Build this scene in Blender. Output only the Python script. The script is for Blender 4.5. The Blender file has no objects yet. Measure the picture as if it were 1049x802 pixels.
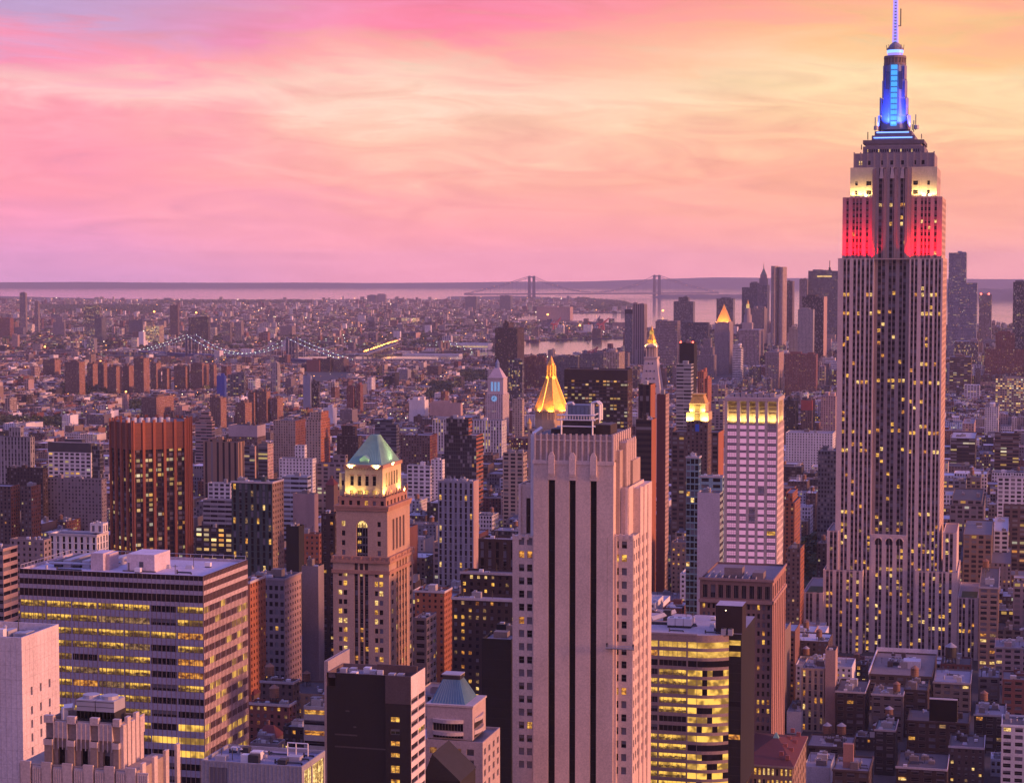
import bpy, math, random
import numpy as np
R = random.Random(7)
NR = np.random.default_rng(11)
sc = bpy.context.scene
C = sc.collection

# ------------------------------------------------------------------ camera
H = 259.0                      # height of the viewing terrace above the streets, metres
FPX, CX, CY = 2000.0, 524.5, 401.0
YH = 278.0
PITCH = math.atan((CY - YH) / FPX)
cam_d = bpy.data.cameras.new('camera')
cam_d.sensor_width = 36.0
cam_d.lens = FPX / 1049.0 * 36.0
cam_d.clip_start = 1.0
cam_d.clip_end = 120000.0
cam = bpy.data.objects.new('camera', cam_d)
C.objects.link(cam)
cam.location = (0, 0, H)
cam.rotation_euler = (math.pi / 2 - PITCH, 0, 0)
sc.camera = cam

# ------------------------------------------------------------------ street grid
TT = math.atan((1040 - CX) / FPX)          # avenues run a little to the right of the view axis
Sx, Sy = math.cos(TT), -math.sin(TT)       # along the streets (to the right)
Ax, Ay = math.sin(TT), math.cos(TT)        # along the avenues (away)
cp, sp = math.cos(PITCH), math.sin(PITCH)

def ray(px, py):
    a, b = (px - CX) / FPX, (CY - py) / FPX
    return (a, cp + b * sp, -sp + b * cp)

def at(px, py, Y):
    r = ray(px, py); t = Y / r[1]
    return (r[0] * t, Y, H + r[2] * t)

def ground_at(px, py):
    r = ray(px, py); t = -H / r[2]
    return (r[0] * t, r[1] * t)

def proj(x, y, z):
    d = y * cp - (z - H) * sp
    u = y * sp + (z - H) * cp
    return CX + FPX * x / d, CY - FPX * u / d

def yb2Y(yb):
    return ground_at(CX, yb)[1]

# ------------------------------------------------------------------ world
def nd(nt, t, **kw):
    n = nt.nodes.new(t)
    for k, v in kw.items():
        setattr(n, k, v)
    return n

def mth(nt, op, a, b=None, c=None, clamp=False):
    n = nt.nodes.new('ShaderNodeMath'); n.operation = op; n.use_clamp = clamp
    for i, v in enumerate((a, b, c)):
        if v is None: continue
        if isinstance(v, (int, float)): n.inputs[i].default_value = v
        else: nt.links.new(v, n.inputs[i])
    return n.outputs[0]

def mixc(nt, f, a, b, mode='MIX'):
    n = nt.nodes.new('ShaderNodeMix'); n.data_type = 'RGBA'; n.blend_type = mode
    for s, v in ((0, f), (6, a), (7, b)):
        if isinstance(v, (int, float)): n.inputs[s].default_value = v
        elif isinstance(v, tuple): n.inputs[s].default_value = (*v, 1) if len(v) == 3 else v
        else: nt.links.new(v, n.inputs[s])
    return n.outputs[2]

def mixf(nt, f, a, b):
    n = nt.nodes.new('ShaderNodeMix'); n.data_type = 'FLOAT'
    for s, v in ((0, f), (2, a), (3, b)):
        if isinstance(v, (int, float)): n.inputs[s].default_value = v
        else: nt.links.new(v, n.inputs[s])
    return n.outputs[0]

def ramp(nt, fac, stops, interp='LINEAR'):
    n = nt.nodes.new('ShaderNodeValToRGB'); cr = n.color_ramp; cr.interpolation = interp
    while len(cr.elements) < len(stops): cr.elements.new(0.5)
    for e, (p, c) in zip(cr.elements, stops):
        e.position = p; e.color = (*c, 1)
    nt.links.new(fac, n.inputs[0])
    return n.outputs[0]

def smooth(nt, v, lo, hi):
    n = nt.nodes.new('ShaderNodeMapRange'); n.interpolation_type = 'SMOOTHSTEP'
    nt.links.new(v, n.inputs[0]); n.inputs[1].default_value = lo; n.inputs[2].default_value = hi
    return n.outputs[0]

def lin(r, g, b):
    f = lambda c: (c / 255 / 12.92) if c <= 10 else ((c / 255 + 0.055) / 1.055) ** 2.4
    return (f(r), f(g), f(b))

SUN_EL = math.radians(9)
SUN_AZ = math.pi / 2 + TT + math.radians(4.5)      # compass style: 0 = +Y, clockwise
W = bpy.data.worlds.new('World'); sc.world = W; W.use_nodes = True
nt = W.node_tree; nt.nodes.clear()
tc = nd(nt, 'ShaderNodeTexCoord')
sep = nd(nt, 'ShaderNodeSeparateXYZ'); nt.links.new(tc.outputs['Generated'], sep.inputs[0])
dx, dy, dz = sep.outputs
el = mth(nt, 'MULTIPLY', mth(nt, 'ARCSINE', dz), 180 / math.pi)            # degrees above the horizon
az = mth(nt, 'MULTIPLY', mth(nt, 'ARCTAN2', dx, dy), 180 / math.pi)       # degrees right of the view axis
# long, slightly tilted streaks of cloud
cmb = nd(nt, 'ShaderNodeCombineXYZ')
nt.links.new(mth(nt, 'MULTIPLY', az, 0.075), cmb.inputs[0])
nt.links.new(mth(nt, 'ADD', mth(nt, 'MULTIPLY', el, 0.42), mth(nt, 'MULTIPLY', az, 0.016)), cmb.inputs[1])
n1 = nd(nt, 'ShaderNodeTexNoise'); n1.inputs['Scale'].default_value = 1.15; n1.inputs['Detail'].default_value = 8
n1.inputs['Roughness'].default_value = 0.52; n1.inputs['Distortion'].default_value = 0.7
nt.links.new(cmb.outputs[0], n1.inputs['Vector'])
n2 = nd(nt, 'ShaderNodeTexNoise'); n2.inputs['Scale'].default_value = 3.2; n2.inputs['Detail'].default_value = 10
n2.inputs['Roughness'].default_value = 0.6; n2.inputs['Distortion'].default_value = 1.2
nt.links.new(cmb.outputs[0], n2.inputs['Vector'])
c1 = mth(nt, 'SUBTRACT', n1.outputs[0], 0.5)
c2 = mth(nt, 'SUBTRACT', n2.outputs[0], 0.5)
warp = mth(nt, 'ADD', mth(nt, 'MULTIPLY', c1, 4.4), mth(nt, 'MULTIPLY', c2, 2.6))
elw = mth(nt, 'ADD', el, mth(nt, 'MULTIPLY', warp, smooth(nt, el, 0.0, 3.0)))
f8 = mth(nt, 'DIVIDE', mth(nt, 'ADD', elw, 0.5), 10.5, clamp=True)
P = lambda e: (e + 0.5) / 10.5
left = ramp(nt, f8, [(0.0, lin(214, 152, 198)), (P(1.0), lin(236, 150, 192)), (P(2.6), lin(254, 148, 172)), (P(4.2), lin(255, 156, 172)),
                     (P(5.3), lin(255, 190, 190)), (P(6.2), lin(250, 142, 176)), (P(7.2), lin(196, 158, 204)), (1.0, lin(150, 142, 200))])
mid = ramp(nt, f8, [(0.0, lin(254, 160, 178)), (P(1.0), lin(255, 160, 166)), (P(2.6), lin(255, 174, 160)), (P(4.2), lin(255, 196, 170)),
                    (P(5.2), lin(255, 212, 188)), (P(6.2), lin(255, 172, 160)), (P(7.3), lin(252, 128, 158)), (1.0, lin(214, 132, 178))])
right = ramp(nt, f8, [(0.0, lin(255, 168, 162)), (P(1.0), lin(255, 172, 150)), (P(2.6), lin(255, 176, 142)), (P(4.2), lin(255, 206, 156)),
                      (P(5.6), lin(255, 220, 168)), (P(6.6), lin(255, 196, 136)), (P(7.6), lin(255, 168, 138)), (1.0, lin(250, 160, 150))])
azw = mth(nt, 'ADD', az, mth(nt, 'MULTIPLY', c1, 9.0))
low = mixc(nt, smooth(nt, azw, -2.0, 11.0), mixc(nt, smooth(nt, azw, -14.0, -2.0), left, mid), right)
# light and dark veils inside the cloud deck
veil = mth(nt, 'ADD', 1.0, mth(nt, 'MULTIPLY', c2, 0.55))
vm = nd(nt, 'ShaderNodeVectorMath', operation='SCALE'); nt.links.new(low, vm.inputs[0]); nt.links.new(veil, vm.inputs['Scale'])
# the air dims the lowest sky, so the band behind it glows more
lowglow = mth(nt, 'EXPONENT', mth(nt, 'MULTIPLY', 0.52, mth(nt, 'MINIMUM', 1.0, mth(nt, 'DIVIDE', 0.5, mth(nt, 'MAXIMUM', el, 0.1)))))
vm2 = nd(nt, 'ShaderNodeVectorMath', operation='SCALE'); nt.links.new(vm.outputs[0], vm2.inputs[0]); nt.links.new(lowglow, vm2.inputs['Scale'])
low = vm2.outputs[0]
# the rest of the dome: warm in the west, violet blue overhead, dusky rose behind
back = ramp(nt, mth(nt, 'DIVIDE', mth(nt, 'ADD', el, 2.0), 92.0, clamp=True),
            [(0.0, (0.21, 0.125, 0.25)), (0.13, (0.28, 0.17, 0.34)), (0.35, (0.28, 0.25, 0.68)), (1.0, (0.30, 0.32, 1.15))])
westf = mth(nt, 'MULTIPLY', smooth(nt, mth(nt, 'COSINE', mth(nt, 'MULTIPLY', mth(nt, 'SUBTRACT', az, math.degrees(SUN_AZ)), math.pi / 180)), -0.1, 0.9),
            mth(nt, 'SUBTRACT', 1.0, smooth(nt, el, 8.0, 46.0)))
dome = mixc(nt, westf, back, (0.90, 0.36, 0.38))
inview = mth(nt, 'MULTIPLY', mth(nt, 'SUBTRACT', 1.0, smooth(nt, el, 9.0, 17.0)), mth(nt, 'SUBTRACT', 1.0, smooth(nt, mth(nt, 'ABSOLUTE', az), 22.0, 60.0)))
clouds = mixc(nt, inview, dome, low)
sky = nd(nt, 'ShaderNodeTexSky'); sky.sky_type = 'NISHITA'; sky.sun_disc = False
sky.sun_elevation = SUN_EL; sky.sun_rotation = SUN_AZ
bg1 = nd(nt, 'ShaderNodeBackground'); bg1.inputs[1].default_value = 0.012; nt.links.new(sky.outputs[0], bg1.inputs[0])
bg2 = nd(nt, 'ShaderNodeBackground'); bg2.inputs[1].default_value = 1.0; nt.links.new(clouds, bg2.inputs[0])
add = nd(nt, 'ShaderNodeAddShader'); nt.links.new(bg1.outputs[0], add.inputs[0]); nt.links.new(bg2.outputs[0], add.inputs[1])
wo = nd(nt, 'ShaderNodeOutputWorld'); nt.links.new(add.outputs[0], wo.inputs[0])

sun_d = bpy.data.lights.new('sun', 'SUN'); sun_d.energy = 4.6; sun_d.angle = math.radians(9); sun_d.color = (1.0, 0.40, 0.22)
sun = bpy.data.objects.new('sun', sun_d); C.objects.link(sun)
sdir = (math.sin(SUN_AZ) * math.cos(SUN_EL), math.cos(SUN_AZ) * math.cos(SUN_EL), math.sin(SUN_EL))
from mathutils import Vector
sun.rotation_euler = Vector(sdir).to_track_quat('Z', 'Y').to_euler()
sun.location = (600, 400, 900)

sc.view_settings.view_transform = 'Standard'; sc.view_settings.look = 'None'
sc.view_settings.exposure = 0.0; sc.view_settings.gamma = 1.0; sc.view_settings.use_curve_mapping = False
sc.cycles.use_denoising = True
sc.cycles.max_bounces = 5; sc.cycles.diffuse_bounces = 2; sc.cycles.glossy_bounces = 2; sc.cycles.volume_bounces = 0
sc.cycles.transmission_bounces = 2
sc.cycles.sample_clamp_indirect = 4.0

# ------------------------------------------------------------------ materials
def newmat(name):
    m = bpy.data.materials.new(name); m.use_nodes = True
    m.node_tree.nodes.clear()
    out = nd(m.node_tree, 'ShaderNodeOutputMaterial')
    b = nd(m.node_tree, 'ShaderNodeBsdfPrincipled')
    m.node_tree.links.new(b.outputs[0], out.inputs[0])
    return m, m.node_tree, b

def attr(nt, name):
    n = nd(nt, 'ShaderNodeAttribute', attribute_name=name); return n

def grime(nt, scale=0.12, vs=0.35):
    """blotchy weathering with faint vertical runs"""
    t = nd(nt, 'ShaderNodeNewGeometry')
    mp = nd(nt, 'ShaderNodeMapping'); mp.inputs['Scale'].default_value = (1, 1, vs); nt.links.new(t.outputs['Position'], mp.inputs[0])
    n = nd(nt, 'ShaderNodeTexNoise'); n.inputs['Scale'].default_value = scale; n.inputs['Detail'].default_value = 6; n.inputs['Roughness'].default_value = 0.65
    nt.links.new(mp.outputs[0], n.inputs['Vector'])
    n2 = nd(nt, 'ShaderNodeTexNoise'); n2.inputs['Scale'].default_value = 1.6; n2.inputs['Detail'].default_value = 6; n2.inputs['Roughness'].default_value = 0.8
    nt.links.new(t.outputs['Position'], n2.inputs['Vector'])
    return mth(nt, 'ADD', mth(nt, 'MULTIPLY', n.outputs[0], 0.45), mth(nt, 'MULTIPLY', n2.outputs[0], 0.85))

def scaled(nt, col, f):
    v = nd(nt, 'ShaderNodeVectorMath', operation='SCALE'); nt.links.new(col, v.inputs[0]); nt.links.new(f, v.inputs['Scale']); return v.outputs[0]

MATS = {}
def m_masonry():
    m, nt, b = newmat('masonry'); a = attr(nt, 'tint')
    g = grime(nt)
    nt.links.new(scaled(nt, a.outputs['Color'], mth(nt, 'ADD', 0.02, mth(nt, 'MULTIPLY', g, 1.5))), b.inputs['Base Color'])
    b.inputs['Roughness'].default_value = 0.88
    MATS['masonry'] = m
m_masonry()

def m_roof():
    m, nt, b = newmat('roofing'); a = attr(nt, 'tint')
    g = grime(nt, 0.25, 1.0)
    nt.links.new(scaled(nt, a.outputs['Color'], mth(nt, 'ADD', 0.10, mth(nt, 'MULTIPLY', g, 1.38))), b.inputs['Base Color'])
    b.inputs['Roughness'].default_value = 0.8
    MATS['roof'] = m
m_roof()

def m_facade():
    """wall with a pattern of small windows: UV in metres, 'win' = bay, storey, window width and height shares, tint alpha = share of lit rooms"""
    m, nt, b = newmat('windowed_facade'); a = attr(nt, 'tint'); w = attr(nt, 'win')
    uvn = nd(nt, 'ShaderNodeUVMap', uv_map='uv'); s = nd(nt, 'ShaderNodeSeparateXYZ'); nt.links.new(uvn.outputs[0], s.inputs[0])
    ws = nd(nt, 'ShaderNodeSeparateColor'); nt.links.new(w.outputs['Color'], ws.inputs[0])
    pu, pv, wf = ws.outputs; hf = w.outputs['Alpha']
    cu, cv = mth(nt, 'DIVIDE', s.outputs[0], pu), mth(nt, 'DIVIDE', s.outputs[1], pv)
    iu, iv = mth(nt, 'FLOOR', cu), mth(nt, 'FLOOR', cv)
    fu, fv = mth(nt, 'SUBTRACT', mth(nt, 'FRACT', cu), 0.5), mth(nt, 'SUBTRACT', mth(nt, 'FRACT', cv), 0.5)
    mu = mth(nt, 'LESS_THAN', mth(nt, 'ABSOLUTE', fu), mth(nt, 'MULTIPLY', wf, 0.5))
    mv = mth(nt, 'LESS_THAN', mth(nt, 'ABSOLUTE', fv), mth(nt, 'MULTIPLY', hf, 0.5))
    mask = mth(nt, 'MULTIPLY', mu, mv)
    def wn(x, y, z):
        c = nd(nt, 'ShaderNodeCombineXYZ')
        for i, v in enumerate((x, y, z)):
            if isinstance(v, (int, float)): c.inputs[i].default_value = v
            else: nt.links.new(v, c.inputs[i])
        n = nd(nt, 'ShaderNodeTexWhiteNoise'); nt.links.new(c.outputs[0], n.inputs['Vector']); return n
    r1 = wn(iu, iv, 1.7); r2 = wn(mth(nt, 'FLOOR', mth(nt, 'DIVIDE', iu, 6)), iv, 9.3)
    rs = nd(nt, 'ShaderNodeSeparateColor'); nt.links.new(r1.outputs['Color'], rs.inputs[0])
    q = mth(nt, 'ADD', mth(nt, 'MULTIPLY', r1.outputs['Value'], 0.62), mth(nt, 'MULTIPLY', r2.outputs['Value'], 0.38))
    lit = mth(nt, 'LESS_THAN', q, a.outputs['Alpha'])
    g = grime(nt)
    wallc = scaled(nt, a.outputs['Color'], mth(nt, 'ADD', 0.02, mth(nt, 'MULTIPLY', g, 1.5)))
    wallc = mixc(nt, mth(nt, 'MULTIPLY', mu, 0.3), wallc, scaled(nt, wallc, mth(nt, 'ADD', 0.6, 0.0)))
    blind = mixc(nt, mth(nt, 'GREATER_THAN', rs.outputs[1], 0.72), (0.018, 0.018, 0.024), (0.20, 0.19, 0.20))
    nt.links.new(mixc(nt, mask, wallc, blind), b.inputs['Base Color'])
    nt.links.new(mixf(nt, mask, 0.88, 0.16), b.inputs['Roughness'])
    ec = ramp(nt, rs.outputs[2], [(0.0, (1.0, 0.36, 0.07)), (0.3, (1.0, 0.55, 0.13)), (0.75, (1.0, 0.72, 0.26)), (1.0, (0.95, 0.90, 0.70))])
    nt.links.new(ec, b.inputs['Emission Color'])
    nt.links.new(mth(nt, 'MULTIPLY', mth(nt, 'MULTIPLY', mask, lit), mth(nt, 'ADD', 0.35, mth(nt, 'MULTIPLY', mth(nt, 'POWER', rs.outputs[0], 2.0), 2.8))), b.inputs['Emission Strength'])
    m.cycles.emission_sampling = 'NONE'
    MATS['facade'] = m
m_facade()

def simple(key, name, col, rough=0.6, metal=0.0, spec=0.5, noise=0.0, ns=0.5):
    m, nt, b = newmat(name)
    b.inputs['Roughness'].default_value = rough; b.inputs['Metallic'].default_value = metal
    b.inputs['Specular IOR Level'].default_value = spec
    if noise:
        t = nd(nt, 'ShaderNodeNewGeometry')
        n = nd(nt, 'ShaderNodeTexNoise'); n.inputs['Scale'].default_value = ns; n.inputs['Detail'].default_value = 5
        nt.links.new(t.outputs['Position'], n.inputs['Vector'])
        c = nd(nt, 'ShaderNodeRGB'); c.outputs[0].default_value = (*col, 1)
        nt.links.new(scaled(nt, c.outputs[0], mth(nt, 'ADD', 1 - noise, mth(nt, 'MULTIPLY', n.outputs[0], 2 * noise))), b.inputs['Base Color'])
    else:
        b.inputs['Base Color'].default_value = (*col, 1)
    MATS[key] = m
    return m

simple('dark', 'dark_window_glass', (0.010, 0.009, 0.013), 0.12, 0, 0.32)
simple('black', 'black_glass', (0.006, 0.006, 0.007), 0.35, 0, 0.25)
simple('blind', 'window_with_blind', (0.17, 0.16, 0.19), 0.35, 0, 0.4)
simple('mirror', 'sky_reflecting_glass', (0.80, 0.78, 0.82), 0.12, 0.85, 0.5)
simple('frame', 'window_frame', (0.16, 0.14, 0.14), 0.6)
simple('steel', 'painted_steel', (0.42, 0.42, 0.46), 0.5, 0.2, noise=0.2)
simple('darksteel', 'dark_steel', (0.045, 0.045, 0.05), 0.5, 0.3, noise=0.2)
simple('white', 'white_painted_metal', (0.70, 0.69, 0.70), 0.5, noise=0.15)
simple('copper', 'green_copper_sheet', (0.17, 0.36, 0.30), 0.6, noise=0.25, ns=0.4)
simple('slate', 'blue_green_roof_sheet', (0.08, 0.19, 0.27), 0.55, noise=0.2)
simple('redtile', 'red_roof_tile', (0.11, 0.024, 0.022), 0.75, noise=0.25)
simple('gold', 'gilded_tile', (0.85, 0.48, 0.10), 0.42, 0.55, noise=0.45, ns=0.5)
simple('wood', 'tank_cedar', (0.24, 0.13, 0.085), 0.85, noise=0.3)
simple('tar', 'tank_cover', (0.30, 0.30, 0.33), 0.6, noise=0.3)
simple('bluesteel', 'blue_bridge_steel', (0.035, 0.055, 0.16), 0.6, noise=0.2)
simple('stone', 'bridge_stone', (0.24, 0.19, 0.16), 0.9, noise=0.3)
simple('cranered', 'crane_paint', (0.42, 0.06, 0.06), 0.6, noise=0.2)
simple('grass', 'roof_lawn', (0.05, 0.08, 0.03), 0.95, noise=0.4, ns=0.8)

def lit_mat(key, name, c1, c2, strength, scale=0.55, contrast=1.0):
    """a lit room seen through the glass: bright ceiling, darker clutter below"""
    m, nt, b = newmat(name)
    b.inputs['Base Color'].default_value = (0.03, 0.03, 0.03, 1); b.inputs['Roughness'].default_value = 0.15
    t = nd(nt, 'ShaderNodeNewGeometry')
    mp = nd(nt, 'ShaderNodeMapping'); mp.inputs['Scale'].default_value = (1, 1, 1.5); nt.links.new(t.outputs['Position'], mp.inputs[0])
    n = nd(nt, 'ShaderNodeTexNoise'); n.inputs['Scale'].default_value = scale; n.inputs['Detail'].default_value = 5; n.inputs['Roughness'].default_value = 0.7
    nt.links.new(mp.outputs[0], n.inputs['Vector'])
    f = smooth(nt, n.outputs[0], 0.5 - 0.14 / contrast, 0.5 + 0.14 / contrast)
    if key == 'office':
        oc = nd(nt, 'ShaderNodeTexCoord'); oz = nd(nt, 'ShaderNodeSeparateXYZ'); nt.links.new(oc.outputs['Object'], oz.inputs[0])
        n3 = nd(nt, 'ShaderNodeTexNoise'); n3.inputs['Scale'].default_value = 0.22; n3.inputs['Detail'].default_value = 2; nt.links.new(t.outputs['Position'], n3.inputs['Vector'])
        up = smooth(nt, mth(nt, 'ADD', oz.outputs[2], mth(nt, 'MULTIPLY', mth(nt, 'SUBTRACT', n.outputs[0], 0.5), 3.4)), 0.6, 1.5)
        f = mth(nt, 'MULTIPLY', mth(nt, 'MAXIMUM', up, mth(nt, 'MULTIPLY', f, 0.45)), mth(nt, 'ADD', 0.30, mth(nt, 'MULTIPLY', smooth(nt, n3.outputs[0], 0.36, 0.56), 0.70)))
    nt.links.new(mixc(nt, f, c1, c2), b.inputs['Emission Color'])
    nt.links.new(mth(nt, 'MULTIPLY', strength, mth(nt, 'ADD', 0.22, mth(nt, 'MULTIPLY', f, 0.9))), b.inputs['Emission Strength'])
    m.cycles.emission_sampling = 'NONE'
    MATS[key] = m
lit_mat('warm', 'warm_lit_room', (0.75, 0.28, 0.04), (1.0, 0.55, 0.09), 1.15)
lit_mat('pale', 'pale_lit_room', (0.8, 0.42, 0.10), (1.0, 0.70, 0.25), 1.35)
lit_mat('amber', 'amber_lit_room', (0.5, 0.13, 0.02), (1.0, 0.42, 0.06), 0.95)
lit_mat('dim', 'dimly_lit_room', (0.3, 0.16, 0.06), (0.75, 0.42, 0.16), 0.55)
lit_mat('office', 'lit_office_floor', (0.22, 0.10, 0.02), (1.0, 0.56, 0.085), 1.15, 0.75, 1.5)
lit_mat('hall', 'brightly_lit_floor', (1.0, 0.50, 0.07), (1.0, 0.60, 0.12), 1.05, 0.15, 0.6)

def glow(key, name, col, s, sampled=False):
    m, nt, b = newmat(name)
    b.inputs['Base Color'].default_value = (0.05, 0.05, 0.05, 1)
    b.inputs['Emission Color'].default_value = (*col, 1); b.inputs['Emission Strength'].default_value = s
    if not sampled: m.cycles.emission_sampling = 'NONE'
    MATS[key] = m
glow('lampw', 'white_lamp', (1.0, 0.80, 0.50), 7)
glow('lampo', 'orange_lamp', (1.0, 0.40, 0.08), 7)
glow('lampg', 'cool_lamp', (0.85, 1.0, 0.80), 4)
glow('lampr', 'red_beacon', (1.0, 0.08, 0.05), 9)
glow('neon', 'blue_tube_light', (0.16, 0.32, 1.0), 2.6)
glow('cyan', 'blue_lit_glass', (0.05, 0.40, 1.0), 1.15)
glow('violet', 'violet_lit_mast', (0.35, 0.25, 1.0), 1.2)
glow('pinkglow', 'pink_reflection_glow', (1.0, 0.40, 0.72), 0.58)  # emits pink in place of the sky these panes reflect
glow('clock', 'lit_clock_face', (0.25, 0.50, 1.0), 0.6)

def m_water():
    m, nt, b = newmat('bay_water')
    b.inputs['Base Color'].default_value = (0.035, 0.04, 0.06, 1); b.inputs['Roughness'].default_value = 0.16
    t = nd(nt, 'ShaderNodeNewGeometry')
    mp = nd(nt, 'ShaderNodeMapping'); mp.inputs['Scale'].default_value = (0.004, 0.0012, 1); nt.links.new(t.outputs['Position'], mp.inputs[0])
    n = nd(nt, 'ShaderNodeTexNoise'); n.inputs['Scale'].default_value = 1.0; n.inputs['Detail'].default_value = 6; nt.links.new(mp.outputs[0], n.inputs['Vector'])
    nt.links.new(mth(nt, 'ADD', 0.03, mth(nt, 'MULTIPLY', n.outputs[0], 0.10)), b.inputs['Roughness'])
    MATS['water'] = m
m_water()

def m_land():
    m, nt, b = newmat('street_ground')
    t = nd(nt, 'ShaderNodeNewGeometry')
    n = nd(nt, 'ShaderNodeTexNoise'); n.inputs['Scale'].default_value = 0.01; n.inputs['Detail'].default_value = 8; nt.links.new(t.outputs['Position'], n.inputs['Vector'])
    nt.links.new(ramp(nt, n.outputs[0], [(0.3, (0.045, 0.045, 0.05)), (0.55, (0.08, 0.07, 0.07)), (0.75, (0.05, 0.06, 0.045))]), b.inputs['Base Color'])
    b.inputs['Roughness'].default_value = 0.9
    MATS['land'] = m
m_land()
simple('hill', 'wooded_hill', (0.06, 0.065, 0.075), 0.95, noise=0.5, ns=0.004)
simple('leaf', 'tree_leaves', (0.045, 0.065, 0.030), 0.9, noise=0.5, ns=0.15)

TINT = dict(brick=(.18, .07, .058), brown=(.125, .082, .075), dark=(.022, .019, .022), beige=(.40, .32, .26), lime=(.50, .43, .37), white=(.66, .64, .65),
            grey=(.30, .29, .31), tan=(.28, .19, .14), rust=(.34, .125, .065), blue=(.20, .34, .40), slate=(.10, .11, .14), pink=(.42, .29, .26),
            mauve=(.24, .20, .215), umber=(.042, .027, .027), black=(.012, .012, .013))
STYLE = dict(res=(3.2, 3.0, .42, .5, .17), off=(2.8, 3.8, .6, .55, .30), rib=(7., 3.8, .97, .48, .30), strip=(3.4, 3.8, .45, .86, .20), glass=(2.2, 3.8, .86, .78, .26),
             blank=(40., 40., 0., 0., 0.), bay=(5.5, 3.6, .66, .55, .24), gold=(4.0, 3.8, .8, .5, .42), slot=(6.5, 40., .36, .98, 0.0))

# ------------------------------------------------------------------ mesh building
class MB:
    def __init__(s, tint=(.3, .3, .3), mat='masonry'):
        s.v, s.f, s.m, s.t, s.w, s.uv = [], [], [], [], [], []
        s.tint = tint; s.mat = mat
    def poly(s, pts, mat=None, tint=None, uv=None, win=None, lit=0.0):
        i = len(s.v); s.v += pts; s.f.append(tuple(range(i, i + len(pts))))
        s.m.append(mat or s.mat); t = tint or s.tint; s.t.append((t[0], t[1], t[2], lit)); s.w.append(win or (1., 1., 0., 0.))
        if uv is None:
            a = pts[0]; uv = [(math.dist((p[0], p[1]), (a[0], a[1])), p[2]) for p in pts]
        s.uv += uv
    def box(s, x0, x1, y0, y1, z0, z1, mat=None, tint=None, top=None, ttint=None, bottom=False):
        P = [(x0, y0, z0), (x1, y0, z0), (x1, y1, z0), (x0, y1, z0), (x0, y0, z1), (x1, y0, z1), (x1, y1, z1), (x0, y1, z1)]
        for q in ((0, 1, 5, 4), (1, 2, 6, 5), (2, 3, 7, 6), (3, 0, 4, 7)):
            s.poly([P[k] for k in q], mat, tint)
        s.poly([P[k] for k in (4, 5, 6, 7)], top or mat, ttint or tint)
        if bottom: s.poly([P[k] for k in (3, 2, 1, 0)], mat, tint)
    def prism(s, pts, z0, z1, mat=None, tint=None, top=None, ttint=None, pts1=None, cap=True):
        n = len(pts); q = pts1 or pts
        for i in range(n):
            j = (i + 1) % n
            s.poly([(*pts[i], z0), (*pts[j], z0), (*q[j], z1), (*q[i], z1)], mat, tint)
        if cap: s.poly([(*p, z1) for p in q], top or mat, ttint or tint)
    def cyl(s, x, y, r0, r1, z0, z1, n=12, mat=None, tint=None, cap=True, sx=1, sy=1):
        a = [(x + sx * r0 * math.cos(2 * math.pi * k / n), y + sy * r0 * math.sin(2 * math.pi * k / n)) for k in range(n)]
        b = [(x + sx * r1 * math.cos(2 * math.pi * k / n), y + sy * r1 * math.sin(2 * math.pi * k / n)) for k in range(n)]
        s.prism(a, z0, z1, mat, tint, pts1=b, cap=cap and r1 > 0.01)
    def bar(s, p, q, r, mat=None, tint=None):
        p, q = Vector(p), Vector(q); d = (q - p)
        if d.length < 1e-6: return
        d.normalize(); u = d.orthogonal().normalized() * r; v = d.cross(u.normalized()) * r
        c = [u + v, -u + v, -u - v, u - v]
        A = [tuple(p + k) for k in c]; B = [tuple(q + k) for k in c]
        for i in range(4):
            j = (i + 1) % 4
            s.poly([A[i], A[j], B[j], B[i]], mat, tint)
        s.poly(B, mat, tint); s.poly(A[::-1], mat, tint)
    def mesh(s, name):
        keys = list(dict.fromkeys(s.m))
        me = bpy.data.meshes.new(name)
        me.from_pydata(s.v, [], s.f)
        for k in keys: me.materials.append(MATS[k])
        idx = {k: i for i, k in enumerate(keys)}
        me.polygons.foreach_set('material_index', [idx[k] for k in s.m])
        a = me.attributes.new('tint', 'FLOAT_COLOR', 'FACE'); a.data.foreach_set('color', np.array(s.t, 'f').ravel())
        a = me.attributes.new('win', 'FLOAT_COLOR', 'FACE'); a.data.foreach_set('color', np.array(s.w, 'f').ravel())
        u = me.uv_layers.new(name='uv'); u.data.foreach_set('uv', np.array(s.uv, 'f').ravel())
        me.update()
        return me
    def build(s, name, parent=None, loc=None):
        if not s.f: return None
        o = bpy.data.objects.new(name, s.mesh(name)); C.objects.link(o)
        if parent is not None: o.parent = parent
        if loc: o.location = loc
        return o

def quads_mesh(name, V, mats, mi, tint, win, uv):
    """big mesh from arrays: V (n,4,3)"""
    n = len(V); me = bpy.data.meshes.new(name)
    me.vertices.add(n * 4); me.vertices.foreach_set('co', V.astype('f').ravel())
    me.loops.add(n * 4); me.loops.foreach_set('vertex_index', np.arange(n * 4, dtype='i'))
    me.polygons.add(n); me.polygons.foreach_set('loop_start', np.arange(0, n * 4, 4, dtype='i'))
    for k in mats: me.materials.append(MATS[k])
    me.polygons.foreach_set('material_index', mi.astype('i'))
    a = me.attributes.new('tint', 'FLOAT_COLOR', 'FACE'); a.data.foreach_set('color', tint.astype('f').ravel())
    a = me.attributes.new('win', 'FLOAT_COLOR', 'FACE'); a.data.foreach_set('color', win.astype('f').ravel())
    u = me.uv_layers.new(name='uv'); u.data.foreach_set('uv', uv.astype('f').ravel())
    me.update(calc_edges=True); me.validate()
    return me

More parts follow.
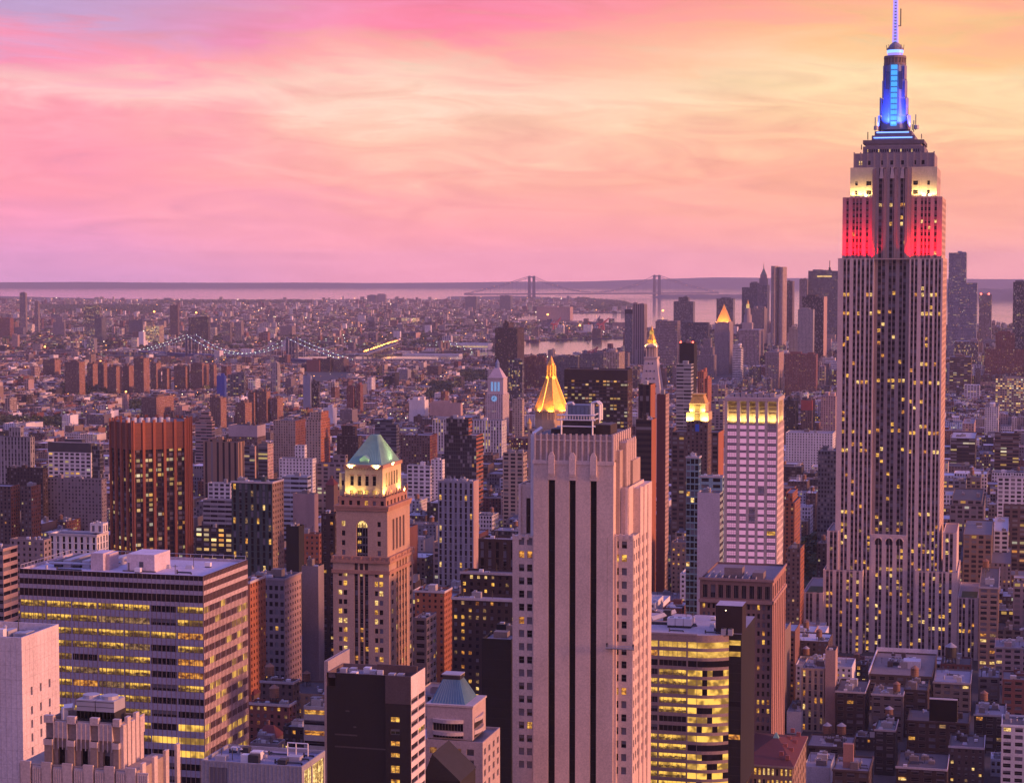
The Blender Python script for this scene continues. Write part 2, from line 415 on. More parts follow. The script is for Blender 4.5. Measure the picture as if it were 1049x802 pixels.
def tag(o, label=None, cat=None, group=None, kind=None):
    if label: o['label'] = label
    if cat: o['category'] = cat
    if group: o['group'] = group
    if kind: o['kind'] = kind
    return o

def empty(name, loc=(0, 0, 0), rz=0.0):
    o = bpy.data.objects.new(name, None); C.objects.link(o); o.location = loc; o.rotation_euler = (0, 0, rz); o.empty_display_size = 1
    return o

# ------------------------------------------------------------------ buildings
FOOT = []        # footprints on the street grid (p0,p1,q0,q1)
CAPS = []        # what must stay in sight: (x0, x1, distance, lowest visible row)
WCACHE = {}
LITS = ('warm', 'pale', 'amber', 'dim')

def window_mesh(w, h, pane, bars, frame=True):
    k = (round(w, 1), round(h, 1), pane, bars, frame)
    if k in WCACHE: return WCACHE[k]
    m = MB(); w2 = w / 2
    hb = 0
    if pane.endswith('h'): pane = pane[:-1]; hb = h * (.3 + .3 * (len(WCACHE) % 3) / 2)
    m.poly([(-w2, 0, 0), (w2, 0, 0), (w2, 0, h - hb), (-w2, 0, h - hb)], pane)
    if hb: m.poly([(-w2, 0, h - hb), (w2, 0, h - hb), (w2, 0, h), (-w2, 0, h)], 'blind' if pane == 'dark' else 'amber')
    if frame:
        t = min(0.12, w * 0.07)
        m.box(-w2, -w2 + t, -.09, -.004, 0, h, 'frame'); m.box(w2 - t, w2, -.09, -.004, 0, h, 'frame')
        m.box(-w2 + t, w2 - t, -.085, -.004, h - t, h, 'frame'); m.box(-w2 + t, w2 - t, -.085, -.004, 0, t, 'frame')
        nx, nz = bars
        for i in range(1, nx + 1):
            x = -w2 + w * i / (nx + 1); m.box(x - t / 2, x + t / 2, -.08, -.004, t, h - t, 'frame')
        for i in range(1, nz + 1):
            z = h * i / (nz + 1); m.box(-w2 + t, w2 - t, -.075, -.004, z - t / 2, z + t / 2, 'frame')
    WCACHE[k] = m.mesh('window'); return WCACHE[k]

class Bld:
    def __init__(s, name, label, cat, xl, xr, Y, yt, xf=None, depth=None, vb=None, group=None, tint='beige', foot=True):
        s.name, s.label, s.cat, s.group = name, label, cat, group
        s.tint = TINT[tint] if isinstance(tint, str) else tint
        P0 = at(xr, yt, Y); s.top = P0[2]
        d0 = P0[1] * cp - (P0[2] - H) * sp
        k = (xl - CX) / FPX; s.w = (P0[0] - k * d0) / (Sx - k * Sy * cp)
        if xf is not None:
            k = (xf - CX) / FPX; s.d = (k * d0 - P0[0]) / (Ax - k * Ay * cp)
        else: s.d = depth or 25.0
        s.d = max(8.0, min(s.d, 90.0))
        if depth: s.d = depth
        s.O = (P0[0] - s.w * Sx, P0[1] - s.w * Sy)
        s.p0 = s.O[0] * Sx + s.O[1] * Sy; s.q0 = s.O[0] * Ax + s.O[1] * Ay
        s.Y = Y
        if foot: s.claim(0, s.w, 0, s.d)
        CAPS.append((xl, xf or xr + 4, Y, vb if vb is not None else min(800, yt + 60)))
        s.root = empty(name, (s.O[0], s.O[1], 0), -TT)
        tag(s.root, label, cat, group)
        s.wall = MB(s.tint); s.roof = MB((.25, .24, .26), 'roof'); s.parts = []; s.wins = []; s.bars = (0, 1); s.framed = True
    def claim(s, x0, x1, y0, y1):
        FOOT.append((s.p0 + x0, s.p0 + x1, s.q0 + y0, s.q0 + y1))
    def hit(s, px, py, v=0.0):
        r = ray(px, py); den = r[0] * Ax + r[1] * Ay
        t = (v + s.q0) / den
        x, y, z = r[0] * t, r[1] * t, H + r[2] * t
        return x * Sx + y * Sy - s.p0, z
    def side(s, px, py, u):
        r = ray(px, py); den = r[0] * Sx + r[1] * Sy
        t = (u + s.p0) / den
        x, y, z = r[0] * t, r[1] * t, H + r[2] * t
        return x * Ax + y * Ay - s.q0, z
    def lx(s, px, py=600, v=0.0): return s.hit(px, py, v)[0]
    def lz(s, py, px=None, v=0.0): return s.hit(px if px is not None else s.pxm, py, v)[1]
    @property
    def pxm(s): return proj(s.O[0] + s.w / 2 * Sx, s.O[1] + s.w / 2 * Sy, s.top)[0]
    def part(s, name, tint=None, mat='masonry', label=None):
        m = MB(tint or s.tint, mat); s.parts.append((name, m, label)); return m
    def facade(s, face, off, a0, a1, z0, z1, cols, rows, rec=.35, tint=None, stint=None, srec=0.0, lit=.2, pane=None, mb=None, score=0, kinds=LITS, dark='dark', blind=.22):
        mb = mb or s.wall; tint = tint or s.tint
        if face == 'F': P = lambda a, z, d: (a, off + d, z)
        elif face == 'R': P = lambda a, z, d: (off - d, a, z)
        else: P = lambda a, z, d: (off + d, -a, z)          # left, a measured towards the viewer
        cols = [(max(a0, c), min(a1, d)) for c, d in cols if d > a0 and c < a1]
        rows = [(max(z0, c), min(z1, d)) for c, d in rows if d > z0 + .01 and c < z1 - .01]
        def q(aa, ab, za, zb, d, t): mb.poly([P(aa, za, d), P(ab, za, d), P(ab, zb, d), P(aa, zb, d)], None, t)
        cur = a0
        for (c, d) in cols:
            if c > cur + 1e-3: q(cur, c, z0, z1, 0, tint)
            if srec > 0:
                for e in (c, d): mb.poly([P(e, z0, 0), P(e, z0, srec), P(e, z1, srec), P(e, z1, 0)], None, tint)
                for e in (z0, z1): mb.poly([P(c, e, 0), P(d, e, 0), P(d, e, srec), P(c, e, srec)], None, tint)
            zc = z0
            for (g, h) in rows:
                if g > zc + 1e-3: q(c, d, zc, g, srec, stint or tint)
                rt = stint or tint
                mb.poly([P(c, g, srec), P(d, g, srec), P(d, g, rec), P(c, g, rec)], None, tint)
                mb.poly([P(c, h, srec), P(d, h, srec), P(d, h, rec), P(c, h, rec)], None, rt)
                mb.poly([P(c, g, srec), P(c, g, rec), P(c, h, rec), P(c, h, srec)], None, rt)
                mb.poly([P(d, g, srec), P(d, g, rec), P(d, h, rec), P(d, h, srec)], None, rt)
                if callable(pane): k = pane((c + d) / 2, (g + h) / 2)
                elif pane: k = pane
                else:
                    k = R.choice(kinds) if R.random() < lit else ('blind' if R.random() < blind else dark)
                if k in ('dark', 'warm', 'pale') and R.random() < .38: k += 'h'
                s.wins.append((score + (0 if face == 'F' else -1), face, P((c + d) / 2, g, rec), d - c, h - g, k, P(c, g, rec), P(d, g, rec), P(d, h, rec), P(c, h, rec)))
                zc = h
            if z1 > zc + 1e-3: q(c, d, zc, z1, srec, stint or tint)
            cur = d
        if a1 > cur + 1e-3: q(cur, a1, z0, z1, 0, tint)
    def shell(s, x0, x1, y0, y1, z0, z1, front=True, right=True, rooftint=None, roofmat='roof', parapet=0.9, tint=None, mb=None):
        """plain sides and a roof sunk behind a parapet; front/right are left out when facade() builds them"""
        t = tint or s.tint; m = mb or s.wall; rf = MB((.25, .24, .26), 'roof'); s.parts.append(('roof', rf, None))
        if front: m.poly([(x0, y0, z0), (x1, y0, z0), (x1, y0, z1), (x0, y0, z1)], None, t)
        if right: m.poly([(x1, y0, z0), (x1, y1, z0), (x1, y1, z1), (x1, y0, z1)], None, t)
        m.poly([(x1, y1, z0), (x0, y1, z0), (x0, y1, z1), (x1, y1, z1)], None, t)
        m.poly([(x0, y1, z0), (x0, y0, z0), (x0, y0, z1), (x0, y1, z1)], None, t)
        if parapet > 0:
            e = 0.4; zi = z1 - parapet
            for a, b in (((x0, y0), (x1, y0)), ((x1, y0), (x1, y1)), ((x1, y1), (x0, y1)), ((x0, y1), (x0, y0))):
                ia = (min(max(a[0], x0 + e), x1 - e), min(max(a[1], y0 + e), y1 - e)); ib = (min(max(b[0], x0 + e), x1 - e), min(max(b[1], y0 + e), y1 - e))
                m.poly([(*a, z1), (*b, z1), (*ib, z1), (*ia, z1)], None, t)
                m.poly([(*ia, z1), (*ib, z1), (*ib, zi), (*ia, zi)], None, t)
            rf.poly([(x0 + e, y0 + e, zi), (x1 - e, y0 + e, zi), (x1 - e, y1 - e, zi), (x0 + e, y1 - e, zi)], roofmat, rooftint)
        else:
            rf.poly([(x0, y0, z1), (x1, y0, z1), (x1, y1, z1), (x0, y1, z1)], roofmat, rooftint)
    def clutter(s, x0, x1, y0, y1, z, n=3, tint=None):
        for _ in range(n):
            a, b = R.uniform(2, 6), R.uniform(2, 5); h = R.uniform(1.4, 4.0)
            if x1 - x0 < a + 2 or y1 - y0 < b + 2: continue
            x, y = R.uniform(x0 + .8, x1 - a - .8), R.uniform(y0 + .8, y1 - b - .8)
            m = s.part(R.choice(('bulkhead', 'air_handler', 'roof_hatch')), tint or R.choice(((.3, .29, .3), (.45, .43, .42), (.2, .17, .16), s.tint)))
            m.box(x, x + a, y, y + b, z, z + h)
            if R.random() < .6: m.box(x + a * .2, x + a * .5, y + b * .2, y + b * .6, z + h, z + h + R.uniform(.5, 1.2), tint=(.35, .35, .37))
    def details(s, x0, x1, y0, y1, z, n=6):
        for _ in range(n):
            x, y = R.uniform(x0 + 1, x1 - 2.5), R.uniform(y0 + 1, y1 - 2.5); k = R.randrange(5)
            if k == 0: m = s.part('roof_vent', mat='steel'); m.cyl(x, y, .4, .4, z, z + R.uniform(.8, 1.8), 8, 'steel'); m.cyl(x, y, .6, .1, z + 1.8, z + 2.2, 8, 'steel')
            elif k == 1: m = s.part('skylight', mat='blind'); m.prism([(x, y), (x + 2.4, y), (x + 2.4, y + 1.6), (x, y + 1.6)], z, z + 1.1, 'steel', pts1=[(x + .3, y + .6), (x + 2.1, y + .6), (x + 2.1, y + 1), (x + .3, y + 1)])
            elif k == 2: m = s.part('roof_pipe', mat='darksteel'); X = min(x1 - .5, x + R.uniform(4, 10)); m.bar((x, y, z + .5), (X, y, z + .5), .18, 'darksteel'); m.bar((X, y, z), (X, y, z + .5), .18, 'darksteel'); m.bar((x, y, z), (x, y, z + 1.2), .18, 'darksteel')
            elif k == 3: m = s.part('air_handler', mat='white'); m.box(x, x + 1.8, y, y + 1.3, z + .3, z + 1.5, 'white'); m.box(x + .1, x + 1.7, y + .1, y + 1.2, z, z + .3, 'darksteel')
            else: m = s.part('antenna', mat='darksteel'); hh = R.uniform(2.5, 6); m.bar((x, y, z), (x, y, z + hh), .08, 'darksteel'); m.bar((x - .8, y, z + hh * .8), (x + .8, y, z + hh * .8), .05, 'darksteel')
    def finish(s, limit=100):
        s.wall.build('wall', s.root); s.roof.build('roof', s.root)
        for n, m, l in s.parts:
            o = m.build(n, s.root)
            if o and l: o['label'] = l
        ws = sorted(s.wins, key=lambda w: (-w[0], -w[3] * w[4] * (1.5 if w[5] in LITS else 1)))
        for (_, face, c, w, h, k, *_q) in ws[:limit]:
            o = bpy.data.objects.new('window', window_mesh(w, h, k, s.bars, s.framed)); C.objects.link(o); o.parent = s.root
            o.location = c; o.rotation_euler = (0, 0, {'F': 0, 'R': math.pi / 2, 'L': -math.pi / 2}[face])
        if len(ws) > limit:
            m = MB()
            for w in ws[limit:]: m.poly(list(w[6:10]), w[5].rstrip('h'))
            o = m.build('window_field', s.root); o['kind'] = 'stuff'
        return s

def grid(a0, a1, n, frac):
    p = (a1 - a0) / n
    return [(a0 + p * (i + .5 - frac / 2), a0 + p * (i + .5 + frac / 2)) for i in range(n)]
def rows_down(ztop, zbot, pitch, h):
    out = []; z = ztop
    while z - h > zbot:
        out.append((z - h, z)); z -= pitch
    return out[::-1]
# ------------------------------------------------------------------ lamps that belong to floodlit crowns
def lamp(parent, name, loc, aim, energy, col, size=2.0, spread=150):
    d = bpy.data.lights.new(name, 'SPOT'); d.energy = energy; d.color = col; d.shadow_soft_size = size
    d.spot_size = math.radians(spread); d.spot_blend = 0.6
    o = bpy.data.objects.new(name, d); C.objects.link(o); o.parent = parent; o.location = loc
    v = Vector(aim) - Vector(loc); o.rotation_euler = v.to_track_quat('-Z', 'Y').to_euler()
    return o
YEL = (1.0, 0.66, 0.22)

# ================================================================== the tall art deco tower in the middle
def central_tower():
    b = Bld('art_deco_tower', 'tall beige art deco tower with three black vertical slots', 'skyscraper', 546.5, 628.5, 640, 474, xf=646, vb=802, tint=(.64, .50, .42))
    w, d, T = b.w, b.d, b.top
    ST = (.68, .54, .47)
    slots = [(b.lx(561.5), b.lx(568.5)), (b.lx(583), b.lx(589.5)), (b.lx(604.5), b.lx(611))]
    zs = b.lz(489)
    cols = slots
    cur = 0
    m = b.wall
    for (c, e) in slots:
        m.poly([(cur, 0, 0), (c, 0, 0), (c, 0, T), (cur, 0, T)]); m.poly([(c, 0, zs), (e, 0, zs), (e, 0, T), (c, 0, T)])
        for x in (c, e): m.poly([(x, 0, 0), (x, 1.2, 0), (x, 1.2, zs), (x, 0, zs)])
        m.poly([(c, 0, zs), (e, 0, zs), (e, 1.2, zs), (c, 1.2, zs)])
        p = b.part('window_strip', mat='black'); p.poly([(c, 1.2, 0), (e, 1.2, 0), (e, 1.2, zs), (c, 1.2, zs)], 'black')
        z = zs - 3
        while z > 90:
            p.box(c, e, 1.1, 1.195, z, z + .35, 'black'); z -= 4.4
        # pale finial over the slot
        f = b.part('finial', ST); xm = (c + e) / 2; z0, z1 = b.lz(487), b.lz(461)
        f.box(xm - 1.15, xm + 1.15, -.5, .2, zs + .3, b.lz(468)); f.box(xm - 1.05, xm + 1.05, -.75, -.5, zs + 1, b.lz(470))
        f.prism([(xm - 1.15, -.5), (xm + 1.15, -.5), (xm + 1.15, .2), (xm - 1.15, .2)], b.lz(468), z1 - .8, pts1=[(xm - .4, -.3), (xm + .4, -.3), (xm + .4, .2), (xm - .4, .2)])
        f.prism([(c, -.2), (e, -.2), (e, .3), (c, .3)], zs - 1.0, zs + .3, pts1=[(c - .6, -.3), (e + .6, -.3), (e + .6, .3), (c - .6, .3)])
        cur = e
    m.poly([(cur, 0, 0), (w, 0, 0), (w, 0, T), (cur, 0, T)])
    m.poly([(0, d, 0), (0, 0, 0), (0, 0, T), (0, d, T)]); m.poly([(w, d, 0), (0, d, 0), (0, d, T), (w, d, T)])
    m.poly([(w, 0, 0), (w, d, 0), (w, d, T), (w, 0, T)])
    # crown: fluted parapet band, a little set back
    zc = b.lz(446); cr = b.part('crown', (.42, .32, .27))
    cr.box(.4, w - .4, .5, d - .5, T - .01, zc, top='roof', ttint=(.12, .11, .12))
    cr.box(-.25, w + .25, -.25, .5, T - .9, T + .35, tint=ST)
    n = 13
    for i in range(n + 1):
        x = .4 + (w - .8) * i / n
        cr.box(x - .28, x + .28, .05, .5, T + .35, zc + .5, tint=ST)
    for i in range(9):
        y = .5 + (d - 1) * i / 8; cr.box(w - .4, w + .05, y - .5, y + .5, T + .35, zc + .6, tint=ST)
    cr.box(.4, w - .4, .2, .5, b.lz(452), b.lz(450.5), tint=ST)
    # steel frame, tank house and pipes on the roof
    g = b.part('roof_frame', mat='white'); x0, x1 = b.lx(573, 440), b.lx(605, 440); za, zb = zc, b.lz(431)
    for (x, y) in ((x0, 3), (x1, 3), (x0, 14), (x1, 14)):
        g.bar((x, y, za), (x, y, zb), .22)
    for z in (zb, zb + 1.6, (za + zb) / 2 + .3):
        g.bar((x0 - 1.5, 3, z), (x1 + 1, 3, z), .16); g.bar((x0, 14, z), (x1, 14, z), .16); g.bar((x1, 3, z), (x1, 14, z), .16); g.bar((x0, 3, z), (x0, 14, z), .16)
        pass
    for i in range(12): g.bar((x0 + (x1 - x0) * i / 11, 3, zb), (x0 + (x1 - x0) * i / 11, 3, zb + 1.6), .08)
    g2 = b.part('tank_house', (.12, .17, .24)); xa, xb = b.lx(578, 425), b.lx(601, 425)
    g2.box(xa, xb, 5, 12, zb + .2, b.lz(416), tint=(.16, .20, .26)); g2.box(xa + 1, xb + 2.4, 12, 15, zb + .2, b.lz(420))
    for i in range(5): g2.box(xa + .3 + i * 1.45, xa + 1.1 + i * 1.45, 4.9, 5, zb + .6, b.lz(418), tint=(.20, .25, .32))
    for k in range(2):
        pp = b.part('vent_pipe', mat='white'); yy = 4 + 3 * k; X = b.lx(601, 425) + .8; zt = b.lz(413.5)
        pp.bar((X, yy, zb), (X, yy, zt), .28); pp.bar((X, yy, zt), (X + 1.7, yy, zt + .5), .28); pp.bar((X + 1.7, yy, zt + .5), (X + 2.8, yy, zt - .4), .28); pp.bar((X + 2.8, yy, zt - .4), (X + 2.8, yy, zb), .28)
    pp = b.part('vent_pipe', mat='white'); X = b.lx(577, 420)
    pp.bar((X, 5, zb), (X, 5, b.lz(415)), .3); pp.bar((X, 5, b.lz(415)), (X + 2, 5, b.lz(413.5)), .3); pp.bar((X + 2, 5, b.lz(413.5)), (X + 2.6, 5, b.lz(416)), .3)
    s2 = b.part('dark_void_and_stair_house', (.05, .04, .04)); s2.box(x0 + .4, x1 - .3, 3.4, 13.6, za, zb - .3, top='roof', ttint=(.2, .18, .2)); s2.box(x1 + .4, x1 + 5.5, 6, 17, za, b.lz(436), top='roof', ttint=(.1, .09, .1)); s2.box(x0 - 4, x0 - 1, 5, 14, za, b.lz(441), top='roof', ttint=(.1, .09, .1))  # black box filling the frame paints its dark void; sheds stand beside it
    duct = b.part('flue_duct', mat='white'); X = b.lx(544.5, 460, 4)
    duct.box(X - .2, X + 1.1, 3.5, 5, 40, b.lz(447), 'white'); duct.bar((X + .5, 4.2, b.lz(447)), (X + 3.2, 6, b.lz(440.5)), .55)
    # side block behind the shaft on the right (catches the evening light)
    bx = b.part('rear_block', (.42, .32, .27)); xr = w + 2.4
    bx.box(w + .02, xr, 9, d - 2, 0, b.lz(455), top='roof'); bx.box(w + .02, w + 1.3, 4, d - 6, 0, b.lz(462)); bx.box(w + .02, w + 3.4, 16, d, 0, b.lz(475))
    for i in range(5): bx.box(xr, xr + .35, 10 + i * 3.4, 11.2 + i * 3.4, 60, b.lz(452), tint=ST)
    # wings
    v = 1.6
    for sgn in (0, 1):
        if sgn == 0: a0, a1 = b.lx(525, 600, v), 0
        else: a0, a1 = w, b.lx(648.5, 600, v)
        zt = b.lz(549.5, 530 if sgn == 0 else 640, v)
        colp = [(531.5, 537), (539.8, 545.2)] if sgn == 0 else [(628.8, 633.8), (636.6, 642)]
        cols = [(b.lx(p, 620, v), b.lx(q, 620, v)) for p, q in colp]
        P = 13.78 / FPX * 644 * 1.002
        ztop = b.lz(552.5, None, v)
        litrow = {(1, 1): 'amber', (0, 16): 'amber', (0, 6): 'amber'}
        def pane(x, z, sgn=sgn, ztop=ztop, P=P):
            r = int((ztop - z) / P)
            if sgn == 1 and r == 1: return 'warm'
            if sgn == 1 and r == 11: return 'warm' if x < w + 2.2 else 'amber'
            if sgn == 0 and r == 0 and False: return 'amber'
            if sgn == 0 and r in (14,) and x > a1 - 2: return 'warm'
            if sgn == 0 and r == 6 and x < a1 - 2: return 'amber'
            if sgn == 0 and r == 1: return 'amber'
            return 'blind' if R.random() < .34 else 'dark'
        rws = rows_down(ztop, 92, P, 7.6 / FPX * 644)
        b.facade('F', v, a0, a1, 60, zt, cols, rws, rec=.5, pane=pane)
        dep = d + 6 if sgn else d
        # shaped parapet: three small pointed crenels
        for i in range(4):
            x = a0 + (a1 - a0) * i / 3; wid = .55
            b.wall.box(max(a0, x - wid), min(a1, x + wid), v - .25, v + .5, zt - .9, zt + .8, tint=ST)
        b.wall.box(a0, a1, v, v + 2.4, zt - .02, zt + .25, tint=ST)
        vi = 5.0
        b.part('roof', (.25, .24, .26), 'roof').poly([(a0, v, zt), (a1, v, zt), (a1, dep, zt), (a0, dep, zt)], 'roof')
        if sgn == 0:
            b.wall.poly([(a0, dep, 0), (a0, v, 0), (a0, v, zt), (a0, dep, zt)])
            b.claim(a0, 0, v, dep)
        else:
            # right flank with two bays of small windows, stepping up towards the back
            cR = [(v + 1.2 + 3.7 * i, v + 2.8 + 3.7 * i) for i in range(int((dep - v - 3) / 3.7))]
            b.facade('R', a1, v, 12, 60, zt, [c for c in cR if c[1] < 12], rws, rec=.4, lit=.03, blind=.1, score=-1)
            z2 = b.lz(500, 650, 12); b.wall.box(a1 - 6, a1 - .02, 12, dep, zt, z2, top='roof')
            b.facade('R', a1, 12, dep, 60, z2, [c for c in cR if c[0] > 12.2], rws + [(zt + 2 + 4.4 * i, zt + 4.4 + 4.4 * i) for i in range(int((z2 - zt - 6) / 4.4))], rec=.4, lit=.03, blind=.1, score=-1)
            for i, yy in enumerate((12.0, 19.5, 26.9)): b.wall.box(a1 + .02, a1 + .4, yy, yy + .9, 60, z2 + .8 - .6 * i, tint=ST)
            b.claim(w, a1, v, dep)
        # upper wing with one dark slot, set back
        u0, u1 = (b.lx(531, 520, vi), 0) if sgn == 0 else (w, b.lx(644.5, 520, vi))
        zu = b.lz(497.5, None, vi); sl = [(b.lx(539, 520, vi), b.lx(545, 520, vi))] if sgn == 0 else [(b.lx(630, 520, vi), b.lx(635.6, 520, vi))]
        b.facade('F', vi, u0, u1, zt, zu, sl, [(zt + .6, b.lz(511.5, None, vi))], rec=1.0, pane='dark', score=1)
        b.shell(u0, u1, vi, dep - 4, zt, zu, front=False, rooftint=(.2, .19, .2))
        b.wall.box(sl[0][0] - .1, sl[0][1] + .1, vi - .2, vi + .8, zu - 1.2, zu + .5, tint=ST)
        if sgn == 0: b.wall.box(u0 + .2, u0 + 1.0, vi - .6, vi, zt, zu - .5, tint=ST)
        else: b.wall.box(u1 - 1.2, u1 - .3, vi - .6, vi, zt, zu - .3, tint=ST)
    b.wall.box(w + .02, w + 1.0, v - .9, v, 0, b.lz(549, 630, v), tint=b.tint)
    b.bars = (0, 1)
    b.finish()
    # the window cleaners' platform hanging on the right wing
    X, Z = b.hit(621, 664, -.6); X2, _ = b.hit(650, 664, -.6)
    wp = b.O[0] + X * Sx - .9 * Ax, b.O[1] + X * Sy - .9 * Ay
    r = tag(empty('window_cleaning_platform', (wp[0], wp[1], Z), -TT), 'grey hanging window cleaning platform on the beige tower front', 'platform')
    L = X2 - X
    m = MB(mat='darksteel'); m.box(0, L, -.7, .3, 0, .16, 'darksteel', bottom=True); m.build('deck', r)
    m = MB(mat='steel')
    for z in (.55, 1.1):
        m.bar((0, -.7, z), (L, -.7, z), .05); m.bar((0, .3, z), (L, .3, z), .05)
    for i in range(9): m.bar((L * i / 8, -.7, .1), (L * i / 8, -.7, 1.1), .04)
    m.box(0, L, -.72, -.69, .16, .75, 'steel'); m.build('railing', r)
    for x in (0.1, L - .6):
        m = MB(mat='darksteel'); m.box(x, x + .5, -.5, .1, .16, 1.9, 'darksteel'); m.build('hoist_motor', r)
    for x in (.35, L - .35):
        m = MB(mat='darksteel'); m.bar((x, -.2, 1.9), (x, -.2, b.lz(549) - Z), .03); m.build('cable', r)

# ================================================================== striped office block, left
def striped_office():
    b = Bld('office_block', 'wide office block with pale spandrel stripes and rows of yellow lit offices, lower left', 'office building', 20, 208, 560, 590, xf=253, vb=802, tint=(.36, .33, .39))
    w, d, T = b.w, b.d, b.top
    DK = (.028, .013, .013); PALE = (.40, .36, .44); PR = (.55, .45, .45)
    k = 560 / FPX
    levels = [(0, 5.2, DK), (5.2, 9.6, PALE), (9.6, 15.8, DK), (15.8, 20.2, PALE), (20.2, 28.2, DK), (28.2, 32.6, PALE)]
    for a, c, t in levels:
        z1, z0 = T - a * k, T - c * k; prd = -.14 if t is PALE else 0
        tr = PR if t is PALE else DK
        b.wall.poly([(0, prd, z0), (w, prd, z0), (w, prd, z1), (0, prd, z1)], None, t)
        b.wall.poly([(w - prd, prd, z0), (w - prd, d, z0), (w - prd, d, z1), (w - prd, prd, z1)], None, tr)
        if prd:
            b.wall.poly([(0, prd, z1), (w, prd, z1), (w, 0, z1), (0, 0, z1)], None, t); b.wall.poly([(w - prd, prd, z1), (w - prd, d, z1), (w, d, z1), (w, prd, z1)], None, t)
    zt = T - 32.6 * k
    P = 13.75 * k; rw = rows_down(zt - .0, 96, P, 7.0 * k)
    nb = 7; cols = grid(0, w, nb, .965)
    lit = {}
    def pane(x, z):
        i = int(x / w * nb); r = int((zt - z) / P)
        if i == 0: return 'office' if r < 2 or R.random() < .3 else 'dark'
        if i == 5: return 'dark' if R.random() < .78 else 'office'
        if r >= 11: return 'office' if R.random() < .25 else 'dark'
        if i == 3 and r in (0, 2, 4): return 'hall' if False else 'office'
        return 'office' if R.random() < .80 else R.choice(('amber', 'dark', 'dim'))
    b.bars = (6, 0)
    b.facade('F', 0, 0, w, 60, zt, cols, rw, rec=.25, tint=PALE, pane=pane)
    nR = 8
    b.facade('R', w, 0, d, 60, zt, grid(0, d, nR, .97), rw, rec=.2, tint=PR, pane=lambda x, z: 'office' if R.random() < .30 else 'black')
    # spandrel panel joints
    fin = b.part('mullions', (.22, .20, .24)); fin_n = 40
    for i in range(fin_n + 1):
        x = w * i / fin_n; fin.box(x - .04, x + .04, -.2, .0, 92, T - .2, tint=(.13, .11, .14))
    for i in range(33):
        y = d * i / 32; fin.box(w, w + .2, y - .06, y + .06, 92, T - .2, tint=(.30, .2, .2))
    b.shell(0, w, 0, d, 60, T, front=False, right=False, rooftint=(.50, .47, .56), parapet=.8, tint=(.42, .38, .43))
    # roof plant
    def roofbox(px0, px1, pyb, pyt, dep, tint, name):
        # front bottom edge at pyb on the roof plane
        r = ray(px0, pyb); t = (T - .8 - H) / r[2]; X, Yw = r[0] * t, r[1] * t
        lx, ly = X * Sx + Yw * Sy - b.p0, X * Ax + Yw * Ay - b.q0
        r2 = ray(px1, pyb); wd = (px1 - px0) * Yw / FPX; h = (pyb - pyt) * Yw / FPX
        m = b.part(name, tint); m.box(lx, lx + wd, ly, ly + dep, T - .8, T - .8 + h, top='roof', ttint=(.6, .55, .62)); return m, lx, ly, wd, h
    m, lx, ly, wd, h = roofbox(130, 161, 585, 567, 11, (.58, .50, .54), 'penthouse')
    m.box(lx - 1.2, lx + wd + .4, ly - .4, ly, T - .8, T - .45, tint=(.12, .1, .1)); m.box(lx + wd * .45, lx + wd * .6, ly - .05, ly, T + .6, T + 2.2, tint=(.1, .1, .12))
    m.box(lx + .4, lx + .9, ly - .06, ly, T - .6, T + 1.8, tint=(.16, .14, .15))
    roofbox(93, 107, 584, 566, 7, (.50, .43, .47), 'penthouse')
    roofbox(106, 113, 583.5, 567, 6, (.50, .40, .42), 'penthouse')
    p = b.part('cooling_plant', mat='darksteel')
    for i in range(6): p.box(6 + i * 3.1, 8.4 + i * 3.1, 10, 26, T - .8, T + 1.0 + .4 * (i % 2), 'steel' if i % 2 else 'darksteel')
    for i in range(4): p.bar((5, 9 + 5 * i, T + .6), (25, 11 + 5 * i, T + .4), .3, 'steel')
    rl = b.part('roof_rail', mat='steel')
    for (p0, p1) in (((0.3, .3), (0.3, d - .3)), ((.3, d - .3), (w - .3, d - .3))):
        n = 16
        for i in range(n + 1):
            x = p0[0] + (p1[0] - p0[0]) * i / n; y = p0[1] + (p1[1] - p0[1]) * i / n; rl.bar((x, y, T), (x, y, T + 1.1), .05)
        rl.bar((*p0, T + 1.1), (*p1, T + 1.1), .06)
    b.details(w * .55, w - 2, 2, d * .8, T - .8, 9); b.details(2, w * .4, 2, d * .9, T - .8, 7)
    an = b.part('antenna', mat='darksteel'); an.bar((w * .62, 24, T - .8), (w * .62, 24, T + 4), .07); an.bar((w * .8, 20, T - .8), (w * .8, 20, T + 2.6), .07)
    b.finish()

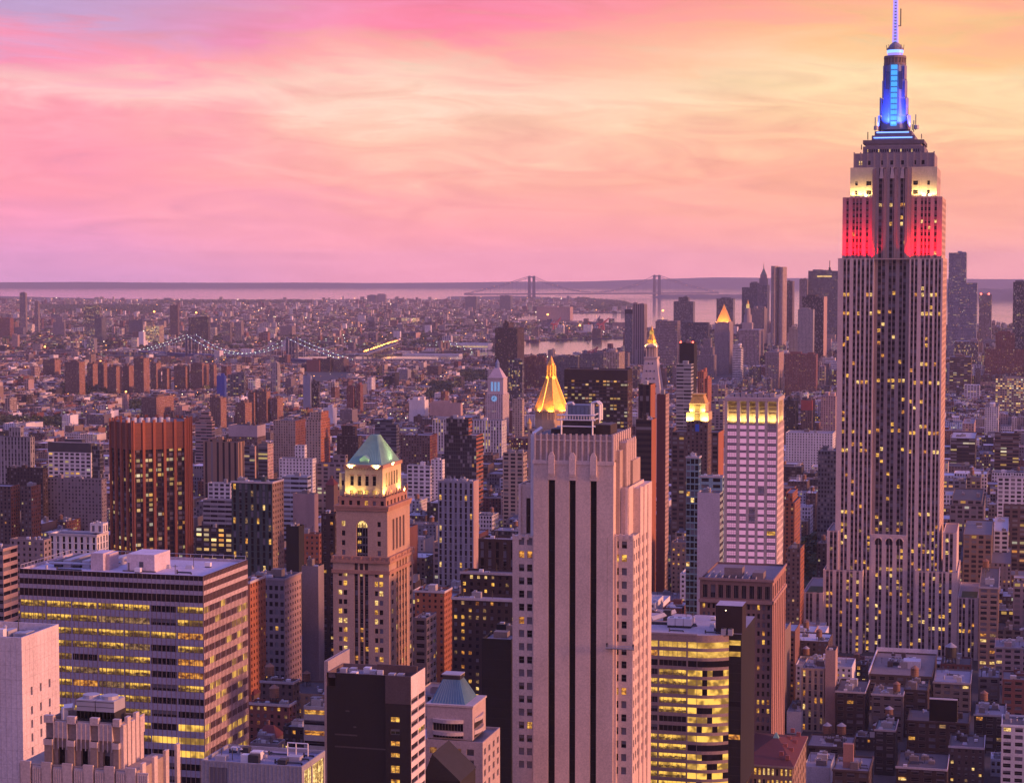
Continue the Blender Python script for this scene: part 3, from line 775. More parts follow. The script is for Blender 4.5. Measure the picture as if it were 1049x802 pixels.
# ================================================================== white windowless block, bottom left
def white_block():
    b = Bld('white_block', 'plain white tiled block with slit windows in its pink side, bottom left corner', 'building', -45, 22, 430, 653, xf=60, vb=802, tint=(.52, .49, .53))
    w, d, T = b.w, b.d, b.top
    slots = []
    for px, ys in ((32.7, (703, 723, 737, 751, 765)), (42, (699, 719, 733, 746)), (51, (695, 715, 729))):
        for y in ys: slots.append((px, y))
    P = lambda px, py: b.side(px, py, w)
    cols = []; m = b.wall; PK = (.62, .54, .55)
    byc = {}
    for px, y in slots: byc.setdefault(px, []).append(y)
    cur = 0; s_ = []
    for px in (32.7, 42, 51):
        y0 = P(px - 1, 720)[0]; y1 = P(px + 1, 720)[0]
        rws = sorted((P(px, y + 8.5)[1], P(px, y)[1]) for y in byc[px])
        b.facade('R', w, cur, (y1 + .6), 80, T, [(y0, y1)], rws, rec=.45, tint=PK, pane='dark'); cur = y1 + .6
    b.facade('R', w, cur, d, 80, T, [], [], tint=PK)
    b.framed = False
    b.shell(0, w, 0, d, 80, T, right=False, rooftint=(.16, .16, .20), parapet=1.8, tint=(.58, .54, .57))
    j = b.part('panel_joints', (.36, .33, .36))
    for i in range(1, 10): j.box(w, w + .015, d * i / 10 - .03, d * i / 10 + .03, 90, T - 1)
    for i in range(1, 16): j.box(w, w + .012, 0, d, T - i * 3.2, T - i * 3.2 + .05)
    for i in range(1, 14): j.box(0, w, -.012, 0, T - i * 3.2, T - i * 3.2 + .05)
    for i in range(1, 12): j.box(w * i / 12 - .03, w * i / 12 + .03, -.015, 0, 90, T - 1)
    pl = b.part('air_handler', (.3, .3, .34))
    for i in range(5): pl.box(w - 12 + i * 2.2, w - 10.4 + i * 2.2, 5 + i % 2, 9, T - 1.8, T - .3 + .3 * (i % 3), 'steel')
    pl.box(w - 8, w - 6.2, 3, 4.6, T - 1.8, T + 1.0, 'white')
    b.details(2, w - 1, 2, d - 2, T - 1.8, 10)
    b.finish()

# ================================================================== buff art deco crown, bottom left
def scalloped_crown():
    b = Bld('art_deco_block', 'buff stone art deco block with scalloped parapets and a rooftop cooling unit', 'building', 47, 123, 385, 741, xf=143, vb=802, tint=(.30, .225, .185))
    w, d, T = b.w, b.d, b.top; ST = (.55, .45, .41)
    wins = [(59.5, 66.5), (83, 90), (105.5, 112.5)]
    cols = [(b.lx(p, 770), b.lx(q, 770)) for p, q in wins]
    b.facade('F', 0, 0, w, 110, T, cols, [(b.lz(790), b.lz(766.5))], rec=.8, pane='dark')
    b.framed = False
    cap = b.part('crown', ST)
    for px0, px1 in ((47, 55), (70.5, 77.5), (94, 101), (117.5, 123)):
        x0, x1 = b.lx(px0, 760), b.lx(px1, 760)
        cap.box(x0, x1, -.7, .0, 110, b.lz(758), tint=b.tint); cap.box(x0 - .1, x1 + .1, -.9, .3, b.lz(764), b.lz(758), tint=ST)
        cap.box(x0 - .15, x1 + .15, -.5, .5, T - .6, T + .9, tint=ST)
    for (c, e) in cols:
        xm = (c + e) / 2
        cap.prism([(c - .9, -.35), (e + .9, -.35), (e + .9, .3), (c - .9, .3)], T - 3.6, T - .2, pts1=[(c - .5, -.35), (e + .5, -.35), (e + .5, .3), (c - .5, .3)])
        for i in range(4): cap.box(c - .7 + i * (e - c + 1.4) / 3 - .09, c - .7 + i * (e - c + 1.4) / 3 + .09, -.5, -.35, b.lz(768), T - .4)
    b.shell(0, w, 0, d, 110, T, front=False, rooftint=(.1, .1, .13), parapet=2.2)
    for i in range(5):
        y = d * (i + .0) / 4.6; cap.box(w, w + .7, y, y + 1.5, 110, T + .9 - (.0 if i % 2 else 1.2)); cap.box(w, w + .25, y + 1.5, y + 3, T - 4, T - .3)
    # lower shoulders all round
    s0, s1 = b.lx(21, 790, -1), b.lx(141, 790, -1); zs = b.lz(786, None, -1.4)
    sh = b.part('shoulder', (.34, .26, .215)); sh.box(s0, s1, -1.4, 0, 100, zs, tint=(.34, .26, .215), top='roof'); sh.box(s0, 0, 0, d, 100, zs, top='roof'); sh.box(w + .8, s1, 0, d + 4, 100, zs, top='roof')
    for i in range(6):
        x = s0 + (s1 - s0) * (i + .1) / 5.6
        sh.box(x, x + 2.2, -1.9, -1.4, 100, zs + .7, tint=ST)
        sh.prism([(x + 2.6, -1.75), (x + 4.9, -1.75), (x + 4.9, -1.4), (x + 2.6, -1.4)], zs - 6, zs - .2, tint=ST)
        for k in range(5): sh.box(x + 2.7 + k * .48, x + 2.9 + k * .48, -1.9, -1.75, zs - 5.6, zs - .6, tint=(.60, .5, .46))
    for i in range(4): sh.box(s1, s1 + .6, i * 5.5, i * 5.5 + 1.6, 100, zs + 1.2, tint=ST)
    # cooling unit
    cu = b.part('cooling_unit', mat='steel'); x0, x1 = b.lx(78.5, 735, 3), b.lx(117, 735, 3); z1 = b.lz(714, None, 3)
    cu.box(x0, x1, 3, 8, T - 2, T - .2, 'darksteel'); cu.box(x0, (x0 + x1) / 2 - .1, 3, 8, T + 1.4, z1 - .5, 'steel'); cu.box((x0 + x1) / 2 + .1, x1, 3, 8, T + 1.4, z1 - .5, 'steel')
    for i in range(11): cu.box(x0 + (x1 - x0) * i / 10 - .06, x0 + (x1 - x0) * i / 10 + .06, 3.02, 7.98, T - .2, T + 1.4, 'darksteel')
    for i in range(3):
        for z in (T + 2.3, T + 3.3): cu.box(x0 + .02, x1 - .02, 2.95, 3, z, z + .07, 'darksteel')
    for x in ((3 * x0 + x1) / 4, (x0 + 3 * x1) / 4): cu.cyl(x, 5.5, 1.7, 1.7, z1 - .5, z1 + .2, 14, 'steel')
    p = b.part('vent_pipe', mat='white'); x = b.lx(64, 735, 3)
    p.bar((x, 4, T - 2), (x, 4, T + 1.6), .55); p.bar((x, 4, T + 1.6), (x + 2, 4, T + 1.9), .5)
    b.finish()

# ================================================================== low grey block with glowing side, bottom
def grey_low_block():
    b = Bld('grey_block', 'low grey panelled block with a glowing side and white rooftop pipe frame', 'building', 206, 309, 520, 785, xf=333, vb=802, tint=(.30, .30, .34))
    w, d, T = b.w, b.d, b.top
    b.facade('F', 0, 0, w, 100, T, [(b.lx(214.5, 795), b.lx(233, 795))], [(100, b.lz(788))], rec=.2, pane='blind'); b.bars = (3, 1)
    b.facade('R', w, 0, d, 100, T, [(2, d * .42), (d * .46, d - 1)], [(100, T - 1.6)], rec=.2, pane=lambda x, z: 'pale')
    for i in range(26): b.wall.box(w * i / 25 - .05, w * i / 25 + .05, -.06, 0, 100, T - .3, tint=(.2, .2, .23))
    b.shell(0, w, 0, d, 100, T, front=False, right=False, rooftint=(.26, .25, .33))
    for i in range(9):
        m = b.part('air_handler', mat=R.choice(('steel', 'white', 'darksteel'))); x, y = R.uniform(2, w - 7), R.uniform(3, d - 6)
        m.box(x, x + R.uniform(1.5, 4), y, y + R.uniform(1.5, 3), T - .9, T + R.uniform(.3, 1.4), m.mat)
    b.details(1, w - 1, 1, d - 1, T - .9, 14)
    g = b.part('pipe_frame', mat='white')
    for x in (w - 9, w - 6.5, w - 3): g.bar((x, d * .7, T - .9), (x, d * .7, T + 3), .12)
    g.bar((w - 9, d * .7, T + 3), (w - 3, d * .7, T + 3), .12); g.bar((w - 9, d * .7, T + 1.6), (w - 3, d * .7, T + 1.6), .12)
    b.finish()

# ================================================================== black slab block, bottom
def black_slab():
    b = Bld('black_office_block', 'near black office block with white striped right flank and open roof plant, bottom', 'office building', 334.5, 421, 560, 693, xf=435.5, vb=802, tint=(.013, .010, .011))
    w, d, T = b.w, b.d, b.top
    xs = b.lx(395, 740); c0, c1 = b.lx(400, 740), b.lx(409.5, 740)
    ys = [(732, 737), (744, 750), (757, 761), (784, 790), (796, 801)]
    b.wall.poly([(0, 0, 100), (b.lx(343), 0, 100), (b.lx(343), 0, T - 4), (0, 0, T - 4)])
    b.facade('F', 0, b.lx(343), xs, 100, T, [], [])
    def pane(x, z): return 'warm' if z < b.lz(731) and R.random() < .6 else 'dark'
    b.facade('F', -.15, xs, w, 100, T, [(c0, c1)], sorted((b.lz(q), b.lz(p)) for p, q in [(732.5, 738), (744.5, 750.5), (757, 762.5), (769, 774), (782, 790), (796, 802)]), rec=.4, tint=(.020, .015, .016), pane=pane)
    for y, x0, x1 in ((753.5, 343, 366), (766, 343, 395), (729, 354, 358), (745, 362, 365)): b.wall.box(b.lx(x0, y), b.lx(x1, y), -.05, 0, b.lz(y + 1), b.lz(y - .5), tint=(.07, .055, .06))
    b.wall.box(xs, w, -.2, -.15, b.lz(719), T, tint=(.085, .062, .066))
    WH = (.70, .60, .58)
    zt = b.lz(713, 421)
    b.wall.poly([(w, 0, zt), (w, d, zt), (w, d, T), (w, 0, T)], None, WH)
    P = 12.05 * 560 / FPX; z = zt - 1.0; rws = []
    while z > 100: rws.append((z - P * .48, z)); z -= P
    b.facade('R', w, 0, d, 100, zt, [(.3, d * .48), (d * .52, d - .3)], rws[::-1], rec=.3, tint=WH, pane=lambda x, z: 'dark' if R.random() < .93 else 'office')
    b.bars = (1, 0)
    b.shell(0, w, 0, d, 100, T, front=False, right=False, rooftint=(.22, .2, .24), parapet=1.6, tint=(.14, .10, .10))
    for i in range(9):
        m = b.part('air_handler', mat=R.choice(('steel', 'steel', 'white'))); x, y = 1.5 + i * (w - 5) / 9, R.uniform(3, 9)
        m.box(x, x + 1.9, y, y + 2.2, T - 1.6, T - .4 + R.uniform(-.2, .5), m.mat)
    m = b.part('screen_wall', (.11, .07, .065)); m.box(w * .5, w - .6, d * .55, d * .6, T - 1.6, T + 1.5)
    b.finish()
    s = Bld('plain_annex', 'plain grey annex wall showing beside the near black office block', 'building', 332, 336, 590, 677, depth=20, vb=760, tint=(.34, .30, .33))
    s.shell(0, s.w, 0, s.d, 60, s.top); s.clutter(0, s.w, 2, s.d, s.top - .9, 1); s.finish()

# ================================================================== small tower with the blue green hipped roof
def blue_roof_tower():
    b = Bld('postmodern_tower', 'pale stone tower with flat-topped blue green hipped roof and curved balconies, bottom', 'building', 437, 484, 620, 724, xf=497.5, vb=800, tint=(.42, .35, .36))
    w, d, T = b.w, b.d, b.top
    zs = b.lz(757)
    cols1 = [(b.lx(443.5, 745), b.lx(474.5, 745))]
    b.facade('F', 0, 0, w, zs, T, cols1, [(b.lz(756), b.lz(751)), (b.lz(748.5), b.lz(740.5))], rec=.3, pane='dark'); b.bars = (9, 0)
    b.facade('R', w, 0, d, zs, T, [(d * .12, d * .8)], [(b.lz(757), b.lz(751)), (b.lz(748), b.lz(738))], rec=.5, pane='dark', tint=(.48, .38, .37))
    cur = b.part('balcony', (.50, .43, .43)); n = 8; x0, x1 = cols1[0]
    for zz in (b.lz(738.5), b.lz(751)):
        pts = [(x0 + (x1 - x0) * i / n, -1.3 * math.sin(math.pi * i / n) - .25) for i in range(n + 1)]
        cur.prism([(x1, 0), (x0, 0)] + pts, zz - .5, zz + .7)
        pts = [(w + 1.0 * math.sin(math.pi * i / n) + .2, d * .12 + d * .68 * i / n) for i in range(n + 1)]
        cur.prism([(w, d * .8), (w, d * .12)] + pts, zz - .4, zz + .9)
    # roof
    e = .6; zt = b.lz(690, 465, d / 2); k0x = b.lx(455.5, 692, d / 2); k1x = b.lx(473, 692, d / 2)
    rf = b.part('hipped_roof', mat='slate')
    B0 = [(.8, .8), (w - 2.6, .8), (w - 2.6, d - .8), (.8, d - .8)]; B1 = [(k0x, d * .36), (k1x, d * .36), (k1x, d * .66), (k0x, d * .66)]
    rf.prism(B0, T, zt - 1.4, 'slate', pts1=B1)
    for i in range(1, 12):
        t = i / 12; rf.bar((B0[0][0] + (B0[1][0] - B0[0][0]) * t, B0[0][1] - .05, T), (B1[0][0] + (B1[1][0] - B1[0][0]) * t, B1[0][1] - .05, zt - 1.4), .06, 'slate')
        rf.bar((B0[1][0] + .05, B0[1][1] + (B0[2][1] - B0[1][1]) * t, T), (B1[1][0] + .05, B1[1][1] + (B1[2][1] - B1[1][1]) * t, zt - 1.4), .06, 'slate')
    cp_ = b.part('roof_vent', mat='darksteel'); cp_.box(k0x, k1x, d * .36, d * .66, zt - 1.4, zt, 'darksteel'); cp_.box(k0x - .3, k1x + .3, d * .34, d * .68, zt, zt + .3, 'steel')
    b.wall.box(-.3, w + .3, -.3, d + .3, T - .3, T + .35, tint=(.5, .43, .43))
    b.wall.poly([(w, d, zs), (0, d, zs), (0, d, T), (w, d, T)]); b.wall.poly([(0, d, zs), (0, 0, zs), (0, 0, T), (0, d, T)])
    # lower, wider body
    w2 = b.lx(494.5, 770, -1.5); z2 = zs
    cols = [(b.lx(p, 780, -1.5), b.lx(q, 780, -1.5)) for p, q in ((440, 447.5), (449, 456), (457.5, 465), (466.5, 472.5), (478, 485.5))]
    rws = [(b.lz(p + 6.5, None, -1.5), b.lz(p, None, -1.5)) for p in (800, 788, 777, 766)]
    b.facade('F', -1.5, -.0, w2, 50, z2, cols, rws, rec=.4, pane=lambda x, z: 'amber' if z > rws[3][0] and x < cols[2][1] else ('warm' if z > rws[3][0] and x < cols[3][1] else ('dark' if R.random() < .8 else 'blind')), score=1)
    b.facade('R', w2, -1.5, d + 4, 50, z2, grid(-1.5, d + 4, 4, .42), rws, rec=.4, pane='blind', tint=(.5, .4, .39))
    b.shell(0, w2, -1.5, d + 4, 50, z2, front=False, right=False)
    arch = b.part('truss_arch', (.46, .40, .42)); xa, xb = cols[1][0], cols[3][1]
    pr = None
    for i in range(9):
        a = math.pi * i / 8; p = ((xa + xb) / 2 - (xb - xa) / 2 * math.cos(a), -1.8, b.lz(788) + 3.2 * math.sin(a))
        if pr: arch.bar(pr, p, .18)
        pr = p
    b.claim(0, w2, -1.5, d + 4)
    b.finish()
    # dark gabled roof just in front
    g = Bld('gabled_house', 'dark building with a steep gabled roof below the blue green hipped roof', 'building', 434, 471, 590, 800, xf=474, depth=18, vb=802, tint='dark')
    zr = g.lz(772, 445); w3, d3, T3 = g.w, g.d, g.top
    g.shell(0, w3, 0, d3, 60, T3)
    r = g.part('gable_roof', (.03, .028, .03), 'roof'); xm = g.lx(443, 774)
    r.poly([(-.3, -.3, T3), (w3 + .3, -.3, T3), (xm, -.3, zr)]); r.poly([(w3 + .3, -.3, T3), (w3 + .3, d3, T3), (xm, d3, zr), (xm, -.3, zr)]); r.poly([(-.3, d3, T3), (-.3, -.3, T3), (xm, -.3, zr), (xm, d3, zr)]); r.poly([(w3 + .3, d3, T3), (-.3, d3, T3), (xm, d3, zr)])
    for i in range(8): r.bar((xm + (w3 - xm) * i / 8, -.35, T3 + (zr - T3) * (1 - i / 8)), (xm + (w3 - xm) * i / 8, d3, T3 + (zr - T3) * (1 - i / 8)), .07)
    g.finish()
    k = Bld('black_tower', 'plain black tower filling the gap left of the beige art deco tower', 'tower', 493.5, 524, 700, 655, xf=528, depth=25, vb=802, tint='black')
    k.shell(0, k.w, 0, k.d, 40, k.top, rooftint=(.2, .19, .22)); k.clutter(1, k.w - 1, 3, 20, k.top - .9, 3)
    for i in range(14): k.wall.box(0, k.w, -.04, 0, k.top - 4 - i * 3.6, k.top - 3.8 - i * 3.6, tint=(.02, .018, .018))
    k.finish()

# ================================================================== green roofed tower
def green_roof_tower():
    b = Bld('green_roofed_tower', 'tan brick tower with a floodlit green pyramid roof and golden lit top storey', 'skyscraper', 341, 398.5, 850, 572, xf=423, vb=690, tint=(.48, .33, .24))
    w, d, T = b.w, b.d, b.top; ORN = (.40, .22, .15); LT = (.52, .38, .28)
    k = 850 / FPX; P = 9.78 * k
    # lower shaft
    c1 = [(b.lx(p, 640), b.lx(q, 640)) for p, q in ((347, 350.6), (352, 355.8), (384, 387.4), (388.8, 392.6))]
    strip = [(b.lx(p, 640), b.lx(q, 640)) for p, q in ((363.2, 366.8), (368.6, 372.2), (373.6, 377.4))]
    rws = rows_down(b.lz(585.5), 0, P, 5.2 * k)
    xa, xb = b.lx(361.5, 640), b.lx(379, 640)
    b.facade('F', 0, 0, xa, 0, T, c1[:2], rws, rec=.4, lit=.26, kinds=('warm', 'pale', 'warm'))
    b.facade('F', 0, xa, xb, 0, T, strip, rws, rec=.8, srec=.5, stint=(.06, .045, .04), lit=.14, score=.5)
    b.facade('F', 0, xb, w, 0, T, c1[2:], rws, rec=.4, lit=.30, kinds=('warm', 'pale', 'warm'))
    cR = [(d * .10, d * .19), (d * .86, d * .95)]; sR = [(d * f, d * (f + .075)) for f in (.30, .42, .54, .66)]
    b.facade('R', w, 0, d * .26, 0, T, cR[:1], rws, rec=.4, lit=.1, tint=(.46, .31, .22)); b.facade('R', w, d * .26, d * .8, 0, T, sR, rws, rec=.7, srec=.4, stint=(.22, .12, .08), lit=.1, tint=(.46, .31, .22)); b.facade('R', w, d * .8, d, 0, T, cR[1:], rws, rec=.4, lit=.1, tint=(.46, .31, .22))
    b.shell(0, w, 0, d, 0, T, front=False, right=False, tint=b.tint)
    o = b.part('cornice', ORN)
    o.box(-.5, w + .5, -.5, d + .5, b.lz(587.5), b.lz(583.8)); o.box(-.8, w + .8, -.8, d + .8, b.lz(576.5), b.lz(573.5)); o.box(-.3, w + .3, -.3, d + .3, b.lz(573.5), T + .4)
    for i in range(13): o.box(w * i / 12 - .4, w * i / 12 + .4, -.7, .3, b.lz(574), b.lz(570 + 2 * (i % 2)))
    for i in range(9): o.box(w - .3, w + .7, d * i / 8 - .4, d * i / 8 + .4, b.lz(574), b.lz(570 + 2 * (i % 2)))
    # middle stage
    i0, i1 = b.lx(344.5, 540, 1.2), b.lx(396.8, 540, 1.2); j0, j1 = 1.2, d - 1.2; zm = b.lz(518.5, None, 1.2)
    g = lambda p, v=1.2: b.lx(p, 540, v)
    z_ = lambda y: b.lz(y, None, 1.2)
    rm = [(z_(y + 5.2), z_(y)) for y in (563.5, 553.7, 543.8, 534)]
    def pane(x, z): return 'pale' if R.random() < .33 else ('blind' if R.random() < .3 else 'dark')
    b.facade('F', 1.2, i0, g(362), T, zm, [(g(350), g(353.6))], rm, rec=.45, pane=pane)
    b.facade('F', 1.2, g(379), i1, T, zm, [(g(386.4), g(390))], rm, rec=.45, pane=pane)
    # arched centre bay
    a0, a1 = g(365), g(376.6); zsp = z_(540.5); ztop = z_(533.2)
    n = 12; am = (a0 + a1) / 2; ra = (a1 - a0) / 2
    arc = [(am - ra * math.cos(math.pi * i / n), zsp + (ztop - zsp) * math.sin(math.pi * i / n)) for i in range(n + 1)]
    m = b.wall
    m.poly([(g(362), 1.2, T), (a0, 1.2, T), (a0, 1.2, zsp), (a0, 1.2, zm), (g(362), 1.2, zm)]); m.poly([(a1, 1.2, T), (g(379), 1.2, T), (g(379), 1.2, zm), (a1, 1.2, zm)])
    for i in range(n):
        (p, q), (r, s) = arc[i], arc[i + 1]
        m.poly([(p, 1.2, q), (r, 1.2, s), (r, 1.2, zm), (p, 1.2, zm)]); m.poly([(p, 1.2, q), (p, 2.2, q), (r, 2.2, s), (r, 1.2, s)])
    for x in (a0, a1): m.poly([(x, 1.2, T), (x, 2.2, T), (x, 2.2, zsp), (x, 1.2, zsp)])
    aw = b.part('arched_window', mat='dark'); aw.poly([(a0, 2.2, T), (a1, 2.2, T), (a1, 2.2, zsp)] + [(p, 2.2, q) for p, q in arc[::-1][1:-1]] + [(a0, 2.2, zsp)], 'dark')
    aw.poly([(p * .9 + am * .1, 2.15, q) for p, q in arc], 'pale')
    for i in range(1, 4): aw.box(a0 + (a1 - a0) * i / 4 - .12, a0 + (a1 - a0) * i / 4 + .12, 2.0, 2.12, T, zsp + 2, 'frame')
    for y in (566, 557, 549): aw.box(a0 + .4, a0 + 1.9, 2.1, 2.18, z_(y), z_(y) + 1.4, R.choice(('warm', 'pale'))); aw.box(a0, a1, 2.0, 2.19, z_(y) - .9, z_(y) - .2, 'frame')
    aw.box(a0, a1, 1.9, 2.19, zsp - .3, zsp, 'frame')
    # right flank of the middle stage: tall blind niches
    for i in range(4): o.box(i1 + .0, i1 + .02, 0, 0, 0, 0) if False else None
    b.facade('R', i1, j0, j1, T, zm, [(d * f, d * (f + .08)) for f in (.24, .38, .52, .66)], [(z_(565), z_(533))], rec=.8, pane='frame', tint=(.46, .31, .22))
    b.shell(i0, i1, j0, j1, T, zm, front=False, right=False)
    o.box(i0 - .6, i1 + .6, j0 - .6, j1 + .6, z_(523), z_(520)); o.box(i0 - .9, i1 + .9, j0 - .9, j1 + .9, z_(520), zm + .3)
    # attic gallery with small square openings
    h0, h1, q0, q1 = i0 + .9, i1 - .9, j0 + .9, j1 - .9; zg = b.lz(509, None, q0)
    b.facade('F', q0, h0, h1, zm, zg, grid(h0, h1, 6, .42), [(b.lz(517.5, None, q0), b.lz(512.8, None, q0))], rec=.5, tint=ORN, lit=.15)
    b.facade('R', h1, q0, q1, zm, zg, grid(q0, q1, 6, .42), [(b.lz(517.5, None, q0), b.lz(512.8, None, q0))], rec=.5, tint=ORN, lit=.0)
    b.shell(h0, h1, q0, q1, zm, zg, front=False, right=False, tint=ORN)
    pn = b.part('pinnacles', ORN)
    for i in range(9):
        for (x, y) in ((h0 + (h1 - h0) * i / 8, q0), (h1, q0 + (q1 - q0) * i / 8)):
            pn.prism([(x - .35, y - .35), (x + .35, y - .35), (x + .35, y + .35), (x - .35, y + .35)], zg, zg + 2.2 + .8 * (i % 2 == 0), pts1=[(x - .1, y - .1), (x + .1, y - .1), (x + .1, y + .1), (x - .1, y + .1)])
    # lit lantern storey
    v = q0 + 2.6; l0, l1 = b.lx(353.4, 490, v), b.lx(391.8, 490, v); lt = b.lz(476.5, None, v); yb_ = q1 - 1.5
    Y_ = lambda y: b.lz(y, None, v); G = lambda p: b.lx(p, 490, v)
    cols = [(G(p), G(q)) for p, q in ((358.6, 362.3), (366.3, 370), (374, 377.6), (381.4, 385.2))]
    LTN = (.56, .44, .26)
    b.facade('F', v, l0, l1, zg, lt, cols, [(Y_(506.5), Y_(502)), (Y_(497.5), Y_(487.5))], rec=.6, tint=LTN, pane=lambda x, z: 'hall' if z < Y_(501) else 'dark', score=1)
    b.facade('R', l1, v, yb_, zg, lt, [(v + (yb_ - v) * f, v + (yb_ - v) * (f + .07)) for f in (.18, .32, .46, .60, .74)], [(Y_(499), Y_(485))], rec=.6, tint=LTN, pane='dark')
    b.shell(l0, l1, v, yb_, zg, lt, front=False, right=False, tint=LTN)
    o.box(l0 - .5, l1 + .5, v - .5, yb_ + .5, Y_(479.5), lt + .2)
    for i in range(14): o.box(l0 + (l1 - l0) * i / 13 - .2, l0 + (l1 - l0) * i / 13 + .2, v - .7, v - .5, Y_(481), Y_(478))
    for (c, e) in cols:   # arched heads
        b.wall.box(c - .25, e + .25, v - .12, v - .004, Y_(487), Y_(486), tint=ORN)
    sidet = b.part('corner_turret', LTN); x0, x1 = b.lx(347.5, 495, v + 2), l0; sidet.box(x0, x1, v + 2, v + 7, zg, Y_(485.5), top='roof'); sidet.box((x0 + x1) / 2 - .5, (x0 + x1) / 2 + .5, v + 1.95, v + 2, Y_(498), Y_(493), 'dark')
    # green copper roof
    rf = b.part('pyramid_roof', mat='copper'); e = .25
    vm_ = (v + yb_) / 2; zp = b.lz(445.5, 382, vm_ - 1.5)
    r0, r1 = b.lx(379, 446, vm_ - 1.5), b.lx(386.5, 446, vm_ - 1.5)
    B0 = [(l0 + .5, v + .5), (l1 - .5, v + .5), (l1 - .5, yb_ - .5), (l0 + .5, yb_ - .5)]; B1 = [(r0, vm_ - 1.2), (r1, vm_ - 1.2), (r1, vm_ + 2.5), (r0, vm_ + 2.5)]
    rf.prism(B0, lt + .2, zp, 'copper', pts1=B1)
    for i in range(1, 16):
        t = i / 16
        for (A0, A1, A2, A3, ox, oy) in ((B0[0], B0[1], B1[0], B1[1], 0, -.06), (B0[1], B0[2], B1[1], B1[2], .06, 0)):
            rf.bar((A0[0] + (A1[0] - A0[0]) * t + ox, A0[1] + (A1[1] - A0[1]) * t + oy, lt + .2), (A2[0] + (A3[0] - A2[0]) * t + ox, A2[1] + (A3[1] - A2[1]) * t + oy, zp), .09, 'copper')
    dm = b.part('dormer', mat='copper'); xm = G(372.5); dm.box(xm - 2.0, xm + 2.0, v + .9, v + 4, lt + .2, lt + 2.6, 'copper'); dm.prism([(xm - 2.2, v + .7), (xm + 2.2, v + .7), (xm + 2.2, v + 4), (xm - 2.2, v + 4)], lt + 2.6, lt + 4.2, 'copper', pts1=[(xm - .1, v + .7), (xm + .1, v + .7), (xm + .1, v + 4), (xm - .1, v + 4)])
    b.finish()
    for x in (l0 + 3, (l0 + l1) / 2, l1 - 3): lamp(b.root, 'floodlight', (x, v - 2.6, zg + .4), (x, v + .3, lt), 6500, YEL, .4)
    for y in (v + 2, yb_ - 3): lamp(b.root, 'floodlight', (l1 + 2.4, y, zg + .4), (l1 - .3, y, lt), 5500, YEL, .4)
    for x in (l0 + 2.5, l1 - 2.5): lamp(b.root, 'floodlight', (x, v - 1.6, lt - 1.0), (x * .6 + .4 * (r0 + r1) / 2, vm_ - 2, zp), 5200, (1.0, .85, .40), .4, 120)
    lamp(b.root, 'floodlight', (l1 + 1.8, vm_, lt - 1.0), (r1, vm_, zp), 9000, (1.0, .85, .40), .4, 120)

# ================================================================== brown octagonal tower, left
def brown_octagon():
    b = Bld('brown_octagonal_tower', 'dark brown octagonal tower with orange brick fins and a solid brick crown, at left', 'skyscraper', 136, 195, 1450, 432, xf=200, vb=570, tint=(.36, .115, .055), foot=False)
    w, T = b.w, b.top; d = 44.0
    pts = [(0, 0), (30, 28), (25, 50), (8, 62), (-16, 58), (-29, 40), (-27.4, 18)]
    zc = b.lz(462); m = b.wall
    BR = (.40, .12, .055)
    n = len(pts)
    nf = {0: 5, 1: 3, 6: 4}
    glassm = []
    for i in range(n):
        p, q = Vector(pts[i]), Vector(pts[(i + 1) % n]); L = (q - p).length; u = (q - p) / L; nrm = Vector((u.y, -u.x))
        m.poly([(*p, zc), (*q, zc), (*q, T - 2), (*p, T - 2)], None, (.24, .085, .05))
        k = nf.get(i, 3)
        # glass curtain, set back between the fins
        for j in range(k):
            a, c = p + u * (L * j / k + .9), p + u * (L * (j + 1) / k - .9)
            g = b.part('window_bay', (.05, .035, .03))
            A, Cc = a - nrm * .8, c - nrm * .8
            ln = (Cc - A).length; off = R.randrange(1000) * 2.6
            g.poly([(*A, 0), (*Cc, 0), (*Cc, zc), (*A, zc)], 'facade', (.055, .032, .028), uv=[(off, 700 - zc), (off + ln, 700 - zc), (off + ln, 700), (off, 700)], win=(ln / max(1, round(ln / 2.6)), 3.75, .82, .6), lit=.30 if i in (0, 6) else .2)
            for e in (a, c): m.poly([(*e, 0), (*(e - nrm * .8), 0), (*(e - nrm * .8), zc), (*e, zc)], None, BR)
        for j in range(k + 1):
            c = p + u * (L * j / k); wd = 1.0
            a, e = c - u * wd * (0 if j == 0 else 1), c + u * wd * (0 if j == k else 1)
            f = [tuple(a), tuple(a + nrm * 1.1), tuple(e + nrm * 1.1), tuple(e)][::-1]
            m.prism(f, 0, T, None, BR)
        m.poly([(*p, zc - .01), (*q, zc - .01), (*(q - nrm * .9), zc), (*(p - nrm * .9), zc)], None, BR)
        for j in range(6):
            zz = zc + (T - 2 - zc) * (j + .5) / 6; a, e = p + nrm * .06, q + nrm * .06
            m.poly([(*a, zz), (*e, zz), (*e, zz + .25), (*a, zz + .25)], None, (.18, .06, .035))
    b.roof.poly([(*p, T - 2.5) for p in pts], 'roof', (.14, .1, .1))
    for i in range(7):
        q = b.part('roof_vent', mat='white'); x = -12 + 32 * (i + .5) / 7; q.cyl(x, 12 + 14 * i / 7, 1.6, 1.6, T - 2.5, T + 1.0, 10, 'white')
    b.claim(-30, 31, 0, 62)
    CAPS.append((108, 137, 1470, 570))
    b.finish()

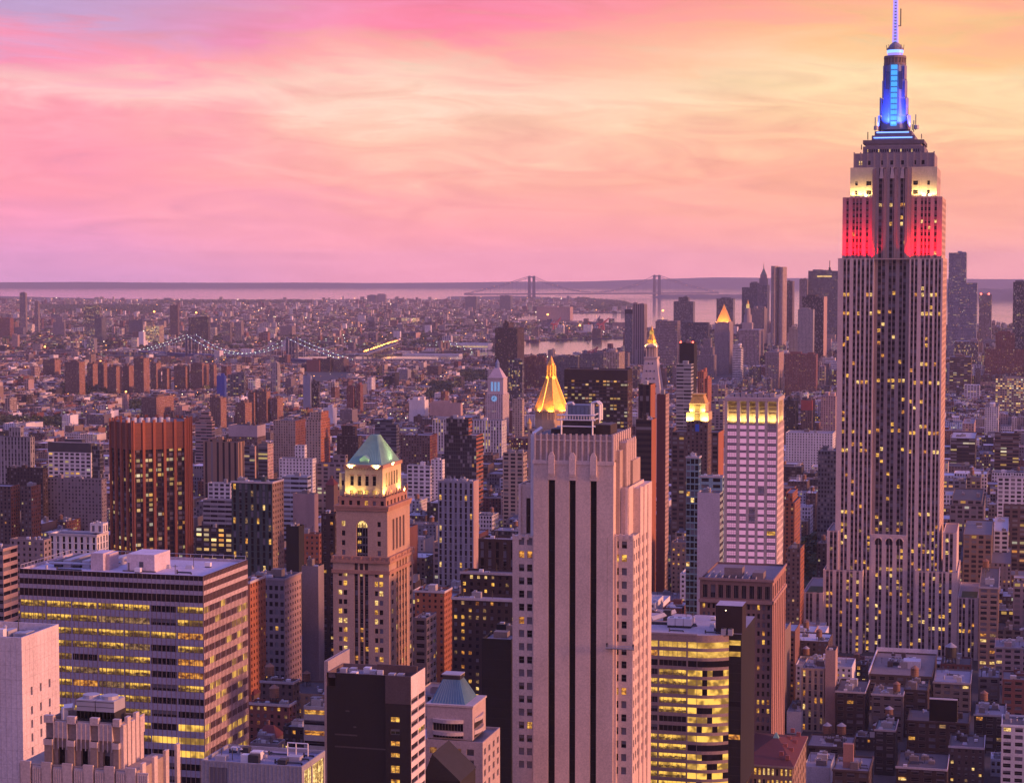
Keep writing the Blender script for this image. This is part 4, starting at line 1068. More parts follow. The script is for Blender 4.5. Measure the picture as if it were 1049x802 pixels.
# ================================================================== gold pyramid tower
def gold_pyramid():
    b = Bld('gold_pyramid_tower', 'stone tower with a glowing gold octagonal pyramid roof and lantern', 'skyscraper', 541, 579, 1950, 440, depth=36, vb=445, tint=(.38, .30, .25))
    w, d, T = b.w, b.d, b.top; cx, cy = w / 2 + .5, d / 2
    k = 1950 / FPX
    b.shell(0, w, 0, d, 0, T, front=False, right=False)
    b.facade('F', 0, 0, w, 0, T, grid(1, w - 1, 9, .45), rows_down(T - 2, T - 60, 3.9, 2.2), lit=.1)
    b.facade('R', w, 0, d, 0, T, grid(1, d - 1, 9, .45), rows_down(T - 2, T - 60, 3.9, 2.2), lit=.1)
    oc = lambda r: [(cx + r * math.cos(math.pi / 8 + math.pi / 4 * i), cy + r * math.sin(math.pi / 8 + math.pi / 4 * i)) for i in range(8)]
    zA, zB = b.lz(430), b.lz(421.5)
    ar = b.part('arcade', (.55, .40, .24)); ar.prism(oc(16.2), T, zA); ar.prism(oc(15.0), zA, zB)
    for i in range(32):
        a = 2 * math.pi * i / 32; ar.cyl(cx + 15.8 * math.cos(a), cy + 15.8 * math.sin(a), .35, .35, zA, zB, 6)
    ar.prism(oc(17.6), zB, zB + 1)
    py = b.part('pyramid_roof', mat='gold'); zC = b.lz(387.5)
    py.prism(oc(17.4), zB + 1, b.lz(420), 'gold', pts1=oc(16.8)); py.prism(oc(16.8), b.lz(420), zC, 'gold', pts1=oc(4.6))
    for i in range(8):
        a = math.pi / 8 + math.pi / 4 * i; py.bar((cx + 16.9 * math.cos(a), cy + 16.9 * math.sin(a), b.lz(420)), (cx + 4.7 * math.cos(a), cy + 4.7 * math.sin(a), zC), .35, 'gold')
    la = b.part('lantern', mat='gold'); zD, zE, zF = b.lz(383), b.lz(374), b.lz(365)
    la.prism(oc(5.2), zC, zC + 1.2, 'gold'); la.prism(oc(3.4), zC + 1.2, zE, 'gold'); la.prism(oc(4.2), zD, zD + .8, 'gold')
    for i in range(8):
        a = math.pi / 4 * i; la.bar((cx + 4.6 * math.cos(a), cy + 4.6 * math.sin(a), zC), (cx + 4.2 * math.cos(a), cy + 4.2 * math.sin(a), zE - 1), .3, 'gold')
    la.prism(oc(3.9), zE, zE + .8, 'gold'); la.prism(oc(3.2), zE + .8, zF, 'gold', pts1=oc(.2))
    for (x, y) in ((1, 1), (w - 1, 1), (w - 1, d - 1), (1, d - 1)):
        tr = b.part('corner_turret', (.5, .36, .22)); tr.cyl(x, y, 2.3, 2.3, T, T + 5.5, 10); tr.cyl(x, y, 2.6, 0.1, T + 5.5, T + 11, 10, 'gold')
    b.finish()
    for i in range(8):
        a = math.pi / 4 * i + .2
        lamp(b.root, 'floodlight', (cx + 21 * math.cos(a), cy + 21 * math.sin(a), zB - 2), (cx + 7 * math.cos(a), cy + 7 * math.sin(a), zC - 6), 46000 if math.sin(a) < .4 else 20000, (1.0, .42, .06), .6, 110)
    for i in range(4):
        a = math.pi / 2 * i - .8; lamp(b.root, 'floodlight', (cx + 7 * math.cos(a), cy + 7 * math.sin(a), zC - 2), (cx + 2 * math.cos(a), cy + 2 * math.sin(a), zE), 9000, (1.0, .6, .15), .4, 120)

# ================================================================== marble tower with gold lantern
def campanile():
    b = Bld('clock_campanile', 'white marble tower whose steep pyramid roof ends in a bright gold lantern', 'skyscraper', 653, 677.5, 2050, 408, depth=26, vb=408, tint=(.50, .42, .41))
    w, d, T = b.w, b.d, b.top; cx, cy = w / 2, d / 2
    b.shell(0, w, 0, d, 0, T, rooftint=(.5, .45, .45), parapet=0)
    sq = lambda r: [(cx - r, cy - r), (cx + r, cy - r), (cx + r, cy + r), (cx - r, cy + r)]
    b.wall.prism(sq(w / 2 + 1), T - 2, T)
    py = b.part('pyramid_roof', (.54, .46, .44)); z1 = b.lz(368)
    py.prism(sq(w / 2 - .8), T, z1, pts1=sq(6.4))
    for j in range(5):
        t = (j + .5) / 5.2; r = (w / 2 - .8) * (1 - t) + 6.4 * t; z = T + (z1 - T) * t
        for i in range(4 - j // 2):
            x = cx + (i - (3 - j // 2) / 2) * 4.2
            py.box(x - .55, x + .55, cy - r - .35, cy - r + .8, z, z + 1.5, 'dark')
    co = b.part('colonnade', (.5, .42, .38)); z2 = b.lz(352)
    co.prism(sq(7.2), z1, z1 + 2); co.prism(sq(3.6), z1 + 2, z2)
    for i in range(4):
        for j in range(4):
            if i in (0, 3) or j in (0, 3): co.cyl(cx - 5 + i * 3.33, cy - 5 + j * 3.33, .55, .55, z1 + 2, b.lz(356), 6)
    co.prism(sq(6), b.lz(356), b.lz(354.5)); co.prism(sq(5.2), b.lz(354.5), z2, pts1=sq(4.4))
    la = b.part('lantern', mat='gold'); la.cyl(cx, cy, 4.6, 4.6, z2, b.lz(348.5), 12, 'gold'); la.cyl(cx, cy, 4.2, 2.2, b.lz(348.5), b.lz(343), 12, 'gold'); la.cyl(cx, cy, 2, 1.6, b.lz(343), b.lz(338.5), 10, 'gold'); la.cyl(cx, cy, 1.5, .2, b.lz(338.5), b.lz(334), 10, 'gold')
    lo = b.part('beacon', mat='hall'); lo.cyl(cx, cy, 2.3, 2.3, b.lz(342.9), b.lz(339), 10, 'hall')
    b.finish()
    for i in range(4):
        a = math.pi / 2 * i + math.pi / 4 + math.pi; lamp(b.root, 'floodlight', (cx + 8.5 * math.cos(a), cy + 8.5 * math.sin(a), z2 - 3), (cx, cy, b.lz(345)), 26000, (1.0, .55, .12), .5, 110)

# ================================================================== white tower with a glowing crown
def lit_crown_tower():
    b = Bld('white_grid_tower', 'white tower with pink reflecting windows and a row of glowing yellow crown recesses', 'skyscraper', 742.5, 797, 1000, 405, xf=803.5, vb=590, tint=(.47, .40, .38))
    w, d, T = b.w, b.d, b.top; k = 1000 / FPX
    zc = b.lz(434)
    px = [(744.5, 754), (757.4, 764), (766.8, 773.2), (776.2, 782.6), (785.5, 794.5)]
    cols = [(b.lx(p, 520), b.lx(q, 520)) for p, q in px]
    P = 7.32 * k; rws = rows_down(zc - .5, 0, P, 4.6 * k)
    b.facade('F', 0, 0, w, 0, zc, cols, rws, rec=.5, srec=.0, stint=(.26, .21, .25), pane=lambda x, z: 'pinkglow' if R.random() < .93 else ('mirror' if R.random() < .8 else 'warm'), tint=b.tint)
    b.bars = (3, 1)
    b.facade('R', w, 0, d, 0, zc, grid(0, d, 5, .45), rws, rec=.4, tint=(.63, .50, .455), pane='blind')
    b.shell(0, w, 0, d, 0, zc, front=False, right=False)
    # crown: square pillars in front of deep lit recesses
    cr = b.part('crown', (.47, .40, .37)); cr.box(0, w, 5, d - 3, zc - 1, T - 1.2, tint=(.42, .34, .26), top='roof')
    edges = [0] + [x for c in cols for x in c] + [w]
    for i in range(0, len(edges), 2):
        cr.box(edges[i], edges[i + 1], 0, 5, zc, b.lz(411), tint=(.50, .42, .39))
    cr.box(-.2, w + .2, -.2, d + .2, b.lz(411), b.lz(407.5), tint=(.44, .36, .35), bottom=True)
    for (c, e) in cols:
        for j in range(3): cr.box(c, e, 4.6, 5, b.lz(425 - 4 * j), b.lz(424 - 4 * j), tint=(.3, .22, .15))
    cr.box(w - .6, w, 5, d - 8, zc, b.lz(411), tint=(.62, .48, .34))
    tp = b.part('roof_plant', (.3, .27, .28))
    for i in range(8): tp.box(2 + i * 3, 4.2 + i * 3, 4, 9, b.lz(407.5), b.lz(404.5 - (i % 3) * .9))
    b.finish()
    for (c, e) in cols:
        lamp(b.root, 'floodlight', ((c + e) / 2, 2.0, zc + .4), ((c + e) / 2, 5, b.lz(416)), 3400, (1.0, .68, .22), .5, 160)
    for y in (4, 12, 20): lamp(b.root, 'floodlight', (w + 2.2, y, zc + .2), (w, y, b.lz(418)), 2600, (1.0, .62, .18), .4, 150)

# ================================================================== brown stone block below it
def brown_cornice_block():
    b = Bld('brown_stone_block', 'brown stone block with tall attic windows, just below the white grid tower', 'building', 717, 791.5, 850, 595, xf=805, vb=780, tint=(.20, .125, .11))
    w, d, T = b.w, b.d, b.top; k = 850 / FPX
    cols = grid(.6, w - .6, 9, .62); z1 = b.lz(599.5); z2 = b.lz(613)
    b.facade('F', 0, 0, w, z2 - 1.5, T, cols, [(z2, z1)], rec=.7, pane='dark'); b.bars = (2, 0)
    P = 9.0 * k; zl = b.lz(619)
    rl = rows_down(zl, 0, P, 5.0 * k)
    b.facade('F', .5, 0, w, 0, z2 - 1.5, grid(.6, w - .6, 14, .5), rl, rec=.5, lit=.2, kinds=('warm', 'amber'))
    fl = (.38, .21, .17)
    b.facade('R', w, 0, d, z2 - 1.5, T, grid(0, d, 7, .5), [(z2, z1)], rec=.6, pane='dark', tint=fl)
    b.facade('R', w, 0, d, 0, z2 - 1.5, grid(0, d, 7, .40), rl, rec=.6, srec=.4, stint=(.10, .055, .05), lit=.04, blind=.05, tint=fl)
    b.wall.box(-.5, w + .6, -.6, 0, z2 - 2.0, z2 - .6, tint=(.30, .2, .18)); b.wall.box(w, w + .6, -.6, d, z2 - 2.0, z2 - .6, tint=(.4, .25, .2)); b.wall.box(-.5, w + .6, -.5, 0, T - .6, T + .5, tint=(.30, .2, .18)); b.wall.box(w, w + .5, 0, d, T - .6, T + .5, tint=fl)
    b.shell(0, w, 0, d, 0, T, front=False, right=False, rooftint=(.22, .18, .2))
    m = b.part('roof_plant', (.2, .16, .16)); m.box(w * .3, w * .55, 8, 16, T - 1, T + 4); m.box(w * .7, w * .85, 6, 15, T - 1, T + 2.4)
    for i in range(8): m.box(w * .1 + i * 3, w * .1 + i * 3 + .2, 3, 20, T - 1, T + .7, 'steel')
    b.finish()

# ================================================================== curved office with golden floors
def golden_office():
    b = Bld('curved_glass_office', 'curved office block with golden lit floors and a black end wall, lower right', 'office building', 612, 745, 730, 652, xf=752, vb=802, tint=(.24, .19, .19), foot=False)
    w, d, T = b.w, 45.0, b.top; k = 600 / FPX
    xs = b.lx(714, 720); P = 11.95 * k
    rws = rows_down(T - 2.7, 42, P, 7.8 * k)
    cols = []; e = [b.lx(p, 720) for p in (612, 633, 648, 662.5, 674, 703.5, 714)]
    for i in range(len(e) - 1): cols.append((e[i] + .3, e[i + 1] - .2))
    def pane(x, z):
        r = int((T - 2.7 - z) / P)
        if r == 0: return 'hall'
        if r == 1: return 'hall' if x > e[4] else 'amber'
        if r == 2: return 'dark'
        if r in (8, 9) and x < e[5]: return 'dark'
        if r == 11 and x > e[5]: return 'dark'
        return 'office' if R.random() < .88 else 'dark'
    b.bars = (5, 0)
    b.facade('F', 0, 0, xs, 30, T, cols, rws, rec=.3, tint=(.26, .20, .20), pane=pane)
    # the right end bends back in facets
    n = 6; pts = [(xs, 0)]
    for i in range(1, n + 1): pts.append((xs + (w - xs) * i / n, 4.5 * (i / n) ** 2))
    for i in range(n):
        p, q = pts[i], pts[i + 1]
        zz = T
        b.wall.poly([(*p, T - 2.7), (*q, T - 2.7), (*q, T), (*p, T)], None, (.26, .20, .20))
        for j, (a, c) in enumerate(rws[::-1]):
            nz = rws[::-1][j + 1][1] if j + 1 < len(rws) else 30
            g = b.part('window', mat='dark'); kd = pane((p[0] + q[0]) / 2, (a + c) / 2); kd = kd if j < 2 or R.random() < .75 else 'dark'
            g.poly([(p[0], p[1] + .15, a), (q[0], q[1] + .15, a), (q[0], q[1] + .15, c), (p[0], p[1] + .15, c)], kd)
            b.wall.poly([(*p, nz), (*q, nz), (*q, a), (*p, a)], None, (.26, .20, .20)); b.wall.poly([(*p, a), (*q, a), (q[0], q[1] + .15, a), (p[0], p[1] + .15, a)], None, (.26, .2, .2))
    yb_ = pts[-1][1]
    # black end block
    x1 = b.lx(759, 720, yb_); be = b.part('end_block', (.014, .012, .013)); dd = b.side(773, 700, x1)[0]
    dd = max(18, min(dd, 60))
    be.box(w + .01, x1, yb_ + .2, dd, 60, T + .3, tint=(.014, .012, .013), top='roof', ttint=(.3, .27, .3))
    for j in range(18): be.box(w + .01, x1 + .03, yb_ + .12, yb_ + .2, T - 4 - j * P, T - 3.85 - j * P, tint=(.035, .028, .028))
    for (y, kd) in ((658, 'hall'), (669.5, 'hall'), (755, 'amber'), (721, 'dark')):
        g = b.part('window', mat=kd); g.poly([(w + .15, yb_ + .1, b.lz(y + 5, 750)), (x1 - .3, yb_ + .1, b.lz(y + 5, 750)), (x1 - .3, yb_ + .1, b.lz(y, 750)), (w + .15, yb_ + .1, b.lz(y, 750))], kd)
    b.roof.poly([(0, 0, T - .1)] + [(*p, T - .1) for p in pts] + [(w, dd, T - .1), (0, dd, T - .1)], 'roof', (.42, .36, .38))
    b.wall.poly([(w, dd, 60), (0, dd, 60), (0, dd, T), (w, dd, T)])
    b.wall.box(0, xs, -.15, .1, T - .2, T + .45, tint=(.33, .27, .27))
    # bulkhead and chillers
    r = ray(733, 653); x0, _ = b.hit(733, 650, 6); xb2, _ = b.hit(764, 650, 6)
    bk = b.part('bulkhead', (.020, .012, .013)); bk.box(x0, xb2 - 1.4, 6, 17, T - .1, b.lz(620, 740, 6), tint=(.022, .013, .014), top='roof', ttint=(.45, .4, .45))
    bl = b.part('bulkhead_light', mat='lampw'); xx, zz = b.hit(743.5, 625.5, 5.9); bl.box(xx - .15, xx + .15, 5.85, 5.99, zz, zz + .3, 'lampw')
    for i in range(3):
        c0, _ = b.hit(683.5 + 8.3 * i, 632, 14); c1, _ = b.hit(691.3 + 8.3 * i, 632, 14)
        ch = b.part('chiller', mat='white'); ch.box(c0, c1, 14, 18, T + .8, T + 3.6, 'white'); ch.box(c0 + .1, c1 - .1, 14.1, 17.9, T - .1, T + .8, 'darksteel'); ch.cyl((c0 + c1) / 2, 16, .9, .9, T + 3.6, T + 4.0, 12, 'steel')
    for i in range(2):
        c0, _ = b.hit(739 + 7 * i, 646, 4); cu = b.part('cooling_tower', mat='steel'); cu.box(c0, c0 + 1.8, 3, 5.4, T - .1, T + 2.2, 'steel'); cu.cyl(c0 + .9, 4.2, .7, .7, T + 2.2, T + 2.6, 10, 'darksteel')
    b.details(c0 - 24, c0 - 1, 3, 40, T - .1, 14)
    dct = b.part('duct', mat='steel'); y = 17
    c0, _ = b.hit(664, 634, y); c1, _ = b.hit(712, 634, y); dct.box(c0, c1, y + 2, y + 3.2, T - .1, T + .9, 'darksteel'); dct.bar((c0, 24, T + 1), (c0 + 8, 32, T + 3), .8); dct.box(c0 + 4, c0 + 7, 28, 32, T - .1, T + 4, 'darksteel')
    b.claim(0, x1 + 1, 0, dd)
    b.finish()

# ================================================================== the great stepped spire skyscraper
def spire_skyscraper():
    b = Bld('stepped_spire_skyscraper', 'tallest skyscraper, grey stone with blue lit mast, yellow and red floodlit upper tiers', 'skyscraper', 858.5, 966, 1300, 264.5, depth=80, vb=668, tint=(.63, .50, .455))
    w, d, T = b.w, b.d, b.top; k = 1300 / FPX; SP = (.10, .075, .08); tR = (.56, .38, .29)
    g = lambda p, y=450, v=0: b.lx(p, y, v)
    z_ = lambda y, v=0: b.lz(y, 912, v)
    cs = lambda L, v=0, y=450: [(g(p, y, v), g(q, y, v)) for p, q in L]
    def pane(x, z):
        r = round(z / 4.2)
        h = (r * 7919 % 97) / 97.0
        low = z < z_(520)
        pr = .25 if low else (.44 if h < .16 else .05)
        if R.random() < pr: return R.choice(('warm', 'warm', 'pale', 'amber') if not low else ('warm', 'pale', 'dim', 'amber', 'warm'))
        return 'blind' if R.random() < .22 else 'dark'
    rall = rows_down(z_(268), 0, 4.2, 2.35)
    SR = .45; kw = dict(rec=.75, srec=SR, stint=SP, pane=pane)
    Lc = cs([(862.2, 864.8), (866, 868.6), (872.3, 875), (876.6, 879.2), (880.7, 883.4), (885.6, 888.2), (889.4, 892)])
    Rc = cs([(931.2, 933.8), (935, 937.6), (941.8, 944.6), (946.2, 949), (950.6, 953.4), (955.6, 958), (959.2, 961.6)])
    xa, xb = g(893.5), g(929.5)
    b.facade('F', 0, 0, xa, 0, T, Lc, rall, score=0, **kw); b.facade('F', 0, xb, w, 0, T, Rc, rall, **kw)
    # recessed centre bay, runs on up through the next tier
    vc = 3.0; zb = z_(549); Cc = [(g(p, 450, vc), g(q, 450, vc)) for p, q in ((897.4, 900.6), (901.6, 904.6), (908.4, 911.4), (912.4, 915.4), (919.4, 922.2), (923.2, 926))]
    zt2 = b.lz(172, 912, vc)
    b.facade('F', vc, xa, xb, zb - 6, zt2, Cc, rows_down(b.lz(176, 912, vc), zb, 4.2, 2.35), tint=(.34, .27, .25), score=0, **kw)
    for x in (xa, xb): b.wall.poly([(x, 0, zb), (x, vc, zb), (x, vc, T), (x, 0, T)])
    # projecting centre below the arches
    Cl = cs([(896.6, 899.2), (900.2, 902.8), (907.6, 910.2), (911.2, 913.8), (918.2, 920.8), (921.8, 924.4)], -.5, 600)
    b.facade('F', -.5, xa, xb, 0, zb - 2, Cl, [r for r in rall if r[1] < zb - 6], rec=.6, srec=.3, stint=SP, pane=pane)
    b.wall.box(xa, xb, -.5, vc, zb - 2, zb + .8)
    for i, (c, e) in enumerate(((896.4, 903.2), (907.4, 914.2), (918, 924.8))):
        c, e = g(c, 550, -.6), g(e, 550, -.6); am, ra = (c + e) / 2, (e - c) / 2; ap = b.part('arched_window', mat='dark')
        ap.poly([(c, -.55, zb - 6)] + [(e, -.55, zb - 6)] + [(am + ra * math.cos(math.pi * j / 8), -.55, zb - 3.4 + ra * .9 * math.sin(math.pi * j / 8)) for j in range(9)], 'dark')
        ap.box(am - .25, am + .25, -.7, -.56, zb - 6, zb - 3.4 + ra * .9, 'frame')
        pr = None
        for j in range(9):
            q = (am + (ra + .25) * math.cos(math.pi * j / 8), -.7, zb - 3.4 + (ra + .25) * .9 * math.sin(math.pi * j / 8))
            if pr: ap.bar(pr, q, .22, 'masonry', b.tint)
            pr = q
    # west flank
    b.facade('R', w, 0, d, 0, T, grid(1.5, d - 1.5, 12, .36), rall, rec=.4, pane=lambda x, z: 'blind', tint=tR, score=-2)
    b.shell(0, w, 0, d, 0, T, front=False, right=False, rooftint=(.3, .27, .27))
    # shoulders
    def block(px0, px1, py, v, dep, lists, yref=610, zr=None, pitch=4.2):
        x0, x1 = b.lx(px0, yref, v), b.lx(px1, yref, v); zt = b.lz(py, (px0 + px1) / 2, v)
        b.facade('F', v, x0, x1, 0, zt, [(b.lx(p, yref, v), b.lx(q, yref, v)) for p, q in lists], [r for r in rall if r[1] < zt - 1.2], score=-.5, **kw)
        b.shell(x0, x1, v, v + dep, 0, zt, front=False, rooftint=(.27, .24, .25)); b.claim(x0, x1, v, v + dep); return x0, x1, zt
    block(847, 858.6, 543.5, -1.5, 46, [(850, 853), (854, 857)], 560); block(966, 980, 545.5, -1.5, 52, [(968.6, 971.6), (973, 976)], 560)
    block(843, 883.5, 584, -8, 60, [(846, 848.8), (850, 852.6), (856.4, 859), (860.2, 862.8), (866.8, 869.4), (870.6, 873.2), (877, 879.6)])
    block(937, 981, 585.5, -8, 60, [(941, 943.6), (944.8, 947.4), (951.4, 954), (955.2, 957.8), (961.8, 964.4), (965.6, 968.2), (972, 974.6)])
    x0, x1, zt = block(822, 843, 606.5, -12, 66, [(825.4, 828), (829.2, 831.8), (836, 838.6)], 640); b.roof.poly([(x0 + 2, -9, zt - .85), (x1 - 1, -9, zt - .85), (x1 - 1, 20, zt - .85), (x0 + 2, 20, zt - .85)], 'grass')
    x0, x1, zt = block(981, 1002, 612, -12, 66, [(982.4, 984.8), (986, 988.4), (991.8, 994.2), (995.4, 997.8)], 640); b.roof.poly([(x0 + 2, -9, zt - .85), (x1 - 1, -9, zt - .85), (x1 - 1, 20, zt - .85), (x0 + 2, 20, zt - .85)], 'grass')
    # next tier, red floodlit
    v1 = 5.0; u0, u1 = g(863, 230, v1), g(965, 230, v1); z2 = b.lz(202, 912, v1); e0, e1 = g(898.4, 230, v1), g(928, 230, v1)
    r2 = rows_down(b.lz(206, 912, v1), T, 4.2, 2.35)
    RT = (.38, .29, .27)
    f2 = lambda L: [(g(p, 230, v1), g(q, 230, v1)) for p, q in L]
    k2 = dict(rec=.75, srec=.45, stint=(.2, .14, .14), tint=RT, score=.4, pane=lambda x, z: R.choice(('warm', 'pale')) if R.random() < .06 else 'dark')
    b.facade('F', v1, u0, e0, T, z2, f2([(866.8, 869.2), (873.2, 875.6), (876.8, 879.2), (880.4, 882.8), (887, 889.6)]), r2, **k2)
    b.facade('F', v1, e1, u1, T, z2, f2([(936.4, 939), (943, 945.4), (946.8, 949.2), (950.6, 953), (957, 959.6)]), r2, **k2)
    for x in (e0, e1): b.wall.poly([(x, vc, T), (x, v1 + 4, T), (x, v1 + 4, zt2), (x, vc, zt2)], None, (.24, .19, .185))
    b.facade('F', vc, xa - .6, xa, T, zt2, [], [], tint=(.28, .22, .21)) ; b.facade('F', vc, xb, xb + .6, T, zt2, [], [], tint=(.28, .22, .21))
    b.facade('R', u1, v1, d - 5, T, z2, grid(v1 + 1, d - 6, 8, .4), r2, rec=.4, pane='blind', tint=tR, score=-2)
    b.shell(u0, u1, v1, d - 5, T, z2, front=False, right=False, rooftint=(.3, .27, .26), parapet=.6)
    # yellow floodlit tier
    v2 = 9.0; t0, t1 = g(871, 190, v2), g(959.8, 190, v2); z3 = b.lz(171.5, 912, v2)
    f3 = [(g(p, 190, v2), g(q, 190, v2)) for p, q in ((876, 878.6), (887.4, 892.6), (935.4, 940.4), (949.8, 952.6))]
    b.facade('F', v2, t0, t1, z2, z3, f3, [(b.lz(y + 4.4, 912, v2), b.lz(y, 912, v2)) for y in (195, 185.5)], rec=.6, tint=(.50, .42, .36), score=.6, pane='dark')
    b.facade('R', t1, v2, d - 9, z2, z3, grid(v2 + 1, d - 10, 5, .3), [(z3 - 10, z3 - 6)], rec=.5, tint=(.5, .4, .33), pane='blind')
    b.shell(t0, t1, v2, d - 9, z2, z3, front=False, right=False, parapet=.6)
    # centre piers with winged finials, standing up in front of the yellow tier
    cp_ = b.part('centre_piers', (.27, .21, .21)); zf = b.lz(173, 912, 2.2)
    for p in (894.6, 906, 917, 928): 
        x = g(p, 230, 2.2); cp_.box(x - .9, x + .9, 2.2, v2, T, zf, tint=(.27, .21, .21))
    for p in (903, 914, 924.4):
        x = g(p, 180, 2.0); cp_.prism([(x - 1.4, 1.9), (x + 1.4, 1.9), (x + 1.4, v2), (x - 1.4, v2)], b.lz(183, 912, 2), zf + 1, tint=(.42, .36, .36), pts1=[(x - .7, 2.5), (x + .7, 2.5), (x + .7, v2), (x - .7, v2)])
    cp_.box(xa, xb, v2 - .6, v2, z2, zt2 + .6, tint=(.34, .27, .25))
    # attic block and observation deck
    v3 = 11.0; a0, a1 = g(875, 165, v3), g(956.8, 165, v3); z4 = b.lz(157, 912, v3)
    b.facade('F', v3, a0, a1, z3, z4, [(g(p, 165, v3), g(p + 3.2, 165, v3)) for p in (880, 888.6, 901.4, 912, 922.8, 935.4, 944)], [(b.lz(169, 912, v3), b.lz(164.6, 912, v3))], rec=.6, tint=(.31, .25, .25), pane=lambda x, z: 'pale' if x < a0 + 8 else 'dark')
    b.shell(a0, a1, v3, d - 11, z3, z4, front=False, tint=(.31, .25, .25), parapet=.6)
    for i in range(13): b.wall.box(a0 + (a1 - a0) * i / 12 - .4, a0 + (a1 - a0) * i / 12 + .4, v3 - .35, v3, z3, z4 + .8, tint=(.33, .27, .27))
    ob = b.part('observatory', (.26, .23, .27)); v4 = 14.0
    def tier(p0, p1, y0, y1, v, tint, dd=None):
        q0, q1 = g(p0, (y0 + y1) / 2, v), g(p1, (y0 + y1) / 2, v); ob.box(q0, q1, v, d - v, b.lz(y0, 912, v), b.lz(y1, 912, v), tint=tint); return q0, q1, b.lz(y1, 912, v)
    tier(884, 947, 157.2, 150, v4, (.20, .17, .21)); tier(886.5, 944, 150, 147.4, 16, (.30, .27, .32)); q0, q1, zz = tier(884, 946.5, 147.4, 143.5, 15, (.15, .13, .16)); 
    tier(893, 937, 143.5, 138.8, 18, (.16, .15, .22)); tier(896, 934, 138.8, 134.5, 20, (.16, .15, .24))
    for i in range(24): 
        x = g(889 + 52 * i / 23, 150, v4); ob.box(x - .3, x + .3, v4 - .15, v4, b.lz(156, 912, v4), b.lz(153, 912, v4), 'pale' if i % 5 == 0 else 'dark')
    tb = b.part('blue_tube_lights', mat='neon')
    for (p0, p1, y, v) in ((898, 931, 135.8, 19.6), (895, 934.5, 141.2, 17.6)): tb.box(g(p0, y, v), g(p1, y, v), v - .3, v, b.lz(y + .6, 912, v), b.lz(y - .6, 912, v), 'neon')
    # mast: a stone and metal shaft flaring at the foot, with a strip of blue glass
    cx, cy = (g(916.2, 100, 26)), 29.0
    ms = b.part('mast', (.33, .34, .46))
    zz = [b.lz(y, 912, 26) for y in (133.5, 118, 100, 82, 67)]
    hw = [x * 1326 / FPX for x in (14.2, 12.2, 10.9, 10.3, 10.0)]
    for i in range(4):
        r0, r1 = hw[i], hw[i + 1]
        o = lambda r: [(cx - r, cy - r * .45), (cx - r * .45, cy - r), (cx + r * .45, cy - r), (cx + r, cy - r * .45), (cx + r, cy + r * .45), (cx + r * .45, cy + r), (cx - r * .45, cy + r), (cx - r, cy + r * .45)]
        ms.prism(o(r0), zz[i], zz[i + 1], tint=(.22, .26, .46), pts1=o(r1))  # blue of the floodlights put into the shaft tint
    for sx in (-1, 1):   # winged buttresses
        for i in range(4):
            ms.prism([(cx + sx * hw[i] * .98, cy - hw[i] * .8), (cx + sx * hw[i] * 1.14, cy - hw[i] * .4), (cx + sx * hw[i] * 1.14, cy + hw[i] * .4), (cx + sx * hw[i] * .98, cy + hw[i] * .8)][::sx], zz[i], zz[i] + (zz[i + 1] - zz[i]) * .95, tint=(.26, .22, .28))
        ms.box(cx + sx * 4.4 - 1.1, cx + sx * 4.4 + 1.1, cy - hw[3] - .9, cy - hw[3] + 1, b.lz(92, 912, 26), b.lz(74, 912, 26), tint=(.10, .09, .13))
    gs = b.part('mast_window', mat='cyan'); yf = cy - hw[0] - .25
    y0 = cy - hw[0]; y1 = cy - hw[4]
    for i in range(11):
        ta, tb_ = i / 11 + .008, (i + 1) / 11 - .012
        za, zb2 = zz[0] + 2 + (zz[4] - zz[0] - 2) * ta, zz[0] + 2 + (zz[4] - zz[0] - 2) * tb_
        for c in (-1, 1):
            xx = cx + c * 1.05
            gs.box(xx - .95, xx + .95, y0 - .5, y1 + .5, za, zb2, 'cyan')
    rg = b.part('ring_deck', (.22, .17, .17)); K = 1329 / FPX
    rg.cyl(cx, cy, 11.2 * K, 11.4 * K, b.lz(67, 912, 26), b.lz(65, 912, 26), 20); rg.cyl(cx, cy, 10 * K, 10.4 * K, b.lz(65, 912, 26), b.lz(60, 912, 26), 20); rg.cyl(cx, cy, 11.4 * K, 11.0 * K, b.lz(60, 912, 26), b.lz(57.5, 912, 26), 20)
    for i in range(20):
        a = 2 * math.pi * i / 20; rg.box(cx + 10.8 * K * math.cos(a) - .2, cx + 10.8 * K * math.cos(a) + .2, cy + 10.8 * K * math.sin(a) - .2, cy + 10.8 * K * math.sin(a) + .2, b.lz(65, 912, 26), b.lz(60, 912, 26), tint=(.4, .28, .22))
    bl = b.part('lit_ring', mat='neon'); bl.cyl(cx, cy, 8.1 * K, 8.1 * K, b.lz(54.5, 912, 26), b.lz(51.5, 912, 26), 20, 'neon'); bl.cyl(cx, cy, 7.6 * K, 7.6 * K, b.lz(57.5, 912, 26), b.lz(54.5, 912, 26), 20, 'violet')
    dm = b.part('dome_cap', (.26, .25, .34)); dm.cyl(cx, cy, 8.3 * K, 8.0 * K, b.lz(51.5, 912, 26), b.lz(49, 912, 26), 20); dm.cyl(cx, cy, 7.2 * K, 5.4 * K, b.lz(49, 912, 26), b.lz(46, 912, 26), 20); dm.cyl(cx, cy, 5.4 * K, 2.6 * K, b.lz(46, 912, 26), b.lz(43.5, 912, 26), 20)
    for i in range(8):
        a = 2 * math.pi * i / 8; dm.bar((cx + 8.4 * K * math.cos(a), cy + 8.4 * K * math.sin(a), b.lz(51, 912, 26)), (cx + 8.8 * K * math.cos(a), cy + 8.8 * K * math.sin(a), b.lz(46, 912, 26)), .12, 'darksteel')
    an = b.part('antenna', mat='violet'); zA, zB = b.lz(43.5, 912, 26), b.lz(-38, 912, 26); r = 2.3 * K
